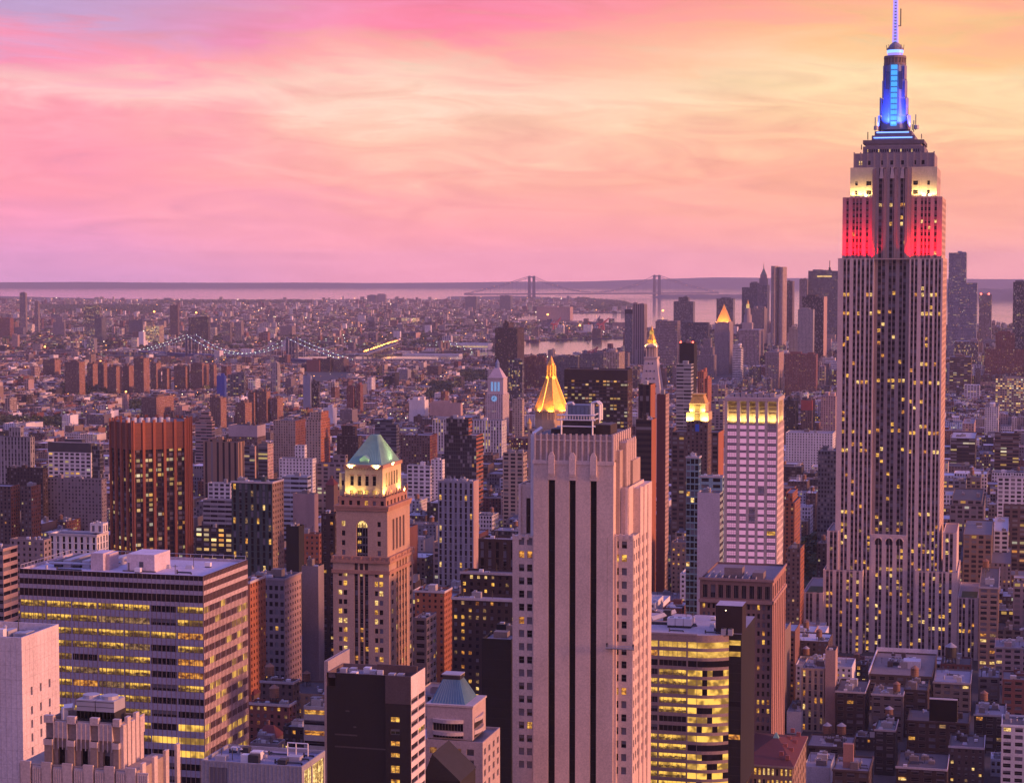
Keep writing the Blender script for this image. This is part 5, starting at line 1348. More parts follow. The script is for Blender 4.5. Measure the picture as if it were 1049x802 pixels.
    for (sx, sy) in ((-1, -1), (1, -1), (1, 1), (-1, 1)): an.bar((cx + sx * r, cy + sy * r, zA), (cx + sx * r * .45, cy + sy * r * .45, zB), .32, 'violet')
    n = 26
    for i in range(n):
        z = zA + (zB - zA) * i / n; z2_ = zA + (zB - zA) * (i + 1) / n; q = r * (1 - .55 * i / n)
        an.box(cx - q, cx + q, cy - q, cy + q, z, z + .35, 'bluesteel'); an.bar((cx - q, cy - q, z), (cx + q, cy - q, z2_), .16, 'violet'); an.bar((cx + q, cy - q, z), (cx - q, cy - q, z2_), .16, 'violet')
        an.box(cx - q * .55, cx + q * .55, cy - q * .5, cy + q * .5, z + .6, z2_ - .5, 'cyan' if i % 2 == 0 else 'violet')
    wp = b.part('whip_aerial', mat='darksteel'); xw = cx + 5.2 * K
    wp.bar((xw, cy, b.lz(27, 912, 26)), (xw, cy, b.lz(9, 912, 26)), .3); wp.bar((cx, cy, b.lz(26.6, 912, 26)), (xw, cy, b.lz(26.6, 912, 26)), .2)
    for (p, y0_, y1_) in ((901.5, 118, 100), (896.5, 134, 120), (936, 136, 124), (889, 143, 135), (944, 143, 138), (882.5, 153, 148), (949, 152, 148), (934.5, 134, 128), (938, 134, 118)):
        m = b.part('whip_aerial', mat='darksteel'); x = g(p, y0_, 22); m.bar((x, 22, b.lz(y0_, 912, 22)), (x, 22, b.lz(y1_, 912, 22)), .22)
    for p in (897.5, 939): 
        m = b.part('dish_aerial', mat='steel'); x = g(p, 131, 20); m.cyl(x, 20, 1.6, 1.6, b.lz(133, 912, 20), b.lz(129, 912, 20), 10, 'steel')
    b.finish()
    # floodlights: red on the ledge, yellow white one tier up, blue at the foot of the mast
    for p in (866, 872.5, 879, 885.5, 892, 934, 940.5, 947, 953.5, 961):
        x = g(p, 255, 1.2); lamp(b.root, 'red_floodlight', (x, 1.2, T + .8), (x, 6.0, T + 24), 36000, (1.0, .0, .004), .5, 130)
    for p in (870, 961.5): lamp(b.root, 'red_floodlight', ((w + 1 if p > 900 else -1), 16, T - 2), ((u1 if p > 900 else u0), 16, T + 30), 1, (1.0, .05, .05), .5, 120)
    for p in (874, 881, 889, 938, 945, 956):
        x = g(p, 200, 6.2); lamp(b.root, 'yellow_floodlight', (x, 6.2, z2 + 1), (x, 9.2, z2 + 9), 5600, (1.0, .62, .17), .5, 150)
        s = b.part('flood_lamp', mat='hall'); 
    for p in (887, 946.5, 952.6):
        x = g(p, 199, 5.4); m = MB(mat='lampw'); m.cyl(x, 5.6, .8, .8, z2 + .6, z2 + 2.0, 8, 'lampw'); m.build('flood_lamp', b.root)
    for sx in (-1, 0, 1): lamp(b.root, 'blue_floodlight', (cx + sx * 8, cy - 13.5, zz[0] + 1), (cx + sx * 3.5, cy - 7, zz[4]), 95000, (.04, .10, 1.0), .5, 110)
    for x in (cx - 13, cx + 13): lamp(b.root, 'blue_floodlight', (x, cy - 5, zz[0] + 1), (cx + (8 if x > cx else -8), cy, zz[3]), 42000, (.06, .12, 1.0), .5, 110)

central_tower(); striped_office(); white_block(); scalloped_crown(); grey_low_block(); black_slab(); blue_roof_tower()
green_roof_tower(); brown_octagon(); gold_pyramid(); campanile(); lit_crown_tower(); brown_cornice_block(); golden_office(); spire_skyscraper()
# ------------------------------------------------------------------ the many other buildings
def wallquad(m, a, b, c, d, tint, st, lit, ztop):
    """one wall with the window pattern; a,b bottom corners, c,d top corners"""
    L = math.dist(a[:2], b[:2]); pu, pv, wf, hf, _ = st
    n = max(1, round(L / pu)); pu2 = L / n if wf > 0 else pu
    off = R.randrange(2000) * pu2; voff = R.randrange(300) * pv + 500 * pv
    uv = [(off, voff - (ztop - a[2])), (off + L, voff - (ztop - b[2])), (off + L, voff - (ztop - c[2])), (off, voff - (ztop - d[2]))]
    m.poly([a, b, c, d], 'facade', tint, uv, (pu2, pv, wf, hf), lit)

def tinted(t, f): return tuple(min(.75, c * f) for c in t)

def mid(kind, label, xl, xr, xf, yt, yb=None, tint='brown', style='res', Y=None, vb=None, group=None, flank=None, fst=None, lit=None, tiers=(), clutter=2, roof=None, cat='building', band=0.0, geo=None, depth=None, cap=None, foot=True, lit_blank=None):
    Y = Y or yb2Y(yb)
    if vb is None: vb = (yb - 5) if yb else min(800, yt + 40)
    t = TINT[tint] if isinstance(tint, str) else tint
    f = R.uniform(.93, 1.07); t = tinted(t, f)
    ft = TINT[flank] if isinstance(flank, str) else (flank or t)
    st = STYLE[style]; st2 = STYLE[fst] if fst else st; L = st[4] if lit is None else lit
    b = Bld(kind, label, cat, xl, xr, Y, yt, xf=xf, vb=vb, group=group, tint=t, depth=depth, foot=foot)
    w, d, T = b.w, b.d, b.top
    roof = roof or R.choice(((.14, .13, .15), (.24, .22, .25), (.08, .07, .08), (.42, .40, .44) if Y > 1300 else (.10, .09, .10)))
    pieces = [(0, w, 0, d, 0, T, t)]
    for (p0, p1, py, inset) in tiers:
        x0, x1 = max(0.2, b.lx(p0, py, inset)), min(w - .2, b.lx(p1, py, inset)); pieces.append((x0, x1, inset, max(inset + 6, d - inset), T, b.lz(py, (p0 + p1) / 2, inset), t)); T = pieces[-1][5]
    near = (Y < 1260) if geo is None else geo
    single = Y > 2600 and not near
    for i, (x0, x1, y0, y1, z0, z1, tt) in enumerate(pieces):
        h = z1 - z0
        if near and st[2] > 0:
            pu, pv, wf, hf, _ = st
            rws = rows_down(z1 - 1.3 - band, z0, pv, pv * hf)
            rws = [r for r in rws if r[0] > z0 + .5]
            b.facade('F', y0, x0, x1, z0, z1, grid(x0, x1, max(1, round((x1 - x0) / pu)), wf), rws, rec=.35, lit=L, score=-i)
            if st2[2] > 0: 
                pu, pv, wf, hf, _ = st2
                rws = [r for r in rows_down(z1 - 1.3 - band, z0, pv, pv * hf) if r[0] > z0 + .5]
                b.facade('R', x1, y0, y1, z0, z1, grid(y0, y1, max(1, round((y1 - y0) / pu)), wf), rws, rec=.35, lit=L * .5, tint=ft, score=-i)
            else: b.wall.poly([(x1, y0, z0), (x1, y1, z0), (x1, y1, z1), (x1, y0, z1)], None, ft)
            b.shell(x0, x1, y0, y1, z0, z1, front=False, right=False, rooftint=roof)
            if band or R.random() < .6:
                ct = R.choice((tinted(tt, 1.3), (.40, .36, .38), (.5, .46, .48))); c = b.part('cornice', ct); c.box(x0 - .35, x1 + .35, y0 - .35, y0, z1 - .8, z1 + .25); c.box(x1, x1 + .35, y0, y1, z1 - .8, z1 + .25, tint=ct)
        else:
            m = b.wall
            zt = z1 - band if band else z1
            wallquad(m, (x0, y0, z0), (x1, y0, z0), (x1, y0, zt), (x0, y0, zt), tt, st, L, zt)
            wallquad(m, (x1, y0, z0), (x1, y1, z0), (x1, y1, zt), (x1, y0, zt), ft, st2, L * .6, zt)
            wallquad(m, (x0, y1, z0), (x0, y0, z0), (x0, y0, zt), (x0, y1, zt), tt, st, L, zt)
            if band:
                for (a, c) in (((x0, y0), (x1, y0)), ((x1, y0), (x1, y1)), ((x0, y1), (x0, y0))):
                    m.poly([(*a, zt), (*c, zt), (*c, z1), (*a, z1)], None, tinted(tt, .8) if cap is None else cap)
            m.poly([(x1, y1, z0), (x0, y1, z0), (x0, y1, z1), (x1, y1, z1)], None, tt)
            e = .4; zi = z1 - .9
            m.poly([(x0, y1, zi), (x1, y1, zi), (x1, y1 - e, z1), (x0, y1 - e, z1)], None, tt)
            rf = m if single else MB((.2, .2, .2), 'roof')
            rf.poly([(x0, y0, zi), (x1, y0, zi), (x1, y1, zi), (x0, y1, zi)], 'roof', roof)
            if not single: b.parts.append(('roof', rf, None))
    x0, x1, y0, y1, _, z1, _ = pieces[-1]
    if single:
        for _ in range(min(2, clutter)):
            a, c = R.uniform(.2, .4) * (x1 - x0), R.uniform(.25, .5) * (y1 - y0); x, y = R.uniform(x0, x1 - a), R.uniform(y0 + .5, y1 - c)
            b.wall.box(x, x + a, y, y + c, z1 - .9, z1 + R.uniform(2, 5), tint=tinted(t, R.uniform(.8, 1.3)))
        bpy.data.objects.remove(b.root)
        o = b.wall.build(kind); o.location = (b.O[0], b.O[1], 0); o.rotation_euler = (0, 0, -TT)
        tag(o, label, cat, group); b.root = o
        return b
    b.clutter(x0 + .5, x1 - .5, y0 + 1, y1 - 1, z1 - .9, clutter)
    b.zroof = z1 - .9
    if Y < 1300 and style: b.details(x0 + .5, x1 - .5, y0 + .5, y1 - .5, z1 - .9, 7)
    b.finish(90)
    return b

exec_list = [
 # ---- lower right, in front of the spire skyscraper
 ('corner_block', 'wide low block with white edged flat roof in front of the stepped spire skyscraper', 890, 955, 990, 693, None, dict(Y=1120, tint=(.085, .062, .058), style='bay', lit=.07, vb=735, roof=(.20, .165, .165), clutter=6, depth=70)),
 ('side_block', 'low block carrying the black stilted water tank, right of the white edged roof', 956, 994, 1000, 700, None, dict(Y=1105, tint=(.17, .14, .13), style='bay', lit=.07, vb=730, roof=(.26, .25, .30), clutter=2, depth=40)),
 ('narrow_tower', 'tall narrow beige loft building with a pale blind pier on its right', 821, 844.5, 847, 685, None, dict(Y=1080, tint='beige', style='strip', vb=755, clutter=2, depth=30)),
 ('pier_wall', 'pale windowless brick shaft attached to the narrow beige loft building', 845.5, 856, 858, 666, None, dict(Y=1078, tint='pink', style='blank', vb=755, clutter=0, depth=14)),
 ('loft_building', 'dark brown loft building between the beige shaft and the wide low block', 856, 886, 893, 709, None, dict(Y=1062, tint='umber', style='bay', lit=.07, vb=742, clutter=4, depth=34)),
 ('loft_building', 'grey stone loft front with square windows below the white edged roof', 893, 925, 930, 712, None, dict(Y=1058, tint=(.17, .14, .13), style='bay', lit=.07, vb=740, clutter=3, depth=26, roof=(.18, .16, .17))),
 ('loft_building', 'dark loft with a small red tank on its roof, left of the black signboard', 926, 950, 956, 707, None, dict(Y=1065, tint='umber', style='bay', lit=.07, vb=736, clutter=3, depth=30)),
 ('loft_building', 'long dark brown loft building under the black rooftop signboard', 929, 992, 998, 741, None, dict(Y=1010, tint='umber', style='bay', lit=.07, vb=776, clutter=5, depth=30)),
 ('loft_building', 'near black loft building with green roof edge and small tank, lower right', 896, 917, 921, 748, None, dict(Y=985, tint='dark', style='bay', lit=.07, vb=800, clutter=3, depth=26, roof=(.16, .2, .2))),
 ('loft_building', 'brown loft building with a tall pink chimney slab on its roof, bottom right', 853, 890, 896, 790, None, dict(Y=930, tint=(.085, .062, .058), style='bay', lit=.07, vb=802, clutter=3, depth=30)),
 ('brick_house', 'red brown brick building with small lit windows, bottom right', 972, 1008, 1012, 766, None, dict(Y=965, tint=(.085, .062, .058), style='res', vb=802, clutter=3, depth=28)),
 ('pale_block', 'white painted block with a few lit blue windows in the bottom right corner', 1026, 1062, 1068, 744, None, dict(Y=950, tint='white', style='bay', lit=.07, vb=802, clutter=2, depth=24)),
 ('white_annex', 'low white annex beside the red tiled pyramid roof', 824, 850, 856, 786, None, dict(Y=960, tint='white', style='blank', vb=800, clutter=5, depth=30, roof=(.3, .28, .31))),
 ('pale_block', 'white walled low block squeezed between the brown tower and the narrow beige loft', 806, 821, 824, 729, None, dict(Y=1075, tint='white', style='blank', vb=760, clutter=3, depth=30, roof=(.3, .28, .31))),
 ('loft_building', 'low dark building behind the white annex with two silver tanks', 826, 872, 878, 766, None, dict(Y=1000, tint=(.085, .062, .058), style='bay', lit=.07, vb=785, clutter=5, depth=28, roof=(.2, .19, .22))),
 ('loft_building', 'dark low building with a white rooftop shed at the bottom edge', 918, 970, 976, 788, None, dict(Y=940, tint='umber', style='bay', lit=.07, vb=802, clutter=5, depth=34)),
 ('loft_building', 'yellow brick building with two bright windows, right of the spire skyscraper base', 1002, 1024, 1028, 694, None, dict(Y=1130, tint=(.17, .14, .13), style='bay', lit=.07, vb=735, clutter=3, depth=26)),
 ('terrace_block', 'pale terracotta block with a row of arches at the right edge', 1019, 1056, 1062, 664, None, dict(Y=1200, tint='pink', style='bay', lit=.07, vb=690, clutter=4, depth=30)),
 ('loft_building', 'grey loft building with wide windows at the right edge', 1020, 1056, 1062, 646, None, dict(Y=1260, tint=(.17, .14, .13), style='bay', lit=.07, vb=664, clutter=3, depth=30)),
 ('brick_house', 'brick row building with an amber window at the right edge', 1027, 1060, 1066, 697, None, dict(Y=1110, tint='brick', style='bay', lit=.07, vb=735, clutter=3, depth=26)),
 ('loft_building', 'dark flat roofed loft with two silver tanks near the right edge', 998, 1030, 1036, 733, None, dict(Y=1030, tint='dark', style='bay', lit=.07, vb=765, clutter=4, depth=30)),
 # ---- right of the spire skyscraper, further off
 ('stone_block', 'tan stone block with square dark windows just right of the spire skyscraper', 1003, 1023, 1028, 602, 690, dict(tint='tan', style='bay', geo=True, vb=640)),
 ('mansard_block', 'grey building with a dark mansard roof and arched windows', 973, 1008, 1011, 518, 612, dict(tint='mauve', style='bay', vb=548, roof=(.06, .06, .07), tiers=((975, 1006, 512, 2),))),
 ('stone_block', 'brown stone block with lit windows behind a plain white building', 987, 1016, 1019, 548, 640, dict(tint='tan', style='bay', vb=572)),
 ('white_building', 'plain white building with six windows right of the spire skyscraper', 1018, 1033, 1035, 544, 625, dict(tint='white', style='bay', vb=573, lit=.05)),
 ('white_loft', 'white loft block with grids of wide windows at the right edge', 1022, 1060, 1064, 490, 585, dict(tint='white', style='bay', vb=528, lit=.06)),
 ('brick_block', 'dark brick block with one bright window at the right edge', 1028, 1060, 1064, 518, 605, dict(tint='brown', style='bay', vb=560)),
 ('row_building', 'row of low grey houses with blue roofs behind the tan stone block', 982, 1036, 1040, 577, 640, dict(tint='mauve', style='res', vb=596)),
 ('stone_block', 'grey stone block at the right edge above the terracotta arches', 1038, 1064, 1068, 597, 680, dict(tint='mauve', style='bay', vb=644)),
 ('apartment_block', 'tan brick apartment block with dark ribbon storeys near the right edge', 1019, 1044, 1047, 444, 512, dict(tint='brown', style='rib', vb=470)),
 ('white_house', 'white house with two rows of windows and pink flank, upper right', 1009, 1023, 1026, 417, 470, dict(tint='white', style='res', vb=432)),
 ('apartment_block', 'tan apartment block with a plain pink side, right of the spire skyscraper', 986, 998, 1001, 434, 500, dict(tint='pink', style='res', vb=447)),
 ('office_block', 'dark office block with ribbon windows right of the spire skyscraper', 974, 999, 1002, 449, 515, dict(tint='umber', style='rib', vb=466)),
 ('brick_tower', 'massive stepped brick tower near the right edge', 1009, 1049, 1054, 358, 402, dict(tint='brick', style='res', vb=380, tiers=((1020, 1040, 341, 8),), lit=.2)),
 ('stone_office', 'yellow lit stone office with tall columns at the right edge', 1020, 1060, 1062, 388, 430, dict(tint='beige', style='gold', vb=402, lit=.5)),
 ('office_block', 'bluish office block covered in a dense window grid, right of the spire skyscraper', 978, 1002, 1005, 350, 395, dict(tint='mauve', style='glass', vb=364)),
 ('brown_office', 'brown office block with two bright lamps, right of the spire skyscraper', 973, 995, 998, 366, 408, dict(tint='brown', style='rib', vb=384)),
 # ---- downtown towers
 ('glass_tower', 'lower part of a twin stepped glass tower with bright floors, right of the spire', 971, 1001, 1004, 290, None, dict(Y=5000, tint=(.22, .24, .34), style='off', lit=.2, vb=346, tiers=((972, 990, 259, 4),))),
 ('downtown_tower', 'slim grey tower with dark vertical bands and red beacons', 1003, 1016, 1019, 302, None, dict(Y=5400, tint='mauve', style='strip', vb=336)),
 ('dark_tower', 'dark glass tower cut off by the right edge', 1038, 1060, 1062, 289, None, dict(Y=4600, tint='slate', style='glass', lit=.14, vb=346)),
 ('twin_tower', 'left pale slab of a pair of ribbed towers beside the bay', 640, 648, 650, 317, None, dict(Y=5200, tint='grey', style='strip', vb=355, lit=.02, band=12, cap=(.03, .03, .04))),
 ('twin_tower', 'right taller pale ribbed slab of the pair beside the bay', 648.5, 660, 663, 311.5, None, dict(Y=5150, tint='mauve', style='slot', vb=372)),
 ('dark_tower', 'dark stepped tower rising out of the bay view, left of downtown', 690, 710, 712, 309, None, dict(Y=6900, tint='slate', style='glass', vb=326, lit=.06, tiers=((695, 705, 304.5, 5),))),
 ('dark_tower', 'dark square tower left of the copper pyramid', 734, 751, 753, 306, None, dict(Y=6900, tint='slate', style='glass', vb=326, lit=.08)),
 ('office_slab', 'pale office slab with a lit centre column, left of downtown', 671.5, 694, 697, 329, None, dict(Y=4700, tint='mauve', style='off', vb=370, lit=.12)),
 ('office_block', 'blue grey glass office block behind the black thin tower', 698, 725, 727, 330.5, None, dict(Y=5600, tint='slate', style='glass', vb=352, lit=.08)),
 ('stepped_tower', 'pale stone tower stepping up to a point below the copper pyramid', 714, 731, 734, 364, None, dict(Y=4700, tint='mauve', style='res', vb=390, tiers=((717, 730, 356, 6), (720, 728, 348, 12)))),
 ('white_tower', 'small white tower with a rounded cap below the copper pyramid', 750.5, 759, 761.5, 357, None, dict(Y=4300, tint='white', style='rib', vb=386, lit=.04, tiers=((752, 758, 354, 3),))),
 ('ribbed_tower', 'dark ribbed tower at the left of the downtown cluster', 760, 778, 780, 294.5, None, dict(Y=6300, tint='slate', style='strip', vb=316, lit=.05, tiers=((768, 778, 290, 8),))),
 ('stone_tower', 'grey tower with a bright lamp on top in the downtown cluster', 770, 783, 786, 316, None, dict(Y=5600, tint='mauve', style='res', vb=338)),
 ('gabled_tower', 'dark tower with a sloping shoulder right of the gleaming twin shafted tower', 806, 812, 814, 288, None, dict(Y=6200, tint='brown', style='strip', vb=318, lit=.05)),
 ('stone_tower', 'slim pale tower beside the broad downtown slab', 819, 827, 828, 286, None, dict(Y=6000, tint='mauve', style='strip', vb=305, lit=.05)),
 ('broad_slab', 'broad blue grey downtown slab with a mast on its flat roof', 828, 862, 866, 277.5, None, dict(Y=6000, tint='slate', style='off', vb=304, lit=.16)),
 ('dark_slab', 'dark flat slab with a pale flank in front of the broad downtown slab', 822, 844, 850, 304, None, dict(Y=4900, tint='dark', style='glass', vb=362, lit=.02, flank='pink', fst='blank')),
 ('grey_slab', 'grey gridded slab directly left of the dark flat slab', 817.5, 833, 834.5, 317, None, dict(Y=4600, tint='grey', style='res', vb=364, lit=.04)),
 ('pale_house', 'pale cream building below the downtown cluster', 808, 818, 820, 336, None, dict(Y=4800, tint='beige', style='res', vb=350)),
 ('round_block', 'beige block with a pink curved end below downtown', 784, 798, 803, 361, None, dict(Y=4100, tint='mauve', style='res', vb=372, flank='pink')),
 ('red_roofed_block', 'long brick block with red roofs below downtown', 804, 836, 838, 363, None, dict(Y=4000, tint='brick', style='res', vb=376, roof=(.3, .08, .07))),
 # ---- around the middle
 ('office_slab', 'dark bronze slab with rows of golden lit windows behind the gold pyramid', 578, 643, 648, 379, None, dict(Y=2150, tint=(.035, .022, .018), style='gold', lit=.34, vb=446, band=11, fst='off', flank=(.07, .035, .03), clutter=1, roof=(.12, .08, .08))),
 ('red_slab', 'dark red slab with lit windows left of the dull red slab, below the marble tower', 654, 666.5, 671.5, 394, 612, dict(tint='umber', style='strip', vb=430, flank='rust', fst='blank', Y=1330, lit=.1)),
 ('glass_block', 'black ribbon windowed block with orange flank below the marble tower', 651.5, 667.5, 672.5, 430, 612, dict(tint='umber', style='rib', vb=600, flank='rust', fst='blank', Y=1270, lit=.1, geo=False)),
 ('red_slab', 'tall dull red windowless slab with a pink edge, below the marble tower', 673, 682, 685.5, 404, 612, dict(tint=(.115, .04, .045), style='blank', vb=600, flank='pink', fst='res', Y=1300, lit=.05)),
 ('black_tower', 'thin black tower with red beacons behind the striped glass tower', 696, 711, 714, 351.5, None, dict(Y=2350, tint='black', style='blank', vb=372, clutter=1)),
 ('striped_tower', 'tower of pale green and dark stripes in front of the thin black tower', 693, 708, 710.5, 373, None, dict(Y=2050, tint=(.40, .42, .42), style='rib', vb=440, lit=.04)),
 ('brick_tower', 'orange brick tower of two shafts right of the striped glass tower', 714.5, 721, 724.5, 381, 470, dict(tint='rust', style='res', vb=428)),
 ('brick_tower', 'slightly lower orange brick shaft next to the striped glass tower', 721.5, 725, 729, 388, 474, dict(tint='rust', style='res', vb=428)),
 ('brown_block', 'brown block with a dense grid of windows and an orange end wall', 688, 736, 741.5, 443, None, dict(Y=1560, tint='brown', style='bay', vb=500, flank='rust', fst='blank', lit=.14)),
 ('blue_glass_tower', 'pale blue glass tower beside the white blank wall', 703, 716, 718, 468, None, dict(Y=1140, tint='blue', style='glass', vb=618, lit=.06)),
 ('blue_glass_tower', 'blue glass tower top with balconies rising behind the white blank wall', 716.5, 740, 742, 488, None, dict(Y=1120, tint='blue', style='bay', vb=504, lit=.05)),
 ('white_wall_block', 'tall white blank party wall with one column of tiny windows', 714.5, 737.5, 741, 505, None, dict(Y=1050, tint=(.60, .54, .60), style='blank', vb=602, flank=(.3, .38, .38), fst='rib', clutter=2)),
 ('stone_block', 'low beige stone block with arches right of the orange brick shafts', 728.5, 741, 744, 411, 478, dict(tint='mauve', style='bay', vb=430)),
 ('stone_block', 'grey stone block behind the beige arched block', 727.5, 743, 745.5, 398, 470, dict(tint='mauve', style='bay', vb=410)),
 ('dark_apartments', 'dark apartment block right of the white grid tower', 803.5, 815, 818, 410, 470, dict(tint='dark', style='res', vb=436)),
 ('brick_apartments', 'brown apartment block with a red crown right of the white grid tower', 820.5, 832, 835, 410, 470, dict(tint='brown', style='res', vb=434, band=14, cap=(.3, .07, .06))),
 ('beige_apartments', 'beige apartment block with a grid of dark windows left of the spire skyscraper', 841, 856, 859, 406, 470, dict(tint='pink', style='res', vb=437)),
 ('white_loft', 'long white loft block between the white grid tower and the spire skyscraper', 805, 853, 856, 444, 510, dict(tint='white', style='res', vb=462, lit=.06)),
 ('grey_office', 'dark grey gridded office block behind the avenue, left of the spire skyscraper', 838, 857, 860, 462, 580, dict(tint='slate', style='off', vb=540, lit=.03)),
 ('stepped_loft', 'pink brick loft building with stepped top along the avenue', 804, 814, 820, 515, 640, dict(tint='rust', style='res', vb=620, tiers=((805, 812, 505, 3),), lit=.12)),
 ('loft_building', 'brown loft building along the left side of the avenue', 806, 820, 824, 562, 680, dict(tint='brown', style='res', vb=630, flank='rust')),
 # ---- left of the middle
 ('grid_tower', 'grey blue tower with white vertical piers and a brown rooftop house', 448.5, 485, 490.5, 493, None, dict(Y=1200, tint=(.26, .27, .33), style='strip', vb=580, flank='pink', fst='blank', clutter=1, lit=.07)),
 ('brick_block', 'dark brown block with many small lit windows left of the beige tower', 463, 560, 566, 616, None, dict(Y=800, tint='umber', style='res', vb=690, lit=.34, clutter=1)),
 ('brick_block', 'upper setback of dark brown brick behind the many lit windows', 472, 560, 566, 589, None, dict(Y=830, tint='umber', style='res', vb=615, lit=.3, clutter=1)),
 ('brick_block', 'arcaded dark brown top block left of the beige tower', 490, 560, 566, 554, None, dict(Y=860, tint='umber', style='strip', vb=588, lit=.02, clutter=1)),
 ('limestone_block', 'grey limestone block with a pink windowed flank left of the green roofed tower', 252, 291.5, 308.5, 593, None, dict(Y=900, tint='mauve', style='off', vb=690, flank='pink', fst='res', lit=.08, band=2)),
 ('blank_wall', 'plain grey party wall between the limestone block and the green roofed tower', 309, 326, 329, 580, None, dict(Y=930, tint='mauve', style='blank', vb=660, clutter=1)),
 ('brown_tower', 'dark brown tower edged by a column of lit windows, left of the green roofed tower', 329, 343, 346, 526, None, dict(Y=960, tint='umber', style='res', vb=690, lit=.06)),
 ('brick_block', 'orange brick block above the plain grey party wall', 307, 327, 330, 547, None, dict(Y=1080, tint='rust', style='res', vb=578, lit=.05)),
 ('black_block', 'small black rooftop block above the limestone block', 293, 306, 309, 539, None, dict(Y=1020, tint='black', style='blank', vb=580)),
 ('brick_flank', 'narrow orange brick building squeezed behind the striped office block', 246, 256, 272, 596, None, dict(Y=860, tint='rust', style='res', vb=690, lit=.06)),
 ('dark_glass_tower', 'dark green glass tower with pale ribs and a beige flank', 237, 279, 290.5, 494, None, dict(Y=1080, tint=(.035, .06, .065), style='strip', vb=585, flank='tan', fst='res', lit=.10)),
 ('white_glass_block', 'pale blue tapered white glass building behind the dark green glass tower', 289, 315, 318, 488, 610, dict(tint=(.50, .56, .66), style='rib', vb=530, lit=0., roof=(.6, .62, .68))),
 ('copper_topped_block', 'beige block with a green flat roof below the white glass building', 300, 322, 326, 506, 615, dict(tint='pink', style='blank', vb=545, roof=(.15, .3, .27))),
 ('brown_block', 'brown block with a carved gable behind the green roofed tower', 324, 356, 360, 475, 570, dict(tint='mauve', style='bay', vb=520, tiers=((341, 354, 466, 3),))),
 ('dark_dome_block', 'dark brown apartment block with a crowned top left of the green roof', 345, 367, 371, 447, 520, dict(tint='umber', style='res', vb=468, tiers=((350, 364, 437, 4),), lit=.06)),
 ('dark_block', 'dark block with a rounded top right of the green roof', 384, 406, 409, 435, 505, dict(tint='slate', style='rib', vb=452, lit=.04, tiers=((389, 402, 430, 4),))),
 ('tan_office', 'tan apartment slab with orange striped flank left of the green roof', 313.5, 328.5, 338, 430, 520, dict(tint='beige', style='res', vb=475, flank='rust', tiers=((318, 329, 422, 3),), lit=.06)),
 ('beige_slab', 'wide beige apartment slab with orange flank left of the tan slab', 280, 302.5, 313, 431, 505, dict(tint='beige', style='res', vb=456, flank='rust', lit=.05)),
 ('hotel_block', 'ornate dark hotel with a pale arcaded top storey', 234, 263.5, 272, 436, 510, dict(tint='brown', style='res', vb=456, band=13, cap=(.40, .34, .36))),
 ('ribbed_tower', 'brown tower with broad blank piers and dark window strips', 208, 244, 250.5, 453, 555, dict(tint='tan', style='slot', vb=492, tiers=((213, 233, 450, 3),))),
 ('glass_apartments', 'blue windowed apartment tower with beige edges, left half of a pair', 250, 261, 264, 457, 560, dict(tint='slate', style='rib', vb=490, flank='pink', fst='blank')),
 ('glass_apartments', 'blue windowed apartment tower with beige edges, right half of a pair', 264.5, 274, 280, 455, 560, dict(tint='slate', style='rib', vb=490, flank='pink', fst='res')),
 ('stepped_apartments', 'beige ziggurat apartment building left of the ornate hotel', 200, 217, 220, 432, 500, dict(tint='pink', style='rib', vb=448, lit=.03, tiers=((204, 216, 427, 3), (206, 214, 422, 6)))),
 ('white_house', 'white stepped house with dark windows right of the paired glass apartments', 286, 320, 324, 470, 570, dict(tint='white', style='res', vb=486, lit=.04, tiers=((302, 312, 456, 5),))),
 ('white_loft', 'white loft with blue windows behind the dark green glass tower', 213, 236, 239, 495, 590, dict(tint='white', style='bay', vb=512, lit=.03)),
 ('white_terraces', 'low white building of stacked terraces left of the dark green glass tower', 208, 238, 241, 512, 610, dict(tint='white', style='rib', vb=536, lit=.02)),
 ('lit_hall', 'dark low building with yellow lit arched windows left of the dark green glass tower', 200, 238, 242, 541, 640, dict(tint='umber', style='bay', vb=570, lit=.5)),
 ('white_art_deco', 'white art deco building with black vertical windows behind the striped office', 50, 99, 111, 548, None, dict(Y=1050, tint='white', style='strip', vb=575, lit=.0, tiers=((92, 106, 536, 8),))),
 ('brick_house', 'grey brick building left of the white art deco building', 10, 45, 48, 553, None, dict(Y=1000, tint='mauve', style='res', vb=582, lit=.06)),
 ('stepped_block', 'pale stepped block with striped flank at the left edge', -25, 3, 18, 562, None, dict(Y=900, tint='mauve', style='rib', vb=620, lit=.02, flank='pink')),
 ('apartment_slab', 'brown apartment slab with orange end at the left edge', -20, 11, 20, 498, 620, dict(tint='brown', style='res', vb=560, flank='rust')),
 ('apartment_slab', 'brown apartment tower with orange flank beside the left edge slab', 21, 32, 41.5, 498, 620, dict(tint='brown', style='res', vb=550, flank='rust', tiers=((10, 22, 485, 3),) if False else ())),
 ('beige_apartments', 'wide beige apartment house with three wings left of the brown octagonal tower', 45, 104, 109, 491, 590, dict(tint='mauve', style='res', vb=525, lit=.04)),
 ('grey_slab', 'grey slab with dark window columns at the left edge', -6, 31, 34, 448, 560, dict(tint='grey', style='strip', vb=478, lit=.04, tiers=((9, 21, 438, 4),))),
 ('white_ribbed_hall', 'white ribbed institutional building with dark top and white roof box', 49, 93, 96, 454, 560, dict(tint='white', style='bay', vb=478, lit=.3, band=9, cap=(.05, .05, .06), tiers=((66, 84, 450, 8),))),
 ('dark_glass_annex', 'dark glass annex right of the white ribbed institutional building', 94, 102, 104, 457, 560, dict(tint='slate', style='glass', vb=480, lit=.04)),
 ('dark_brown_block', 'dark brown block with a tan chimney house near the left edge', 7, 44, 46, 480, 590, dict(tint='umber', style='res', vb=498, lit=.02)),
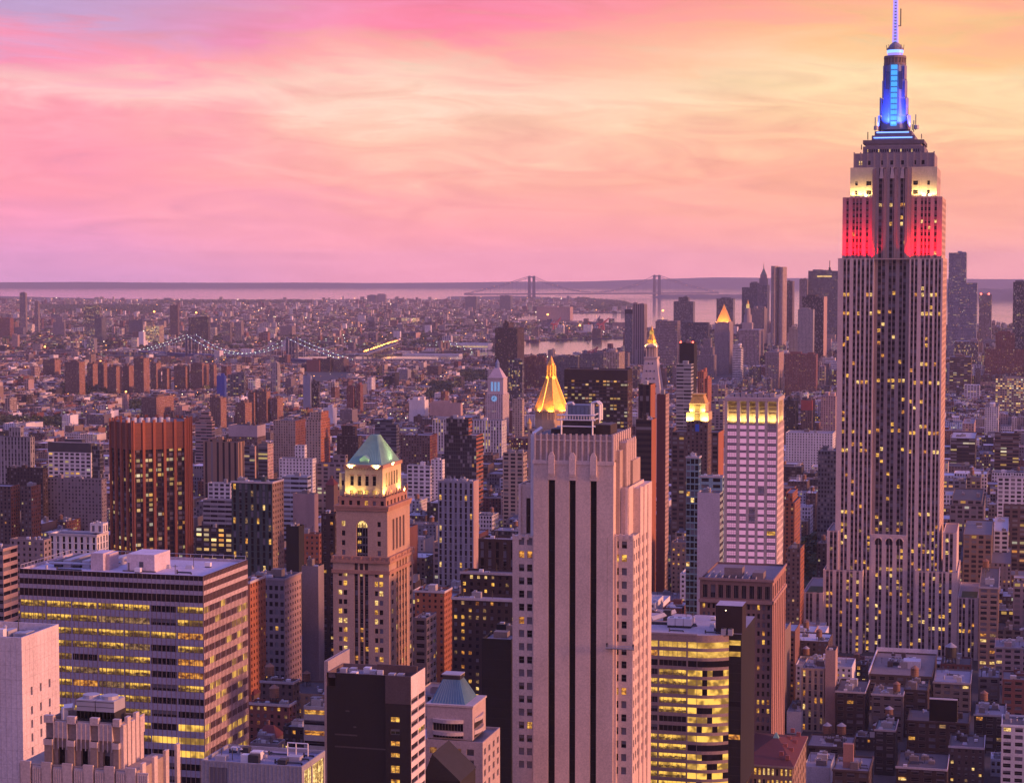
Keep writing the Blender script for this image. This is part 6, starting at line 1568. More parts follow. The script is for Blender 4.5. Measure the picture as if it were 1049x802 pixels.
 ('brown_office', 'dark brown stone office with small lit windows right of the green roof', 410, 440.5, 448, 446, 520, dict(tint='brown', style='res', vb=478, flank='rust', lit=.16)),
 ('white_grid_block', 'white gridded block below the dark brown stone office', 417, 441, 444, 477, 570, dict(tint='white', style='bay', vb=497, lit=.02)),
 ('white_grid_block', 'small white gridded block touching the dark glass tower', 441.5, 453, 455, 471, 570, dict(tint='white', style='res', vb=490, lit=.02)),
 ('ragged_glass_tower', 'dark glass tower with a ragged stepped top below the white clock tower', 455, 488, 495, 446, 560, dict(tint=(.05, .045, .05), style='glass', vb=490, lit=.05, flank='rust', fst='rib', tiers=((456, 480, 429, 6),))),
 ('white_office', 'long white office with tall columned windows under the clock tower', 443, 514, 519, 431, 500, dict(tint='white', style='strip', vb=456, lit=.35)),
 ('beige_block', 'beige stone block left of the gold pyramid', 515, 536, 540, 464, 570, dict(tint='beige', style='bay', vb=500, lit=.16)),
 ('beige_tower', 'slim beige tower between the clock tower and the gold pyramid', 525, 535, 537, 409, 480, dict(tint='beige', style='res', vb=440)),
 ('blue_glass_block', 'small blue glass block right of the white clock tower', 521, 535, 537, 369, 420, dict(tint='slate', style='glass', vb=384)),
 ('brown_riverside_tower', 'large brown riverside tower left of the bay water', 507, 530, 537, 336, 408, dict(tint='umber', style='res', vb=372, lit=.12, tiers=((515, 521, 331, 8),))),
 ('brick_apartments', 'reddish apartment blocks below the bay water', 537, 558, 560, 366, 405, dict(tint='brick', style='res', vb=380)),
 ('dark_apartments', 'dark apartment blocks below the bay water', 566, 592, 594, 366, 405, dict(tint='slate', style='res', vb=378)),
 ('dark_apartments', 'dark roofed block with a rooftop crane below the bay water', 594, 618, 620, 363, 405, dict(tint='slate', style='res', vb=376)),
 ('beige_apartments', 'beige and green slabs beside the ribbed twin towers', 618, 634, 640, 361, 408, dict(tint='beige', style='strip', vb=378)),
 # ---- housing slabs along the far river
]
HG = 'brick housing slabs near the suspension bridge'
for (a, b_, c, y, yb) in ((44, 56, 62, 369, 388), (66, 81, 87, 371, 407), (89, 95, 100, 373, 402), (110, 119, 125, 376, 406), (137, 147, 153, 367, 406), (154, 160, 165, 372, 402), (195, 207, 214, 373, 402), (215, 219, 222, 374, 402),
                        (241, 251, 258, 413, 438), (254, 260, 264, 402, 436), (264.5, 273, 277, 401, 436), (278, 284, 290, 408, 436), (215, 226, 232, 408, 440), (145, 160, 178, 407, 432), (100, 106, 110, 372, 404), (126, 132, 137, 375, 404), (166, 171, 175, 378, 402), (178, 190, 194, 375, 402)):
    exec_list.append(('housing_slab', 'brown brick housing slab with an orange sunlit flank in the riverside estate', a, b_, c, y, yb, dict(tint='brown', style='res', flank=(.30, .16, .115), fst='res', group=HG, cat='apartment block', lit=.14)))  # orange sunlight is put into the flank tint
exec_list += [
 ('grey_grid_block', 'grey gridded block beside the blue wrapped tower', 233, 250, 252, 384, 412, dict(tint='slate', style='bay', vb=404)),
 ('blue_wrapped_tower', 'tower wrapped in bright blue netting', 222, 230, 232, 385, 412, dict(tint=(.03, .07, .35), style='blank', vb=400)),
 ('white_stack_tower', 'slim pale tower standing alone in the low rooftops at left', 125, 130, 132, 404, 428, dict(tint='pink', style='res', vb=420)),
 ('blue_slab', 'slim blue grey blank slab flanked by dark glass', 310.5, 318, 319, 385, 425, dict(tint=(.22, .26, .38), style='blank', vb=415)),
 ('dark_glass_slab', 'dark glass slab right of the blue grey blank slab', 319.5, 326, 327.5, 391, 425, dict(tint='dark', style='glass', vb=415, lit=.05)),
 ('white_cube', 'blank white cube with a pink side among low rooftops', 331, 341, 345, 418, 450, dict(tint='white', style='blank', vb=428)),
 ('brown_twin', 'brown brick tower pair in the low rooftops, left of the pair', 355, 362, 364, 396, 432, dict(tint='brick', style='res', vb=412)),
 ('brown_twin', 'brown brick tower pair in the low rooftops, right of the pair', 365, 369, 372, 394, 432, dict(tint='brick', style='res', vb=412)),
 ('white_billboard_house', 'low white building with a green sign beside the park trees', 419, 435, 439, 410, 440, dict(tint='white', style='blank', vb=420)),
 ('long_hall', 'long tan hall right of the green sign building', 440, 472, 474, 413, 445, dict(tint='pink', style='blank', vb=422)),
 ('pale_tower', 'pale slim tower left of the blue grey blank slab', 277, 284, 287, 372, 410, dict(tint='grey', style='strip', vb=398)),
 # ---- across the river
 ('clock_bank_tower', 'slim tower with a red lit top across the river at left', 20, 26, 27.5, 300, None, dict(Y=8000, tint='mauve', style='strip', vb=343, cat='tower')),
 ('slim_tower', 'slim grey tower right of the red topped tower', 35.5, 39, 40.5, 309, None, dict(Y=8000, tint='mauve', style='strip', vb=342)),
 ('brick_tower', 'red brown stepped block at the far left edge across the river', -5, 10, 14, 326, None, dict(Y=7600, tint='brick', style='res', vb=347, lit=.2)),
 ('gold_lit_tower', 'tower with a golden lit top line across the river', 86, 102, 104, 313, None, dict(Y=7600, tint='mauve', style='glass', vb=345, lit=.3)),
 ('dark_tower', 'dark tower in front of the golden lit tower across the river', 97, 104, 109, 326, None, dict(Y=7000, tint='slate', style='res', vb=358)),
 ('domed_court', 'grey domed court building across the river', 54, 66, 67, 330, None, dict(Y=7600, tint='mauve', style='res', vb=345, tiers=((57, 64, 325, 8),))),
 ('long_office', 'long pale office block across the river at left', 38, 63, 65, 346, None, dict(Y=6700, tint='mauve', style='rib', vb=358)),
 ('pale_tower', 'small pale tower across the river near the left edge', 12, 18, 20, 343, None, dict(Y=6500, tint='pink', style='res', vb=362)),
 ('lit_court', 'yellow lit court building across the river left of the bridge', 149, 163, 165, 334, None, dict(Y=6900, tint='beige', style='gold', vb=361, lit=.6, depth=40)),
 ('white_slab', 'white slab wall beside the yellow lit court building', 142, 147, 149, 340, None, dict(Y=6600, tint='white', style='blank', vb=361)),
 ('brown_tower', 'brown tower with stepped top across the river above the bridge', 174, 182, 183.5, 313, None, dict(Y=7400, tint='brown', style='res', vb=343)),
 ('teal_topped_block', 'dark block with a teal lit top across the river above the bridge', 193, 213, 215, 325, None, dict(Y=7200, tint='umber', style='strip', vb=345)),
 ('apartment_slabs', 'grey apartment slab pair across the river, left one', 228, 236, 238, 331, None, dict(Y=7000, tint='mauve', style='strip', vb=357)),
 ('apartment_slabs', 'grey apartment slab pair across the river, right one', 240, 247, 249.5, 330, None, dict(Y=7000, tint='mauve', style='strip', vb=357)),
 ('dark_block', 'dark flat block across the river left of the brown stepped tower', 132, 146, 147, 328, None, dict(Y=7800, tint='slate', style='res', vb=340)),
 ('warehouse', 'bulky block with a pink tower end across the river behind the bridge', 287, 299, 303, 334, None, dict(Y=7600, tint='mauve', style='res', vb=345)),
 ('far_block', 'dark far block on the shore of the bay', 476.5, 488, 489.5, 304, None, dict(Y=13000, tint='slate', style='res', vb=314)),
 ('far_block', 'grey far towers breaking the shore line of the bay', 376, 385, 387, 302.5, None, dict(Y=15500, tint='slate', style='res', vb=309)),
 ('far_block', 'pink far towers breaking the shore line of the bay', 386.5, 395, 396, 301.5, None, dict(Y=15500, tint='mauve', style='res', vb=309)),
 ('far_block', 'dark far slab near the left bridge pylon', 512, 523, 525, 303, None, dict(Y=13000, tint='slate', style='res', vb=314)),
 ('glass_office', 'blue grey office with an orange end wall across the river', 407, 426, 431, 341, None, dict(Y=7500, tint='slate', style='glass', vb=355, flank='pink', fst='blank', lit=.05)),
 ('brown_warehouse', 'plain brown warehouse by the second bridge tower', 314, 327, 328, 369, None, dict(Y=5000, tint='brick', style='blank', vb=390, depth=40)),
 ('brown_warehouse', 'dark brown warehouse right of the plain brown warehouse', 328.5, 338, 339.5, 368, None, dict(Y=5000, tint='umber', style='res', vb=388, depth=40)),
 ('brown_warehouse', 'brown warehouse with lit top below the arched bridge tower', 341, 352, 353, 368, None, dict(Y=5000, tint='brown', style='res', vb=386, depth=40)),
 ('long_terminal', 'long orange lit terminal building on the bay headland', 550, 584, 587, 314.5, None, dict(Y=10600, tint='pink', style='res', vb=321, lit=.1)),
 # ---- behind the black slab and in the dark gap
 ('brick_tenement', 'brown brick tenement left of the near black office block', 267, 300, 306, 699, None, dict(Y=830, tint='brown', style='res', vb=740, geo=True, clutter=3)),
 ('brick_tenement', 'dark red tenement with water tank below the limestone block', 254, 296, 300, 722, None, dict(Y=790, tint='brick', style='res', vb=760, geo=True, clutter=3)),
 ('ribbon_block', 'pale block with ribbon windows left of the near black office block', 311, 333, 337, 724, None, dict(Y=700, tint='lime', style='rib', vb=762, clutter=3)),
 ('dark_house', 'near black house among the low roofs left of the black office block', 290, 312, 315, 745, None, dict(Y=720, tint='dark', style='res', vb=775, clutter=4)),
 ('low_house', 'low grey house at the foot of the striped office block', 256, 284, 290, 762, None, dict(Y=690, tint='mauve', style='res', vb=785, clutter=4)),
 ('brick_house', 'reddish brick block right of the green roofed tower', 425, 455, 463, 606, None, dict(Y=1000, tint='rust', style='res', vb=690, lit=.08, clutter=3)),
 ('stone_house', 'narrow grey stone house right of the green roofed tower', 424, 437, 447, 633, None, dict(Y=900, tint='mauve', style='bay', vb=690, lit=.05, clutter=2)),
]
BY = {}
for e in exec_list:
    kind, label, xl, xr, xf, yt, yb, kw = e
    o = mid(kind, label, xl, xr, xf, yt, yb, **kw)
    BY[label] = o
# ------------------------------------------------------------------ special towers further off
def plain_tower(kind, label, xl, xr, xf, yt, Y, tint, style, vb, lit=.1, flank=None, foot=True):
    b = Bld(kind, label, 'skyscraper', xl, xr, Y, yt, xf=xf, vb=vb, tint=tint, foot=foot)
    st = STYLE[style]; w, d, T = b.w, b.d, b.top; m = b.wall
    ft = TINT[flank] if flank else b.tint
    wallquad(m, (0, 0, 0), (w, 0, 0), (w, 0, T), (0, 0, T), b.tint, st, lit, T); wallquad(m, (w, 0, 0), (w, d, 0), (w, d, T), (w, 0, T), ft, st, lit, T)
    wallquad(m, (0, d, 0), (0, 0, 0), (0, 0, T), (0, d, T), b.tint, st, lit, T); m.poly([(w, d, 0), (0, d, 0), (0, d, T), (w, d, T)])
    b.roof.poly([(0, 0, T), (w, 0, T), (w, d, T), (0, d, T)], 'roof')
    return b

def sqr(cx, cy, r): return [(cx - r, cy - r), (cx + r, cy - r), (cx + r, cy + r), (cx - r, cy + r)]

def clock_tower():
    b = plain_tower('clock_tower', 'white stone clock tower with blue lit clock face and belfry', 497.5, 515, 521.5, 404, 2900, (.50, .43, .44), 'res', 440, .1)
    w, d, T = b.w, b.d, b.top; cx, cy = w / 2, d / 2
    s = b.part('belfry_stage', (.50, .43, .44)); r = w * .46; z1 = b.lz(388); s.prism(sqr(cx, cy, r), T, z1); s.prism(sqr(cx, cy, r * 1.08), T - 1, T + 1)
    s.prism(sqr(cx, cy, r * 1.05), z1, z1 + 1.2)
    t = b.part('stepped_roof', (.48, .40, .44)); z2 = b.lz(377.5); t.prism(sqr(cx, cy, r * .95), z1 + 1.2, z2, pts1=sqr(cx, cy, r * .3)); l = b.part('lantern', (.16, .22, .38)); l.cyl(cx, cy, r * .3, r * .25, z2, b.lz(373), 8); l.cyl(cx, cy, r * .3, .1, b.lz(373), b.lz(368), 8)
    for i in range(3):
        p = b.part('belfry_opening', mat='clock'); x = cx + (i - 1) * r * .42; p.box(x - r * .14, x + r * .14, cy - r - .12, cy - r, b.lz(401), b.lz(391.5), 'clock')
    c = b.part('clock_face', mat='clock'); zc = b.lz(408.3); rr = 4.4
    c.poly([(cx + rr * math.cos(2 * math.pi * k / 20), -.25, zc + rr * math.sin(2 * math.pi * k / 20)) for k in range(20)], 'clock')
    h = b.part('clock_hands', mat='darksteel'); h.bar((cx, -.4, zc), (cx, -.4, zc + 3.4), .3); h.bar((cx, -.4, zc), (cx - 2.4, -.4, zc - .6), .35)
    b.finish()
clock_tower()

def lit_cap_tower():
    b = plain_tower('lit_cap_tower', 'slim brown tower with a brightly lit golden mansard cap', 703.5, 725, 729, 431, 1500, 'brown', 'res', 443, .06)
    w, d, T = b.w, b.d, b.top; cx = w / 2; v = 1.5
    a = b.part('cap_storey', (.55, .42, .24)); a.box(-.4, w + .4, -.4, d, T, b.lz(422.5)); x0, x1 = b.lx(706.5, 418, v), b.lx(722.5, 418, v); a.box(x0, x1, v, d - 2, b.lz(422.5), b.lz(414)); a.box(x0 - .6, x1 + .6, v - .6, d - 1.5, b.lz(414.6), b.lz(413.4))
    for x in (x0, x1 - 1.2): a.box(x, x + 1.2, v - .5, v, b.lz(422.5), b.lz(413.5))
    g = b.part('mansard_roof', mat='gold'); g.prism([(x0, v), (x1, v), (x1, d - 2), (x0, d - 2)], b.lz(413.4), b.lz(405.5), 'gold', pts1=[(x0 + 2, v + 1.5), (x1 - 2, v + 1.5), (x1 - 2, d - 4), (x0 + 2, d - 4)]); g.box(x0 + 1.4, x1 - 1.4, v + 1, d - 3.5, b.lz(405.5), b.lz(404), 'gold')
    p = b.part('lit_window', mat='hall'); xm = b.lx(714.5, 420); p.box(xm - 2.2, xm + 2.2, -.55, -.41, b.lz(430.5), b.lz(424), 'hall'); p.box(xm - 2, xm + 2, v - .2, v - .02, b.lz(421.5), b.lz(415.5), 'hall')
    n = b.part('blue_banner', (.03, .12, .6)); n.box(xm - 1.6, xm + 1.4, -.3, -.05, b.lz(442), b.lz(434.5))
    b.finish()
    for x in (1, w / 2 - 5, w / 2 + 5, w - 1): lamp(b.root, 'floodlight', (x, -2.2, T - 1), (x, 1, b.lz(412)), 15000, (1.0, .62, .16), .5, 140)
    for x in (x0 + 1, x1 - 1): lamp(b.root, 'floodlight', (x, -.3, b.lz(422)), (cx, 5, b.lz(404)), 9000, (1.0, .6, .15), .5, 140)
lit_cap_tower()

def copper_pyramid():
    b = plain_tower('pyramid_topped_tower', 'pale stone tower with an orange glowing copper pyramid, left of downtown', 732, 747, 751.5, 330, 4900, (.36, .29, .29), 'res', 386, .1)
    w, d, T = b.w, b.d, b.top; c = b.part('pyramid_roof', (.42, .20, .07)); c.prism(sqr(w / 2, d / 2, w * .44), T, b.lz(318), 'gold', pts1=sqr(w / 2, d / 2, w * .16)); c.prism(sqr(w / 2, d / 2, w * .14), b.lz(318), b.lz(312), 'gold', pts1=sqr(w / 2, d / 2, .4))
    b.finish()
    for x in (2, w / 2, w - 2): lamp(b.root, 'floodlight', (x, -6, T + 1), (w / 2, d * .35, b.lz(320)), 120000, (1.0, .33, .08), 1, 100)
copper_pyramid()

def spire_tower():
    b = plain_tower('spired_tower', 'grey tower with a tapering green spire and needle in the downtown cluster', 776, 786, 788.5, 292, 6100, 'mauve', 'strip', 330, .1)
    w, d, T = b.w, b.d, b.top; cx, cy = w / 2, d / 2
    s = b.part('stepped_top', (.25, .2, .21)); s.prism(sqr(cx, cy, w * .40), T, b.lz(285)); s.prism(sqr(cx, cy, w * .32), b.lz(285), b.lz(281.5))
    q = b.part('spire', (.16, .20, .20)); q.prism(sqr(cx, cy, w * .28), b.lz(281.5), b.lz(275.5), pts1=sqr(cx, cy, w * .07)); q.cyl(cx, cy, w * .05, .2, b.lz(275.5), b.lz(268), 6)
    b.finish()
spire_tower()

def gleaming_tower():
    b = Bld('rippled_steel_tower', 'tallest downtown tower, gleaming twin rounded shafts of rippled steel catching orange light', 'skyscraper', 789, 804, 5500, 272.5, xf=806, vb=352, tint='mauve')
    w, d, T = b.w, b.d, b.top
    st = (3.4, 3.4, .5, .62, .12)
    for (a, e, z) in ((0, w * .50, T), (w * .52, w + 3, b.lz(273.5))):
        m = b.part('shaft', (.42, .33, .30)); n = 14; cx, rx = (a + e) / 2, (e - a) / 2
        P = [(cx + rx * math.cos(2 * math.pi * k / n) * (1 + .05 * (k % 2)), d / 2 + d / 2 * math.sin(2 * math.pi * k / n)) for k in range(n)]
        for k in range(n):
            p, q = P[k], P[(k + 1) % n]; wallquad(m, (*p, 0), (*q, 0), (*q, z), (*p, z), (.45, .34, .30), st, .10, z)
        m.poly([(*p, z) for p in P], 'roof', (.3, .3, .3))
    b.finish()
gleaming_tower()

def municipal_tower():
    b = plain_tower('civic_tower', 'pale civic building with a lit wedding cake tower below the downtown cluster', 756, 778, 784, 338, 4800, (.33, .27, .29), 'strip', 372, .05)
    w, d, T = b.w, b.d, b.top; xm = b.lx(766, 330, d / 2); cy = d / 2
    s = b.part('tower_stage', (.36, .30, .30)); s.prism(sqr(xm, cy, w * .23), T, b.lz(331)); s.cyl(xm, cy, w * .19, w * .18, b.lz(331), b.lz(323), 12); s.cyl(xm, cy, w * .13, w * .12, b.lz(323), b.lz(316), 12)
    l = b.part('lantern', mat='gold'); l.cyl(xm, cy, w * .08, w * .07, b.lz(316), b.lz(312), 10, 'pale'); l.cyl(xm, cy, w * .06, .3, b.lz(312), b.lz(307.5), 8, 'gold')
    b.finish()
municipal_tower()
r = BY['broad blue grey downtown slab with a mast on its flat roof']
m = MB(mat='darksteel'); x = r.lx(850, 270, 20); m.bar((x, 20, r.top), (x, 20, r.lz(267, 850, 20)), .9, 'darksteel'); m.box(x - 3, x + 3, 18, 22, r.top, r.lz(274, 850, 20), 'darksteel'); m.build('mast', r.root)
m = MB(mat='pale'); m.box(r.lx(837, 283), r.lx(852, 283), -.4, -.1, r.lz(284), r.lz(282.3), 'pale'); m.build('lit_sign_band', r.root)  # plain glowing band in place of a lit sign
r = BY['pale civic building with a lit wedding cake tower below the downtown cluster'] if False else None
# bright lamps on the yellow lit court, lights on twin towers
for lab, pts in (('thin black tower with red beacons behind the striped glass tower', ((697, 351), (709.5, 351))), ('slim grey tower with dark vertical bands and red beacons', ((1005, 301.5), (1013, 301.5)))):
    b = BY[lab]
    for (px, py) in pts:
        x = b.lx(px, py); m = MB(mat='lampr'); k = b.Y / FPX; m.cyl(0, 0, .8 * k, .8 * k, 0, 1.6 * k, 6, 'lampr'); o = m.build('beacon')
        o.parent = b.root if b.root.type == 'EMPTY' or True else None; o.location = (x, 2, b.top)

# house with the red tiled pyramid roof, bottom right
def red_roof_house():
    b = Bld('red_roofed_building', 'stone building with a steep red tiled pyramid roof and small green cap', 'building', 758, 812, 790, 786, xf=826, vb=802, tint='tan')
    w, d, T = b.w, b.d, b.top
    b.facade('F', 0, 0, w, 0, T, grid(0, w, 12, .5), rows_down(T - 1, 0, 4.6, 2.8), rec=.4, lit=.75, kinds=('warm', 'pale')); b.facade('R', w, 0, d, 0, T, grid(0, d, 8, .4), rows_down(T - 1, 0, 4.6, 2.8), rec=.4, lit=.1)
    b.shell(0, w, 0, d, 0, T, front=False, right=False, parapet=0)
    c = b.part('cornice', (.3, .22, .2)); c.box(-.7, w + .7, -.7, d + .7, T - .3, T + .5, bottom=True)
    rf = b.part('pyramid_roof', mat='redtile'); cx, cy = b.lx(795, 760, d / 2), d / 2; zp = b.lz(755, 795, d / 2)
    rf.prism([(-.6, -.6), (w + .6, -.6), (w + .6, d + .6), (-.6, d + .6)], T + .5, zp, 'redtile', pts1=sqr(cx, cy, 1.0))
    k = b.part('roof_cap', mat='copper'); k.prism(sqr(cx, cy, 1.3), zp - .2, zp + 2.2, 'copper', pts1=sqr(cx, cy, .2))
    for j in range(2):
        for i in range(4):
            y = 5 + i * (d - 12) / 3.0 + j; t = .3 + .25 * j; x = w + .6 - (w + .6 - cx) * t; z = T + .5 + (zp - T - .5) * t
            dm = b.part('dormer', (.30, .10, .09)); dm.box(x - 1, x + .7, y, y + 1.3, z - .3, z + 1.5)
    b.finish()
red_roof_house()
# little red roofed houses at left of the black slab
for (xl, xr, xf, yt, yr, Y, lab) in ((262, 283, 289, 756, 742, 760, 'small house with a bright red hipped roof, left of the near black office block'), (252, 262, 267, 742, 735, 800, 'small house with a dull red roof behind the bright red hipped roof'),
                                 (251, 260, 264, 712, 705, 860, 'small red roofed house right of the striped office block'), (333.5, 342, 346, 497, 490, 1250, 'small house with a scarlet pointed roof left of the green roofed tower')):
    b = Bld('red_roofed_house', lab, 'house', xl, xr, Y, yt, xf=xf, vb=yt + 8, tint='brown'); w, d, T = b.w, b.d, b.top
    b.shell(0, w, 0, d, 0, T, parapet=0); rf = b.part('hipped_roof', mat='redtile'); zr = b.lz(yr, (xl + xr) / 2, d / 2)
    rf.prism([(-.4, -.4), (w + .4, -.4), (w + .4, d + .4), (-.4, d + .4)], T + .05, zr, 'redtile', pts1=[(w * .3, d * .45), (w * .7, d * .45), (w * .7, d * .55), (w * .3, d * .55)])
    c = b.part('chimney', (.2, .1, .08)); c.box(w * .3, w * .3 + 1, d * .6, d * .6 + 1, zr - 3, zr + 1.6); b.finish()

# ------------------------------------------------------------------ land, water, far hills
def poly_world(pxs, z): 
    return [(*ground_at(x, y), z) for x, y in pxs]
LAND_NEAR = [(-200, 371), (200, 370), (400, 368), (537, 369), (600, 366), (660, 356), (760, 346), (900, 343), (1049, 338), (1300, 338)]
m = MB(mat='water'); m.poly([(-14000, -900, 0), (14000, -900, 0), (14000, 34200, 0), (-14000, 34200, 0)], 'water'); tag(m.build('water'), kind='structure')
m = MB(mat='land'); pts = poly_world(LAND_NEAR, 1.5); m.poly([(pts[0][0], -800, 1.5)] + [(6000, -800, 1.5)] + pts[::-1], 'land')
lo = m.build('ground'); tag(lo, kind='structure')
SHORE = [(-200, 366), (200, 365), (405, 364.5), (432, 362), (520, 358.5), (537, 349.5), (640, 346.5), (652, 339), (640, 333.5), (575, 331), (525, 330), (522, 326), (545, 322.3), (590, 321), (640, 321), (655, 319), (655, 315), (640, 310), (600, 306), (530, 303.4), (460, 304), (455, 307), (300, 307.5), (120, 306.5), (0, 303.5), (-200, 303.5)]
m = MB(mat='land'); m.poly(poly_world(SHORE, 1.5)[::-1], 'land'); tag(m.build('far_bank'), kind='structure')
def ridge(name, px0, px1, Y, ytop, seed, thick, n=160, ragged=.25, label=None):
    rr = random.Random(seed); x0, x1 = at(px0, 290, Y)[0], at(px1, 290, Y)[0]; m = MB(mat='hill'); ph = [(rr.uniform(0, 6.3), rr.uniform(.6, 1.4)) for _ in range(9)]
    prof = []
    for i in range(n + 1):
        t = i / n; px = px0 + (px1 - px0) * t; s = sum(math.sin(p + t * 6.3 * (k + 1) * 1.3 * q) / (k + 1.5) for k, (p, q) in enumerate(ph))
        yy = ytop(px) if callable(ytop) else ytop; h = at(CX, yy, Y)[2]; e = min(1, min(t, 1 - t) * 14) if label else 1
        prof.append((x0 + (x1 - x0) * t, max(2, h * (1 + ragged * s * .35) * e)))
    for i in range(n):
        (xa, ha), (xb, hb) = prof[i], prof[i + 1]
        rows = [(0, 0), (thick * .12, .55), (thick * .3, .9), (thick * .5, 1), (thick, 0)]
        for (ya, fa), (yb_, fb) in zip(rows, rows[1:]): m.poly([(xa, Y + ya, ha * fa), (xb, Y + ya, hb * fa), (xb, Y + yb_, hb * fb), (xa, Y + yb_, ha * fb)], 'hill')
    o = m.build(name); tag(o, kind='structure')
    return o
def hilltop(px):
    return float(np.interp(px, [0, 60, 200, 400, 520, 600, 740, 830, 1000], [290, 289.4, 290.2, 289.6, 288.6, 288.4, 285.8, 286.2, 286.6]))
ridge('hills', -320, 1380, 30500, hilltop, 3, 2600, 260, .34)
ridge('hills', 676, 790, 18600, 302.6, 5, 1500, 60, .2, True); ridge('hills', 985, 1160, 17800, 297.5, 8, 3000, 60, .25, True); ridge('hills', 569, 589, 20500, 303.6, 9, 300, 20, .1, True)

# ------------------------------------------------------------------ the mass of smaller buildings
def inpoly(px, py, poly):
    c = np.zeros(px.shape, bool); n = len(poly)
    for i in range(n):
        (xa, ya), (xb, yb_) = poly[i], poly[(i + 1) % n]
        if ya == yb_: continue
        k = ((ya > py) != (yb_ > py)) & (px < (xb - xa) * (py - ya) / (yb_ - ya) + xa); c ^= k
    return c
def vproj(x, y, z):
    d = y * cp - (z - H) * sp; u = y * sp + (z - H) * cp
    return CX + FPX * x / d, CY - FPX * u / d
PAL = np.array([(.14, .055, .05), (.09, .062, .06), (.18, .09, .075), (.34, .28, .25), (.48, .43, .41), (.64, .62, .66), (.20, .20, .24), (.20, .15, .125), (.36, .26, .25), (.15, .13, .15), (.035, .032, .037), (.12, .105, .13)])
PNAME = ['red brick', 'brown brick', 'rust brick', 'beige', 'cream', 'white', 'grey', 'tan', 'pink', 'mauve grey', 'near black', 'dusky grey']
def lots_city():
    L = []
    q = 640.0
    parks = [(78 * 1.0, 0)]
    while q < 7600:
        p = -2680.0; kk = 0
        while p < 3600:
            kk += 1; e = p + (252 if kk == 9 else 266)
            x, y = p * Sx + q * Ax, p * Sy + q * Ay
            px, _ = vproj(x + 100, y, 0)
            if -140 < px < 1200 and y > 500:
                far = q > 2900
                for row in (0, 1):
                    a = p + 12
                    while a < e - 2:
                        wd = R.uniform(7, 16) if far and R.random() < .8 else R.uniform(14, 34)
                        dp = R.uniform(24, 30); q0 = q + 9 + row * 31 + (R.uniform(0, 5) if row == 0 else 0); L.append((a, min(a + wd, e), q0, min(q0 + dp, q + 71), far)); a += wd + (0 if R.random() < .8 else R.uniform(0, 6))
            p += 280
        q += 80
    return L
raw = lots_city()
CAPS += [(125, 345, 5500, 371), (300, 470, 6300, 368)]
FA = np.array(FOOT)
def clash(a, c, q0, q1): return np.any((FA[:, 0] < c + 1) & (FA[:, 1] > a - 1) & (FA[:, 2] < q1 + 1) & (FA[:, 3] > q0 - 1))
r2 = []
for (a, c, q0, q1, far) in raw:          # a lot that runs into a named building keeps its free part
    if q0 < 1700 and clash(a, c, q0, q1):
        m1, m2 = (a + c) / 2, (q0 + q1) / 2
        for t in ((a, m1, q0, m2), (m1, c, q0, m2), (a, m1, m2, q1), (m1, c, m2, q1)):
            if t[1] - t[0] > 9: r2.append((*t, far))
    else: r2.append((a, c, q0, q1, far))
    if q0 < 1700 and q0 % 80 > 48:       # yards and back buildings close the gaps between the rows
        r2.append((a, c, q1 + .5, q1 + 10, far))
raw = r2
lots = []
near_Y = np.array([yb2Y(y) for _, y in LAND_NEAR]); near_x = np.array([x for x, _ in LAND_NEAR])
PARKS = [(-5, 84, 434, 446), (437, 466, 396, 412), (470, 500, 384, 396), (1006, 1049, 435, 446), (200, 214, 440, 450), (300, 330, 448, 456), (60, 115, 398, 406), (128, 150, 418, 426), (812, 846, 560, 640)]
CAPA = np.array(CAPS)
for (a, c, q0, q1, far) in raw:
    pc, qc = (a + c) / 2, (q0 + q1) / 2; x, y = pc * Sx + qc * Ax, pc * Sy + qc * Ay
    px, py = vproj(x, y, 0.0)
    if not (-60 < px < 1110): continue
    if y > np.interp(px, near_x, near_Y) - 60: continue
    if clash(a, c, q0, q1): continue
    if any(u < px < v and s < py < t for u, v, s, t in PARKS): continue
    # heights by quarter
    if y < 1350: h = R.uniform(24, 58) if px > 800 else R.uniform(45, 95)
    elif y < 2100: h = R.uniform(22, 60) if px < 1000 else R.uniform(18, 42)
    elif y < 3000: h = R.uniform(16, 48) if px > 430 else R.uniform(13, 34)
    elif px > 640 and y > 4100: h = R.uniform(22, 75) if R.random() < .6 else R.uniform(15, 30)
    else: h = R.uniform(9, 20) if R.random() < .97 else R.uniform(22, 42)
    xa, xb = vproj(a * Sx + q0 * Ax, a * Sy + q0 * Ay, h)[0] - 2, vproj(c * Sx + q1 * Ax, c * Sy + q1 * Ay, h)[0] + 2
    xa, xb = min(xa, vproj(a * Sx + q1 * Ax, a * Sy + q1 * Ay, h)[0]), max(xb, vproj(c * Sx + q0 * Ax, c * Sy + q0 * Ay, h)[0])
    k = CAPA[(CAPA[:, 2] > y) & (CAPA[:, 0] < xb) & (CAPA[:, 1] > xa)]
    if len(k):
        zc = at(CX, k[:, 3].max(), y)[2] - 4.5
        h = min(h, zc * R.uniform(.88, 1.0))
    h = min(h, 5.5 * min(c - a, q1 - q0))
    if h < 7: continue
    lots.append([a, c, q0, q1, h, x, y, px])
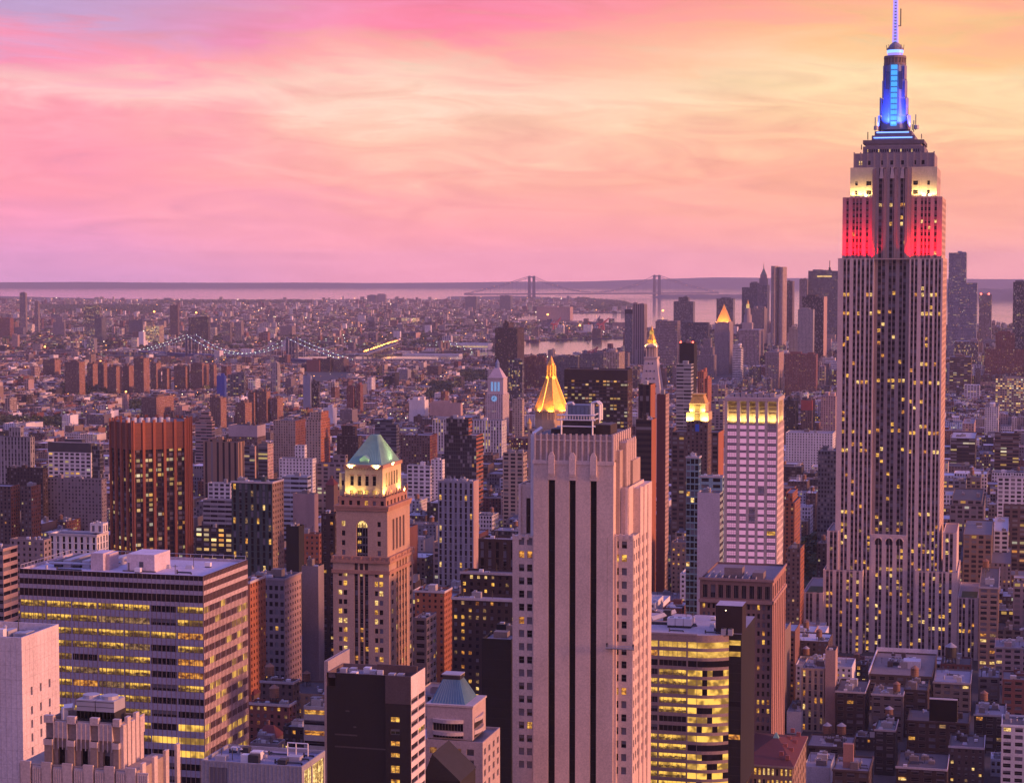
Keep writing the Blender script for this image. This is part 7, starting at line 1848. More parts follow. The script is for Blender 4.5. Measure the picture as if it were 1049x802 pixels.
# which lots show most: paint boxes back to front into a small id buffer
SCALE = .5; BW, BH = 525, 401
buf = -np.ones((BH, BW), int); items = []
for i, (a, c, q0, q1, h, x, y, px) in enumerate(lots): items.append((y, i, a, c, q0, q1, h))
for o_, b in enumerate([v for v in BY.values()]): items.append((b.Y, -2, b.p0, b.p0 + b.w, b.q0, b.q0 + b.d, b.top))
for f_ in FOOT[:60]: pass
HERO = [(1300, 843, 981, 270, 668), (640, 525, 662, 445, 802), (560, 20, 253, 572, 802), (850, 341, 423, 445, 690), (560, 334, 436, 683, 802), (730, 640, 773, 618, 802), (1000, 742, 804, 404, 590), (850, 717, 805, 590, 800), (1450, 109, 200, 430, 570), (430, 0, 60, 640, 802), (450, 21, 168, 713, 802), (620, 437, 525, 655, 802), (520, 206, 333, 775, 802), (1300, 858, 968, 0, 560)]
for (Y, x0, x1, y0, y1) in HERO: items.append((Y, -3, x0, x1, y0, y1, None))
items.sort(key=lambda t: -t[0])
for (y, i, a, c, q0, q1, h) in items:
    if h is None: x0, x1, y0, y1 = a, c, q0, q1
    else:
        pts = [vproj(p * Sx + q * Ax, p * Sy + q * Ay, z) for p in (a, c) for q in (q0, q1) for z in (0, h)]
        x0, x1 = min(p[0] for p in pts), max(p[0] for p in pts); y0, y1 = min(p[1] for p in pts), max(p[1] for p in pts)
    X0, X1, Y0, Y1 = int(max(0, x0 * SCALE)), int(min(BW, x1 * SCALE + 1)), int(max(0, y0 * SCALE)), int(min(BH, y1 * SCALE + 1))
    if X1 > X0 and Y1 > Y0: buf[Y0:Y1, X0:X1] = i
cnt = np.bincount(buf[buf >= 0], minlength=len(lots))
order = np.argsort(-cnt)
chosen = set(int(i) for i in order[:170] if cnt[i] > 0)

LMARK = [(115, 620, 'striped office'), (30, 700, 'white corner block'), (154, 490, 'brown octagon'), (264, 520, 'dark green glass tower'), (382, 540, 'green roofed tower'), (382, 700, 'black office block'), (465, 740, 'blue hipped roof'), (285, 640, 'limestone block'), (590, 600, 'beige deco tower'), (508, 410, 'white clock tower'), (562, 400, 'gold pyramid'), (612, 410, 'dark bronze slab'),
         (668, 380, 'marble tower'), (678, 500, 'dull red slab'), (701, 400, 'striped glass tower'), (714, 420, 'lit golden cap'), (773, 480, 'white grid tower'), (728, 550, 'white blank wall'), (760, 680, 'brown attic block'), (700, 700, 'curved golden office'), (912, 640, 'spire skyscraper'), (838, 720, 'narrow beige loft'), (940, 680, 'white edged roof'), (966, 728, 'black signboard'), (795, 775, 'red pyramid roof'),
         (990, 750, 'red brown brick house'), (1035, 770, 'white painted block'), (1013, 620, 'tan square windowed block'), (990, 530, 'mansard block'), (1040, 510, 'white loft at right'), (1030, 365, 'massive brick tower'), (985, 310, 'twin stepped glass tower'), (1035, 400, 'yellow lit stone office'), (1030, 457, 'ribboned tan apartments'), (830, 450, 'long white loft'), (848, 500, 'dark gridded office'), (797, 310, 'rippled steel tower'),
         (469, 530, 'white pierced grid tower'), (475, 460, 'ragged glass tower'), (500, 640, 'many windowed brick block'), (428, 460, 'dark stone office'), (326, 450, 'tan orange slab'), (296, 445, 'wide beige slab'), (252, 448, 'ornate hotel'), (228, 475, 'broad piered tower'), (265, 470, 'paired glass apartments'), (80, 555, 'white deco building'), (76, 510, 'three winged apartments'), (73, 465, 'white ribbed hall'), (15, 460, 'grey left slab'), (77, 390, 'housing slabs'), (338, 423, 'blank white cube'), (314, 400, 'blue grey slab')]
def place_words(px, py, y):
    n = min(LMARK, key=lambda l: (l[0] - px) ** 2 + 1.6 * (l[1] - py) ** 2); dx, dy = px - n[0], py - n[1]
    rel = ('right of' if dx > 0 else 'left of') if abs(dx) > abs(dy) * .8 else ('below' if dy > 0 else 'above')
    return ('well ' if max(abs(dx), abs(dy)) > 55 else '') + rel + ' the ' + n[2]
nwide = lambda a, c: 'narrow' if c - a < 12 else ('wide' if c - a > 26 else 'plain')
NB = {}
for i in sorted(chosen, key=lambda i: -cnt[i]):
    a, c, q0, q1, h, x, y, px = lots[i]
    ti = R.choice((0, 1, 1, 2, 3, 4, 5, 6, 7, 8, 9, 10, 11, 5)); t = tinted(tuple(PAL[ti]), R.uniform(.9, 1.1))
    _, pyt = vproj(x, y, h)
    w, d = c - a, q1 - q0; kind = 'loft_building' if h > 30 else ('tenement' if h < 18 else 'mid_rise_block')
    tall = 'tall' if h > 45 else ('low' if h < 20 else 'mid-height')
    band = 'far' if y > 2600 else ('further' if y > 1700 else 'near')
    where = place_words(px, pyt, y)
    rc, rt = R.choice((('silver', (.42, .41, .45)), ('black', (.07, .07, .08)), ('grey', (.22, .21, .24)), ('brown', (.16, .12, .11)), ('white', (.60, .58, .60))))
    label = f"{nwide(a, c)} {PNAME[ti]} building with {rc} roof, {where}"
    k = NB.setdefault(label, []); b = Bld.__new__(Bld)
    b.name, b.label, b.cat, b.group, b.tint = kind, label, 'building', 'small buildings: ' + label[:40], t
    b.w, b.d, b.top, b.p0, b.q0, b.Y = w, d, h, a, q0, y; b.O = (a * Sx + q0 * Ax, a * Sy + q0 * Ay)
    b.root = tag(empty(kind, (*b.O, 0), -TT), label, 'building'); k.append(b.root)
    b.wall = MB(t); b.roof = MB((.25, .24, .26), 'roof'); b.parts = []; b.wins = []; b.bars = (0, 1); b.framed = y < 1500
    sty = R.choice(('res', 'res', 'bay', 'off', 'res')) ; st = STYLE[sty]; lit = R.choice((.05, .1, .2, .3))
    if y < 1300:
        pu, pv, wf, hf, _ = st
        rws = [r for r in rows_down(h - 1.3, 0, pv, pv * hf) if r[0] > max(.5, h - 40)]
        b.facade('F', 0, 0, w, 0, h, grid(0, w, max(1, round(w / pu)), wf), rws, lit=lit); b.wall.poly([(w, 0, 0), (w, d, 0), (w, d, h), (w, 0, h)], None, t)
        b.shell(0, w, 0, d, 0, h, front=False, right=False, rooftint=rt)
    else:
        m = b.wall
        wallquad(m, (0, 0, 0), (w, 0, 0), (w, 0, h), (0, 0, h), t, st, lit, h); wallquad(m, (w, 0, 0), (w, d, 0), (w, d, h), (w, 0, h), t, st if R.random() < .5 else STYLE['blank'], lit, h); wallquad(m, (0, d, 0), (0, 0, 0), (0, 0, h), (0, d, h), t, STYLE['blank'], lit, h)
        m.poly([(w, d, 0), (0, d, 0), (0, d, h), (w, d, h)]); b.roof.poly([(0, 0, h - .9), (w, 0, h - .9), (w, d, h - .9), (0, d, h - .9)], 'roof', rt)
    b.clutter(.5, w - .5, 1, d - 1, h - .9, R.randrange(1, 4)); b.details(.5, w - .5, 1, d - 1, h - .9, 5 if y < 1700 else 2); b.zroof = h - .9; b.finish(40)
    if y < 2400: BY[f'auto{i}'] = b
for label, roots in NB.items():
    if len(roots) > 1:
        for o in roots: o['group'] = 'buildings alike: ' + label[:60]
rest = np.array([lots[i][:5] for i in range(len(lots)) if i not in chosen])

def boxes_object(name, B, tint, rtint, win, lit, kind='stuff', extra=True, hasw=None):
    """B rows: p0,p1,q0,q1,z0,h on the street grid"""
    n = len(B); p0, p1, q0, q1, z0, h = B.T
    X = lambda p, q: p * Sx + q * Ax; Yf = lambda p, q: p * Sy + q * Ay
    def pt(p, q, z): return np.stack([X(p, q), Yf(p, q), z], 1)
    zi = h - .8
    quads = [np.stack([pt(p0, q0, z0), pt(p1, q0, z0), pt(p1, q0, h), pt(p0, q0, h)], 1), np.stack([pt(p1, q0, z0), pt(p1, q1, z0), pt(p1, q1, h), pt(p1, q0, h)], 1),
             np.stack([pt(p0, q1, z0), pt(p0, q0, z0), pt(p0, q0, h), pt(p0, q1, h)], 1), np.stack([pt(p1, q1, z0), pt(p0, q1, z0), pt(p0, q1, h), pt(p1, q1, h)], 1), np.stack([pt(p0, q0, zi), pt(p1, q0, zi), pt(p1, q1, zi), pt(p0, q1, zi)], 1)]
    V = np.concatenate(quads); mi = np.concatenate([np.zeros(n * 4), np.ones(n)])
    T4 = np.concatenate([tint, lit[:, None]], 1); T0 = np.concatenate([rtint, lit[:, None] * 0], 1)
    blank = win.copy(); blank[:, 2:] = 0
    side = np.where(NR.random((n, 1)) < .45, win, blank)
    tt = np.concatenate([T4, T4, T4, T4, T0]); ww = np.concatenate([win, side, side, blank, blank])
    off = NR.integers(0, 3000, n) * win[:, 0]; vo = 500 * win[:, 1]
    def uvq(L): return np.stack([np.stack([off, vo - (h - z0)], 1), np.stack([off + L, vo - (h - z0)], 1), np.stack([off + L, vo], 1), np.stack([off, vo], 1)], 1)
    u1, u2 = uvq(np.round((p1 - p0) / win[:, 0]).clip(1) * win[:, 0]), uvq(np.round((q1 - q0) / win[:, 0]).clip(1) * win[:, 0])
    uv = np.concatenate([u1, u2, u2, u1, u1])
    o = bpy.data.objects.new(name, quads_mesh(name, V, ['facade', 'roof'], mi, tt, ww, uv)); C.objects.link(o); tag(o, kind=kind)
    return o
def stylings(n, big):
    ti = NR.choice(len(PAL), n, p=np.array([8, 7, 8, 10, 12, 14, 8, 7, 9, 6, 5, 6]) / 100); tint = PAL[ti] * NR.uniform(.8, 1.2, (n, 1))
    rt = np.array([(.42, .41, .46), (.07, .07, .08), (.22, .21, .24), (.16, .12, .11), (.60, .57, .62), (.33, .31, .36)])[NR.integers(0, 6, n)] * NR.uniform(.8, 1.15, (n, 1))
    S = np.array([STYLE['res'][:4], STYLE['bay'][:4], STYLE['off'][:4], STYLE['res'][:4]])[NR.integers(0, 4, n)]
    return tint, rt, S.astype(float), NR.choice([.04, .1, .18, .28, .4], n)
n = len(rest); tint, rt, S, lit = stylings(n, True)
B = np.column_stack([rest[:, :4], np.zeros(n), rest[:, 4]])
boxes_object('low_buildings', B, tint, rt, S, lit)
# roof houses and chimneys on them
bk = []
bt = []
for i in range(n):
    a, c, q0, q1, _, h = B[i]
    for _ in range(R.choice((0, 1, 1, 2))):
        w_, d_ = R.uniform(2, 5), R.uniform(2, 6)
        if c - a < w_ + 1 or q1 - q0 < d_ + 1: continue
        x, y = R.uniform(a + .4, c - w_ - .4), R.uniform(q0 + .4, q1 - d_ - .4); bk.append((x, x + w_, y, y + d_, h - .8, h + R.uniform(1, 3.6))); bt.append(PAL[R.randrange(len(PAL))])
bk = np.array(bk); nb = len(bk); bt = np.array(bt)
w0 = np.tile(np.array([40., 40., 0., 0.]), (nb, 1)); boxes_object('roof_houses', bk, bt, bt * .8 + .06, w0, np.zeros(nb))

# across the river
FR = 1900
G = []
for _ in range(24000):
    px = R.uniform(-40, 670); y = 5500 * (17500 / 5500) ** R.random() ** .8
    x = (px - CX) / FPX * y; G.append((x, y))
G = np.array(G); gx, gy = vproj(G[:, 0], G[:, 1], np.zeros(len(G))); keep = inpoly(gx, gy + .6, SHORE)
PK2 = [(38, 165, 313.5, 322), (160, 330, 309, 312), (600, 655, 308, 318), (590, 650, 304, 311)]
for (a, c, s, t) in PK2: keep &= ~((gx > a) & (gx < c) & (gy > s) & (gy < t) & (NR.random(len(G)) < .93))
G = G[keep]
gp, gq = G[:, 0] * Sx + G[:, 1] * Sy, G[:, 0] * Ax + G[:, 1] * Ay
nf = len(G); wd = NR.uniform(10, 36, nf) * np.where(NR.random(nf) < .15, 2, 1); dp = NR.uniform(10, 26, nf); hh = np.where(NR.random(nf) < .965, NR.uniform(5, 13, nf), NR.uniform(16, 42, nf))
# keep clear of the named buildings
ok = np.ones(nf, bool)
for f_ in FOOT:
    ok &= ~((gp < f_[1] + 2) & (gp + wd > f_[0] - 2) & (gq < f_[3] + 2) & (gq + dp > f_[2] - 2))
B = np.column_stack([gp, gp + wd, gq, gq + dp, np.zeros(nf), hh])[ok]; nf = len(B)
for i in range(nf):      # leave the views of the named towers open
    x, y = B[i, 0] * Sx + B[i, 2] * Ax, B[i, 0] * Sy + B[i, 2] * Ay; px = vproj(x, y, 0)[0]
    k = CAPA[(CAPA[:, 2] > y) & (CAPA[:, 0] < px + 3) & (CAPA[:, 1] > px - 3)]
    if len(k): B[i, 5] = max(4, min(B[i, 5], at(CX, k[:, 3].max(), y)[2]))
tint, rt, S, lit = stylings(nf, False)
S[:, 0] *= 1.6; S[:, 1] *= 1.3
boxes_object('far_buildings', B, tint, rt, S, lit * 1.1)
print('lots', len(lots), 'chosen', len(chosen), 'far', nf)

# ------------------------------------------------------------------ trees
def leaf_mass(name, spots, nleaf, label=None):
    V = []
    for (x, y, z, r, hgt) in spots:
        k = nleaf; d = NR.normal(size=(k, 3)); d /= np.linalg.norm(d, axis=1)[:, None]; rad = r * NR.uniform(.35, 1.0, (k, 1)) ** .6
        c = np.array([x, y, z + hgt * .6]) + d * rad * np.array([1, 1, .75 * hgt / r / 1.6]); s = r * NR.uniform(.22, .5, (k, 1))
        u = NR.normal(size=(k, 3)); u /= np.linalg.norm(u, axis=1)[:, None]; w = np.cross(u, d); w /= np.linalg.norm(w, axis=1)[:, None] + 1e-6
        V.append(np.stack([c - u * s, c - w * s, c + u * s, c + w * s], 1))
    V = np.concatenate(V); V[:, :, 2] = np.maximum(V[:, :, 2], 1.6); n = len(V); z4 = np.zeros((n, 4))
    o = bpy.data.objects.new(name, quads_mesh(name, V, ['leaf'], np.zeros(n), z4, z4, np.zeros((n, 4, 2)))); C.objects.link(o); tag(o, kind='stuff'); return o
spots = []
for (a, c, s, t) in PARKS:
    (x0, y1), (x1, y0) = ground_at(a, s), ground_at(c, t); A_ = abs(ground_at(c, s)[0] - ground_at(a, s)[0]) * abs(y1 - y0)
    for _ in range(int(min(700, A_ / 75))):
        py = R.uniform(s, t); px = R.uniform(a, c); x, y = ground_at(px, py); spots.append((x, y, 0, R.uniform(4.5, 8), R.uniform(10, 17)))
leaf_mass('park_trees', spots, 26)
spots = []
for (a, c, s, t) in PK2 + [(0, 660, 306, 360)]:
    for _ in range(1700 if t < 330 and s > 312 else (2600 if s == 306 else 700)):
        py = R.uniform(s, t); px = R.uniform(a, c); x, y = ground_at(px, py)
        if inpoly(np.array([px]), np.array([py]), SHORE)[0]: spots.append((x, y, 0, R.uniform(9, 18), R.uniform(10, 17)))
leaf_mass('far_woodland', spots, 14)

# ------------------------------------------------------------------ bridges
def tower_legs(m, x, y, dirx, diry, half, w, z0, z1, mat, tint=None):
    for s in (-1, 1):
        cx, cy = x + dirx * s * half, y + diry * s * half
        m.prism([(cx - w, cy - w), (cx + w, cy - w), (cx + w, cy + w), (cx - w, cy + w)], z0, z1, mat, tint, pts1=[(cx - w * .8, cy - w * .8), (cx + w * .8, cy - w * .8), (cx + w * .8, cy + w * .8), (cx - w * .8, cy + w * .8)])
def suspension(name, label, A, B, zt_a, zt_b, zdeck, half, mat, side, cable_r, lamp_r, nl, towermat=None, arch=False, lampmat='lampg', legs=3.4, deck_h=7, sag=5, cable_mat=None):
    r = tag(empty(name, (A[0], A[1], 0)), label, 'bridge'); O = Vector((A[0], A[1], 0))
    a, b = Vector((0, 0, 0)), Vector((B[0] - A[0], B[1] - A[1], 0)); L = b.length; u = b / L; v = Vector((-u.y, u.x, 0))
    tm = towermat or mat
    for P, zt in ((a, zt_a), (b, zt_b)):
        m = MB(mat=tm)
        if arch:
            for s in (-1, 0, 1):
                c = P + v * (half * s * 1.15); w = legs * (1 if s else .8)
                m.prism([tuple((c + u * sx * w * 1.3 + v * sy * w)[:2]) for sx, sy in ((-1, -1), (1, -1), (1, 1), (-1, 1))], 0, zt * .84, tm)
            for s in (-.575, .575):     # pointed arches
                for k in range(5):
                    hw = half * 1.15 * .5 * (1 - (k / 5) ** 2); c = P + v * (half * s * 2 * 1.0)
            m.prism([tuple((P + u * sx * legs * 1.3 + v * sy * (half * 1.15 + legs))[:2]) for sx, sy in ((-1, -1), (1, -1), (1, 1), (-1, 1))], zt * .80, zt, tm)
        else:
            for s in ((-1, 1) if legs > 10 else (-1, -.33, .33, 1)): tower_legs(m, P.x + v.x * half * s, P.y + v.y * half * s, 0, 0, 0, legs, 0, zt, tm)
            for zz in (zdeck + 8, (zdeck + zt) / 2, zt - 6):
                m.prism([tuple((P + u * sx * legs * .7 + v * sy * half)[:2]) for sx, sy in ((-1, -1), (1, -1), (1, 1), (-1, 1))], zz, zz + 4, tm)
            for s in (-1, 1): m.bar(tuple(P + v * half * s + Vector((0, 0, zdeck))), tuple(P - v * half * s + Vector((0, 0, zt - 6))), 1.0, tm)
            for s in (-1, 1): m.cyl(P.x + v.x * half * s, P.y + v.y * half * s, legs * 1.1, .2, zt, zt + 5, 8, tm)
        o = m.build('tower', r)
    ext = side
    e0, e1 = a - u * ext, b + u * ext
    m = MB(mat=mat)
    m.prism([tuple((e0 + v * half)[:2]), tuple((e0 - v * half)[:2]), tuple((e1 - v * half)[:2]), tuple((e1 + v * half)[:2])], zdeck - deck_h, zdeck, mat)
    k = int((L + 2 * ext) / 14)
    for s in (-1, 1):
        for i in range(k):
            p = e0 + (e1 - e0) * (i / k) + v * half * 1.02 * s; q = e0 + (e1 - e0) * ((i + 1) / k) + v * half * 1.02 * s
            m.bar(tuple(p + Vector((0, 0, zdeck if i % 2 else zdeck - deck_h))), tuple(q + Vector((0, 0, zdeck - deck_h if i % 2 else zdeck))), .5, mat)
    m.build('deck', r)
    def zc(t):       # height of the cable, t in metres from A
        if t < 0: f = -t / ext; return zt_a + (zdeck + 1 - zt_a) * (f * 1.25 - .25 * f * f if f < 1 else 1)
        if t > L: f = (t - L) / ext; return zt_b + (zdeck + 1 - zt_b) * (f * 1.25 - .25 * f * f)
        f = t / L; z = zt_a + (zt_b - zt_a) * f; lowz = zdeck + sag; return z - (z - lowz) * 4 * f * (1 - f)
    lm = MB(mat=lampmat); lm.cyl(0, 0, lamp_r, lamp_r, 0, lamp_r * 1.7, 6, lampmat); lme = lm.mesh('necklace_light')
    for s in (-1, 1):
        m = MB(mat=cable_mat or mat); N = 60; pts = []
        for i in range(N + 1):
            t = -ext + (L + 2 * ext) * i / N; pts.append(a + u * t + v * half * s + Vector((0, 0, zc(t))))
        for p, q in zip(pts, pts[1:]): m.bar(tuple(p), tuple(q), cable_r)
        for p in pts[1:-1:2]: m.bar(tuple(p), (p.x, p.y, zdeck), cable_r * .35)
        m.build('cable', r)
        for i in range(nl // 2):
            t = -ext + (L + 2 * ext) * (i + .5) / (nl // 2); p = a + u * t + v * half * s
            o = bpy.data.objects.new('necklace_light', lme); C.objects.link(o); o.parent = r; o.location = (p.x, p.y, zc(t) + cable_r)
    return r
def g2(px, Y): return (at(px, 365, Y)[0], Y)
zA = at(195, 343, 5950)[2]; zB = at(297, 346.5, 5600)[2]
suspension('suspension_bridge', 'blue steel suspension bridge with two lamp strung cables at left', g2(196, 5950), g2(299, 5600), zA, zB, at(240, 364.5, 5780)[2], 17, 'bluesteel', 260, 1.0, .8, 96, legs=3.2, deck_h=9, cable_mat='steel')
zC = at(348, 345.5, 6600)[2]; zD = at(460, 347, 6500)[2]
suspension('stone_arch_bridge', 'stone towered suspension bridge with lamp dotted cables right of the blue bridge', g2(346, 6700), g2(455, 6350), zC, zC - 3, at(400, 364, 6500)[2], 14, 'stone', 250, .8, .8, 64, 'stone', True, 'lampg', legs=4.5, deck_h=6)
zE = at(544, 283, 19200)[2]; zF = at(672, 282, 19800)[2]
def far_bridge():
    A, B = g2(544.5, 19200), g2(672.5, 19800)
    r = suspension('far_suspension_bridge', 'hazy long span bridge with two tall portal pylons at the bay mouth', A, B, zE, zF, at(608, 300.2, 19500)[2], 52, 'bluesteel', 700, 2.0, 1.4, 44, legs=16, deck_h=14, sag=8, lampmat='lampo')
far_bridge()

# elevated road across the river; added lamps stand in for traffic light trails
r = tag(empty('elevated_road', (0, 0, 0)), 'elevated road with orange lamps in place of traffic trails beside the stone towered bridge', 'road bridge')
p, q = (*ground_at(372, 368.5), 0), (*ground_at(406, 356), 0)
m = MB((.2, .19, .2)); d = Vector(q) - Vector(p); nrm = Vector((-d.y, d.x, 0)).normalized() * 11
m.prism([tuple((Vector(p) + nrm)[:2]), tuple((Vector(p) - nrm)[:2]), tuple((Vector(q) - nrm)[:2]), tuple((Vector(q) + nrm)[:2])], 12, 15); 
for i in range(9): c = Vector(p) + d * (i / 8); m.cyl(c.x, c.y, 2.5, 2.5, 0, 12, 8)
m.build('deck', r)
lm = MB(mat='lampo'); lm.cyl(0, 0, 1.5, 1.0, 8, 10.4, 6, 'lampo'); lm.cyl(0, 0, .4, .4, 0, 8, 5, 'darksteel'); lme = lm.mesh('trail_lamp')
for i in range(56):
    c = Vector(p) + d * ((i + .5) / 56); o = bpy.data.objects.new('trail_lamp', lme); C.objects.link(o); o.parent = r; o.location = (c.x + R.uniform(-6, 6), c.y, 15)

# long pier shed with a lit front
b = mid('pier_shed', 'long riverside pier shed with a bright green white lit front', 452, 500, 503, 352, 362, tint='white', style='blank', Y=6400, vb=361, clutter=0, roof=(.30, .36, .44), depth=60)
m = MB(mat='lampg')
for i in range(30): m.box(b.w * i / 30, b.w * (i + .6) / 30, -1.2, -.2, b.top * .45, b.top * .62, 'pale')
m.build('lit_front', b.root)
b = mid('harbour_shed', 'long low white harbour shed in front of the pier shed', 412, 470, 473, 363, 368, tint='white', style='blank', Y=6000, vb=367, clutter=0, roof=(.42, .44, .52), depth=40)
b = mid('stadium_lit_hall', 'long hall with bright yellow lit front in the far district', 400, 426, 428, 326, 332, tint='beige', style='gold', Y=9800, vb=331, clutter=0, lit=.95, depth=60)

# harbour cranes
def crane(px, yb, ytop, Y, col, lean, lab):
    X, Yg = g2(px, Y); h = at(px, ytop, Y)[2]; k = h / 100
    r = tag(empty('harbour_crane', (X, Yg, 1.5)), lab, 'crane', None)
    m = MB(mat=col)
    for sx in (-1, 1):
        for sy in (-1, 1): m.bar((sx * 12, sy * 12, 0), (sx * 9, sy * 9, h * .5), 1.7, col)
    for z in (h * .2, h * .5): 
        for s in (-1, 1): m.bar((-11, s * 11, z), (11, s * 11, z), 1.3, col); m.bar((s * 11, -11, z), (s * 11, 11, z), 1.3, col)
    for s in (-1, 1): m.bar((-12, s * 11, 0), (10, s * 11, h * .5), .9, col)
    m.build('portal_frame', r)
    m = MB(mat=col); m.bar((-8, 0, h * .5), (lean * 26, 0, h), 1.6, col); m.bar((4, 0, h * .5), (lean * 26, 0, h), 1.1, col); m.bar((-22, 0, h * .55), (10, 0, h * .52), 1.8, col); m.bar((-22, 0, h * .55), (0, 0, h * .8), .7, col); m.build('boom', r)
    m = MB(mat=col); m.box(-20, -8, -6, 6, h * .5, h * .6, col); m.build('machine_house', r)
crane(565, 345, 327, 8600, 'bluesteel', .1, 'blue harbour crane, left of the pair with lifted booms')
crane(569, 347, 325.5, 8300, 'cranered', .9, 'red harbour crane standing beside the blue one')
crane(604, 345, 331, 8500, 'cranered', -.2, 'short red harbour crane at the left of the three')
crane(611, 345, 324, 8400, 'bluesteel', .6, 'tall blue boomed crane in the middle of the three')
crane(616, 345, 326, 8300, 'cranered', 1.3, 'red crane with outward boom, right of the three')
crane(608, 372, 356, 5800, 'cranered', .5, 'thin construction crane below the bay water')

# ------------------------------------------------------------------ rooftop tanks, signboard
def tank_proto(mat, roofmat, legs=True):
    r = empty('water_tank', (0, 0, -500))
    m = MB(mat=mat); m.cyl(0, 0, 2.0, 1.9, 2.6, 6.4, 14, mat)
    for z in (3.1, 3.9, 4.7, 5.6): m.cyl(0, 0, 2.06, 2.06, z, z + .1, 14, 'darksteel', cap=False)
    m.build('barrel', r)
    m = MB(mat=roofmat); m.cyl(0, 0, 2.25, .12, 6.4, 7.9, 14, roofmat); m.build('conical_lid', r)
    m = MB(mat='darksteel')
    for sx in (-1, 1):
        for sy in (-1, 1): m.bar((sx * 1.35, sy * 1.35, 0), (sx * 1.25, sy * 1.25, 2.6), .13, 'darksteel')
    m.box(-1.7, 1.7, -1.7, 1.7, 2.4, 2.6, 'darksteel', bottom=True); m.bar((-1.35, -1.35, 0), (1.25, -1.25, 2.5), .07, 'darksteel'); m.bar((1.35, -1.35, 0), (-1.25, -1.25, 2.5), .07, 'darksteel'); m.build('stand', r)
    return r
PROTO = {'silver': tank_proto('wood', 'tar'), 'red': tank_proto('wood', 'wood'), 'dark': tank_proto('darksteel', 'tar')}
_used = set()
def put_tank(kind, loc, label, scale=1.0, group=None):
    src = PROTO[kind]
    if kind not in _used: r = src; _used.add(kind)
    else:
        r = src.copy(); C.objects.link(r)
        for ch in list(src.children):
            c = ch.copy(); C.objects.link(c); c.parent = r
    r.location = loc; r.scale = (scale,) * 3; r.rotation_euler = (0, 0, R.uniform(0, 1.5)); tag(r, label, 'water tank', group)
    if group is None and 'group' in r: del r['group']
def roof_spot(px, py):
    """the roof that is hit first on this line of sight"""
    best = None
    for b in BY.values():
        if not hasattr(b, 'zroof'): continue
        rr = ray(px, py); t = (b.zroof - H) / rr[2]; x, y = rr[0] * t, rr[1] * t
        lp, lq = x * Sx + y * Sy - b.p0, x * Ax + y * Ay - b.q0
        if -1 < lp < b.w + 1 and -1 < lq < b.d + 1:
            lp, lq = min(max(lp, 2.2), b.w - 2.2), min(max(lq, 2.2), b.d - 2.2); x, y = b.p0 + lp, b.q0 + lq
            if best is None or y < best[0]: best = (y, (x * Sx + y * Ax, x * Sy + y * Ay, b.zroof))
    return best[1] if best else None
TANKS = [(873.5, 692, 'red', 1.0, 'small wooden tank at the left end of the white edged roof'), (918.5, 712, 'red', 1.0, 'wooden tank with pointed red lid above the grey stone loft'), (937, 697, 'red', 1.15, 'pinkish tank on the dark loft left of the black signboard'),
         (969, 717, 'red', 1.1, 'pink tank standing behind the black signboard'), (974, 680, 'dark', 1.7, 'large black tank on stilts with pale cone lid, before the spire skyscraper'), (847.5, 756, 'silver', 1.1, 'silver lidded tank, left one of two on the low dark building'),
         (862, 757, 'silver', 1.15, 'silver lidded tank, right one of two on the low dark building'), (891, 763, 'silver', .9, 'small silver lidded tank on the near black loft'), (824, 768, 'red', 1.15, 'red conical tank on the white annex'), (841.5, 770, 'red', .9, 'squat brown tank behind the white annex'),
         (894.5, 738, 'silver', 1.0, 'silver lidded tank on the dark brown loft, left of two'), (911, 738, 'silver', 1.05, 'silver lidded tank on the grey stone loft, right of two'), (1008, 722, 'red', 1.05, 'brown tank beside two bright windows at right'), (1022, 713, 'red', 1.0, 'brown tank on the brick row at the right edge'),
         (1009.5, 736, 'silver', 1.0, 'silver tank, left one of two near the right edge'), (1019.5, 735, 'silver', 1.0, 'silver tank, right one of two near the right edge'), (1008, 752, 'red', 1.0, 'reddish tank above the red brown brick building'), (1044, 728, 'silver', 1.2, 'big tank at the right edge above the white painted block'),
         (1001, 585, 'red', 1.1, 'wooden tank, left one of two on the grey row'), (1010, 585, 'red', 1.1, 'wooden tank, right one of two on the grey row'), (274, 697, 'red', 1.0, 'wooden tank on the brown brick tenement'), (281, 720, 'red', 1.0, 'wooden tank on the dark red tenement')]
for (px, py, k, s, lab) in TANKS:
    p = roof_spot(px, py)
    if p: put_tank(k, p, lab, s)
    else: print('no roof for tank', px, py)
autos = [b for k, b in BY.items() if k.startswith('auto') and b.w > 9 and b.d > 9]
for i, b in enumerate(autos[:34]):
    lp, lq = R.uniform(2.5, b.w - 2.5), R.uniform(3, b.d - 3); x, y = b.p0 + lp, b.q0 + lq
    put_tank(R.choice(('silver', 'red', 'red')), (x * Sx + y * Ax, x * Sy + y * Ay, b.zroof), 'small wooden water tank on a low rooftop among the lesser buildings', R.uniform(.85, 1.1), 'small water tanks on the lesser roofs')
for k in PROTO:
    if k not in _used:
        for c in list(PROTO[k].children): bpy.data.objects.remove(c)
        bpy.data.objects.remove(PROTO[k])
b = BY['long dark brown loft building under the black rooftop signboard']
X, Z = b.hit(952, 738, 3); X2, _ = b.hit(980.5, 738, 3); zt = b.hit(965, 716.5, 3)[1]
r = tag(empty('signboard', (*[b.O[i] + X * (Sx, Sy)[i] + 3 * (Ax, Ay)[i] for i in (0, 1)], b.zroof), -TT), 'big blank black rooftop signboard with a pale top edge', 'signboard')
m = MB(mat='black'); m.box(0, X2 - X, 0, .6, Z - b.zroof, zt - b.zroof, 'black', bottom=True); m.build('panel', r); m = MB(mat='white'); m.box(-.1, X2 - X + .1, -.15, .7, zt - b.zroof, zt - b.zroof + .7, 'white'); m.build('top_edge', r)
m = MB(mat='darksteel')
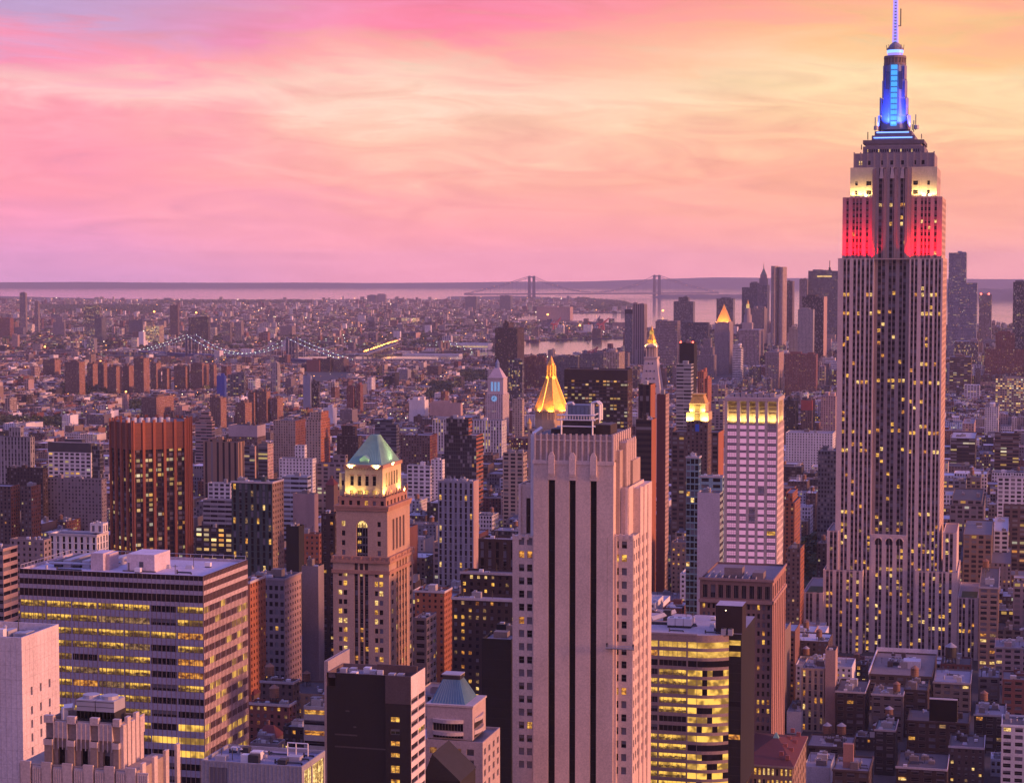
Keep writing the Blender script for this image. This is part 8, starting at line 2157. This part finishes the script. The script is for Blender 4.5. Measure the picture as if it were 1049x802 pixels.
for i in range(5): m.bar(((X2 - X) * i / 4, .9, 0), ((X2 - X) * i / 4, .9, zt - b.zroof), .12); m.bar(((X2 - X) * i / 4, 3.2, 0), ((X2 - X) * i / 4, .9, (zt - b.zroof) * .8), .1)
m.build('bracing', r)
b = BY['wide low block with white edged flat roof in front of the stepped spire skyscraper']
m = MB((.66, .62, .66)); m.box(-.3, b.w + .3, b.d - .3, b.d + .2, b.zroof, b.zroof + 3.4); m.box(-.3, .3, 0, b.d, b.zroof, b.zroof + 2.0); m.build('white_parapet', b.root)
m = MB((.55, .52, .56)); m.box(b.w * .5, b.w * .78, b.d * .35, b.d * .5, b.zroof, b.zroof + 4.4); m.build('penthouse', b.root)
m = MB(mat='steel'); x = b.w * .3
for i in range(4): m.bar((x + i * 2, b.d * .5, b.zroof), (x + i * 2, b.d * .5, b.zroof + 5), .15); m.bar((x, b.d * .5, b.zroof + 1.6 * i), (x + 6, b.d * .5, b.zroof + 1.6 * i), .13)
m.box(x - 1, x + 7, b.d * .45, b.d * .49, b.zroof, b.zroof + 2, 'darksteel'); m.build('cooling_frame', b.root)
b = BY['brown loft building with a tall pink chimney slab on its roof, bottom right']
m = MB((.42, .22, .17)); x0, z0 = b.hit(863.5, 786, 8); x1, _ = b.hit(874, 786, 8); m.box(x0, x1, 8, 11, b.zroof, b.hit(868, 762, 8)[1]); m.build('chimney', b.root)

# ------------------------------------------------------------------ street lamps and far sparkle
lm = MB(mat='lampo'); lm.cyl(0, 0, .5, .35, 0, .8, 8, 'lampo'); LO = lm.mesh('lamp_head'); lm = MB(mat='lampw'); lm.cyl(0, 0, .5, .35, 0, .8, 8, 'lampw'); LW = lm.mesh('lamp_head'); lm = MB(mat='darksteel'); lm.cyl(0, 0, .12, .08, 0, 1, 6, 'darksteel'); LP = lm.mesh('pole')
LAMPS = [(44, 464, 'o', 'left of the white ribbed hall'), (33, 405, 'o', 'left one of the bright pair in the low roofs at far left'), (37, 405, 'o', 'right one of the bright pair in the low roofs at far left'), (129, 402, 'o', 'below the pale standing tower at left'), (46, 356, 'o', 'below the long pale office across the river'), (158, 320, 'o', 'in front of the far parkland'),
         (186, 321, 'o', 'right of the brown stepped tower across the river'), (201, 321, 'o', 'on the teal lit block across the river'), (252, 397, 'o', 'left one of the pair by the grey gridded block'), (257, 396, 'o', 'right one of the pair by the grey gridded block'), (236, 425, 'w', 'among trees right of the beige ziggurat'), (428, 342, 'o', 'above the blue grey office across the river'),
         (443, 342, 'o', 'right of the blue grey office across the river'), (411, 334, 'o', 'left of the far yellow hall'), (457, 389, 'w', 'brightest white one by the park trees'), (470, 390, 'o', 'beside the brightest white one at the park'), (561, 323, 'o', 'on the bay headland left of the orange terminal'), (587, 333, 'o', 'left one at the harbour'), (594, 334, 'o', 'right one at the harbour'),
         (1030, 474, 'o', 'orange flare on the roofs near the right edge'), (1003, 783, 'w', 'white star at the bottom right'), (138, 371, 'o', 'over the housing slabs at left'), (103, 371, 'o', 'left over the housing slabs'), (700, 320, 'o', 'in the downtown view'), (679, 319, 'o', 'on the bay shore')]
for (px, py, k, lab) in LAMPS:
    Y = yb2Y(py + 4); x, y, z = at(px, py, Y); kk = Y / FPX
    r = tag(empty('street_lamp', (x, y, 0)), ('orange' if k == 'o' else 'white') + ' lamp ' + lab, 'lamp')
    o = bpy.data.objects.new('pole', LP); C.objects.link(o); o.parent = r; o.scale = (1, 1, z)
    o = bpy.data.objects.new('lamp_head', LO if k == 'o' else LW); C.objects.link(o); o.parent = r; o.location = (0, 0, z); o.scale = (2.0 * kk,) * 3
V = []; 
spl = {'lampo': [], 'lampw': [], 'pale': []}
for _ in range(1700):
    px, py = R.uniform(0, 1049), 306 + 150 * R.random() ** 1.5; Y = yb2Y(py)
    if px > 655 and Y > np.interp(px, near_x, near_Y): continue
    if px <= 655 and Y > np.interp(px, near_x, near_Y) and not inpoly(np.array([px]), np.array([py]), SHORE)[0]: continue
    x, y = ground_at(px, py)
    if Y < 6000: pp = x * Sx + y * Sy; pp = round((pp + 2680 + 6) / 280) * 280 - 2686 + R.uniform(-4, 4) if R.random() < .5 else pp; qq = x * Ax + y * Ay; x, y = pp * Sx + qq * Ax, pp * Sy + qq * Ay
    k = Y / FPX * R.choice((.14, .2, .28, .42)); z = R.uniform(8, 22); s = R.choice(('lampo', 'lampo', 'lampw', 'pale')); c = np.array([x, y, z]); e = np.eye(3) * k
    for a, b_ in ((0, 1), (1, 0)):
        pass
    P6 = [c + e[0], c + e[1], c - e[0], c - e[1]]
    for i in range(4): spl[s].append([P6[i], P6[(i + 1) % 4], c + e[2], c + e[2]]); spl[s].append([P6[(i + 1) % 4], P6[i], c - e[2], c - e[2]])
for s, q in spl.items():
    m = MB(mat=s)
    for (a, b_, t, _) in q: m.poly([tuple(a), tuple(b_), tuple(t)], s)
    tag(m.build('city_lights'), kind='stuff')

# ------------------------------------------------------------------ evening haze
def haze():
    m = MB(); m.mat = 'haze'
    mt = bpy.data.materials.new('evening_air'); mt.use_nodes = True; t = mt.node_tree; t.nodes.clear(); MATS['haze'] = mt
    o_ = nd(t, 'ShaderNodeOutputMaterial'); v = nd(t, 'ShaderNodeVolumePrincipled'); v.inputs['Color'].default_value = (.80, .78, 1.0, 1); v.inputs['Density'].default_value = HAZE; v.inputs['Anisotropy'].default_value = 0.0
    t.links.new(v.outputs[0], o_.inputs['Volume'])
    m.box(-15000, 15000, -1100, 35000, -2, 560, 'haze', bottom=True)
    tag(m.build('haze'), kind='stuff')
HAZE = 3.0e-5
haze()
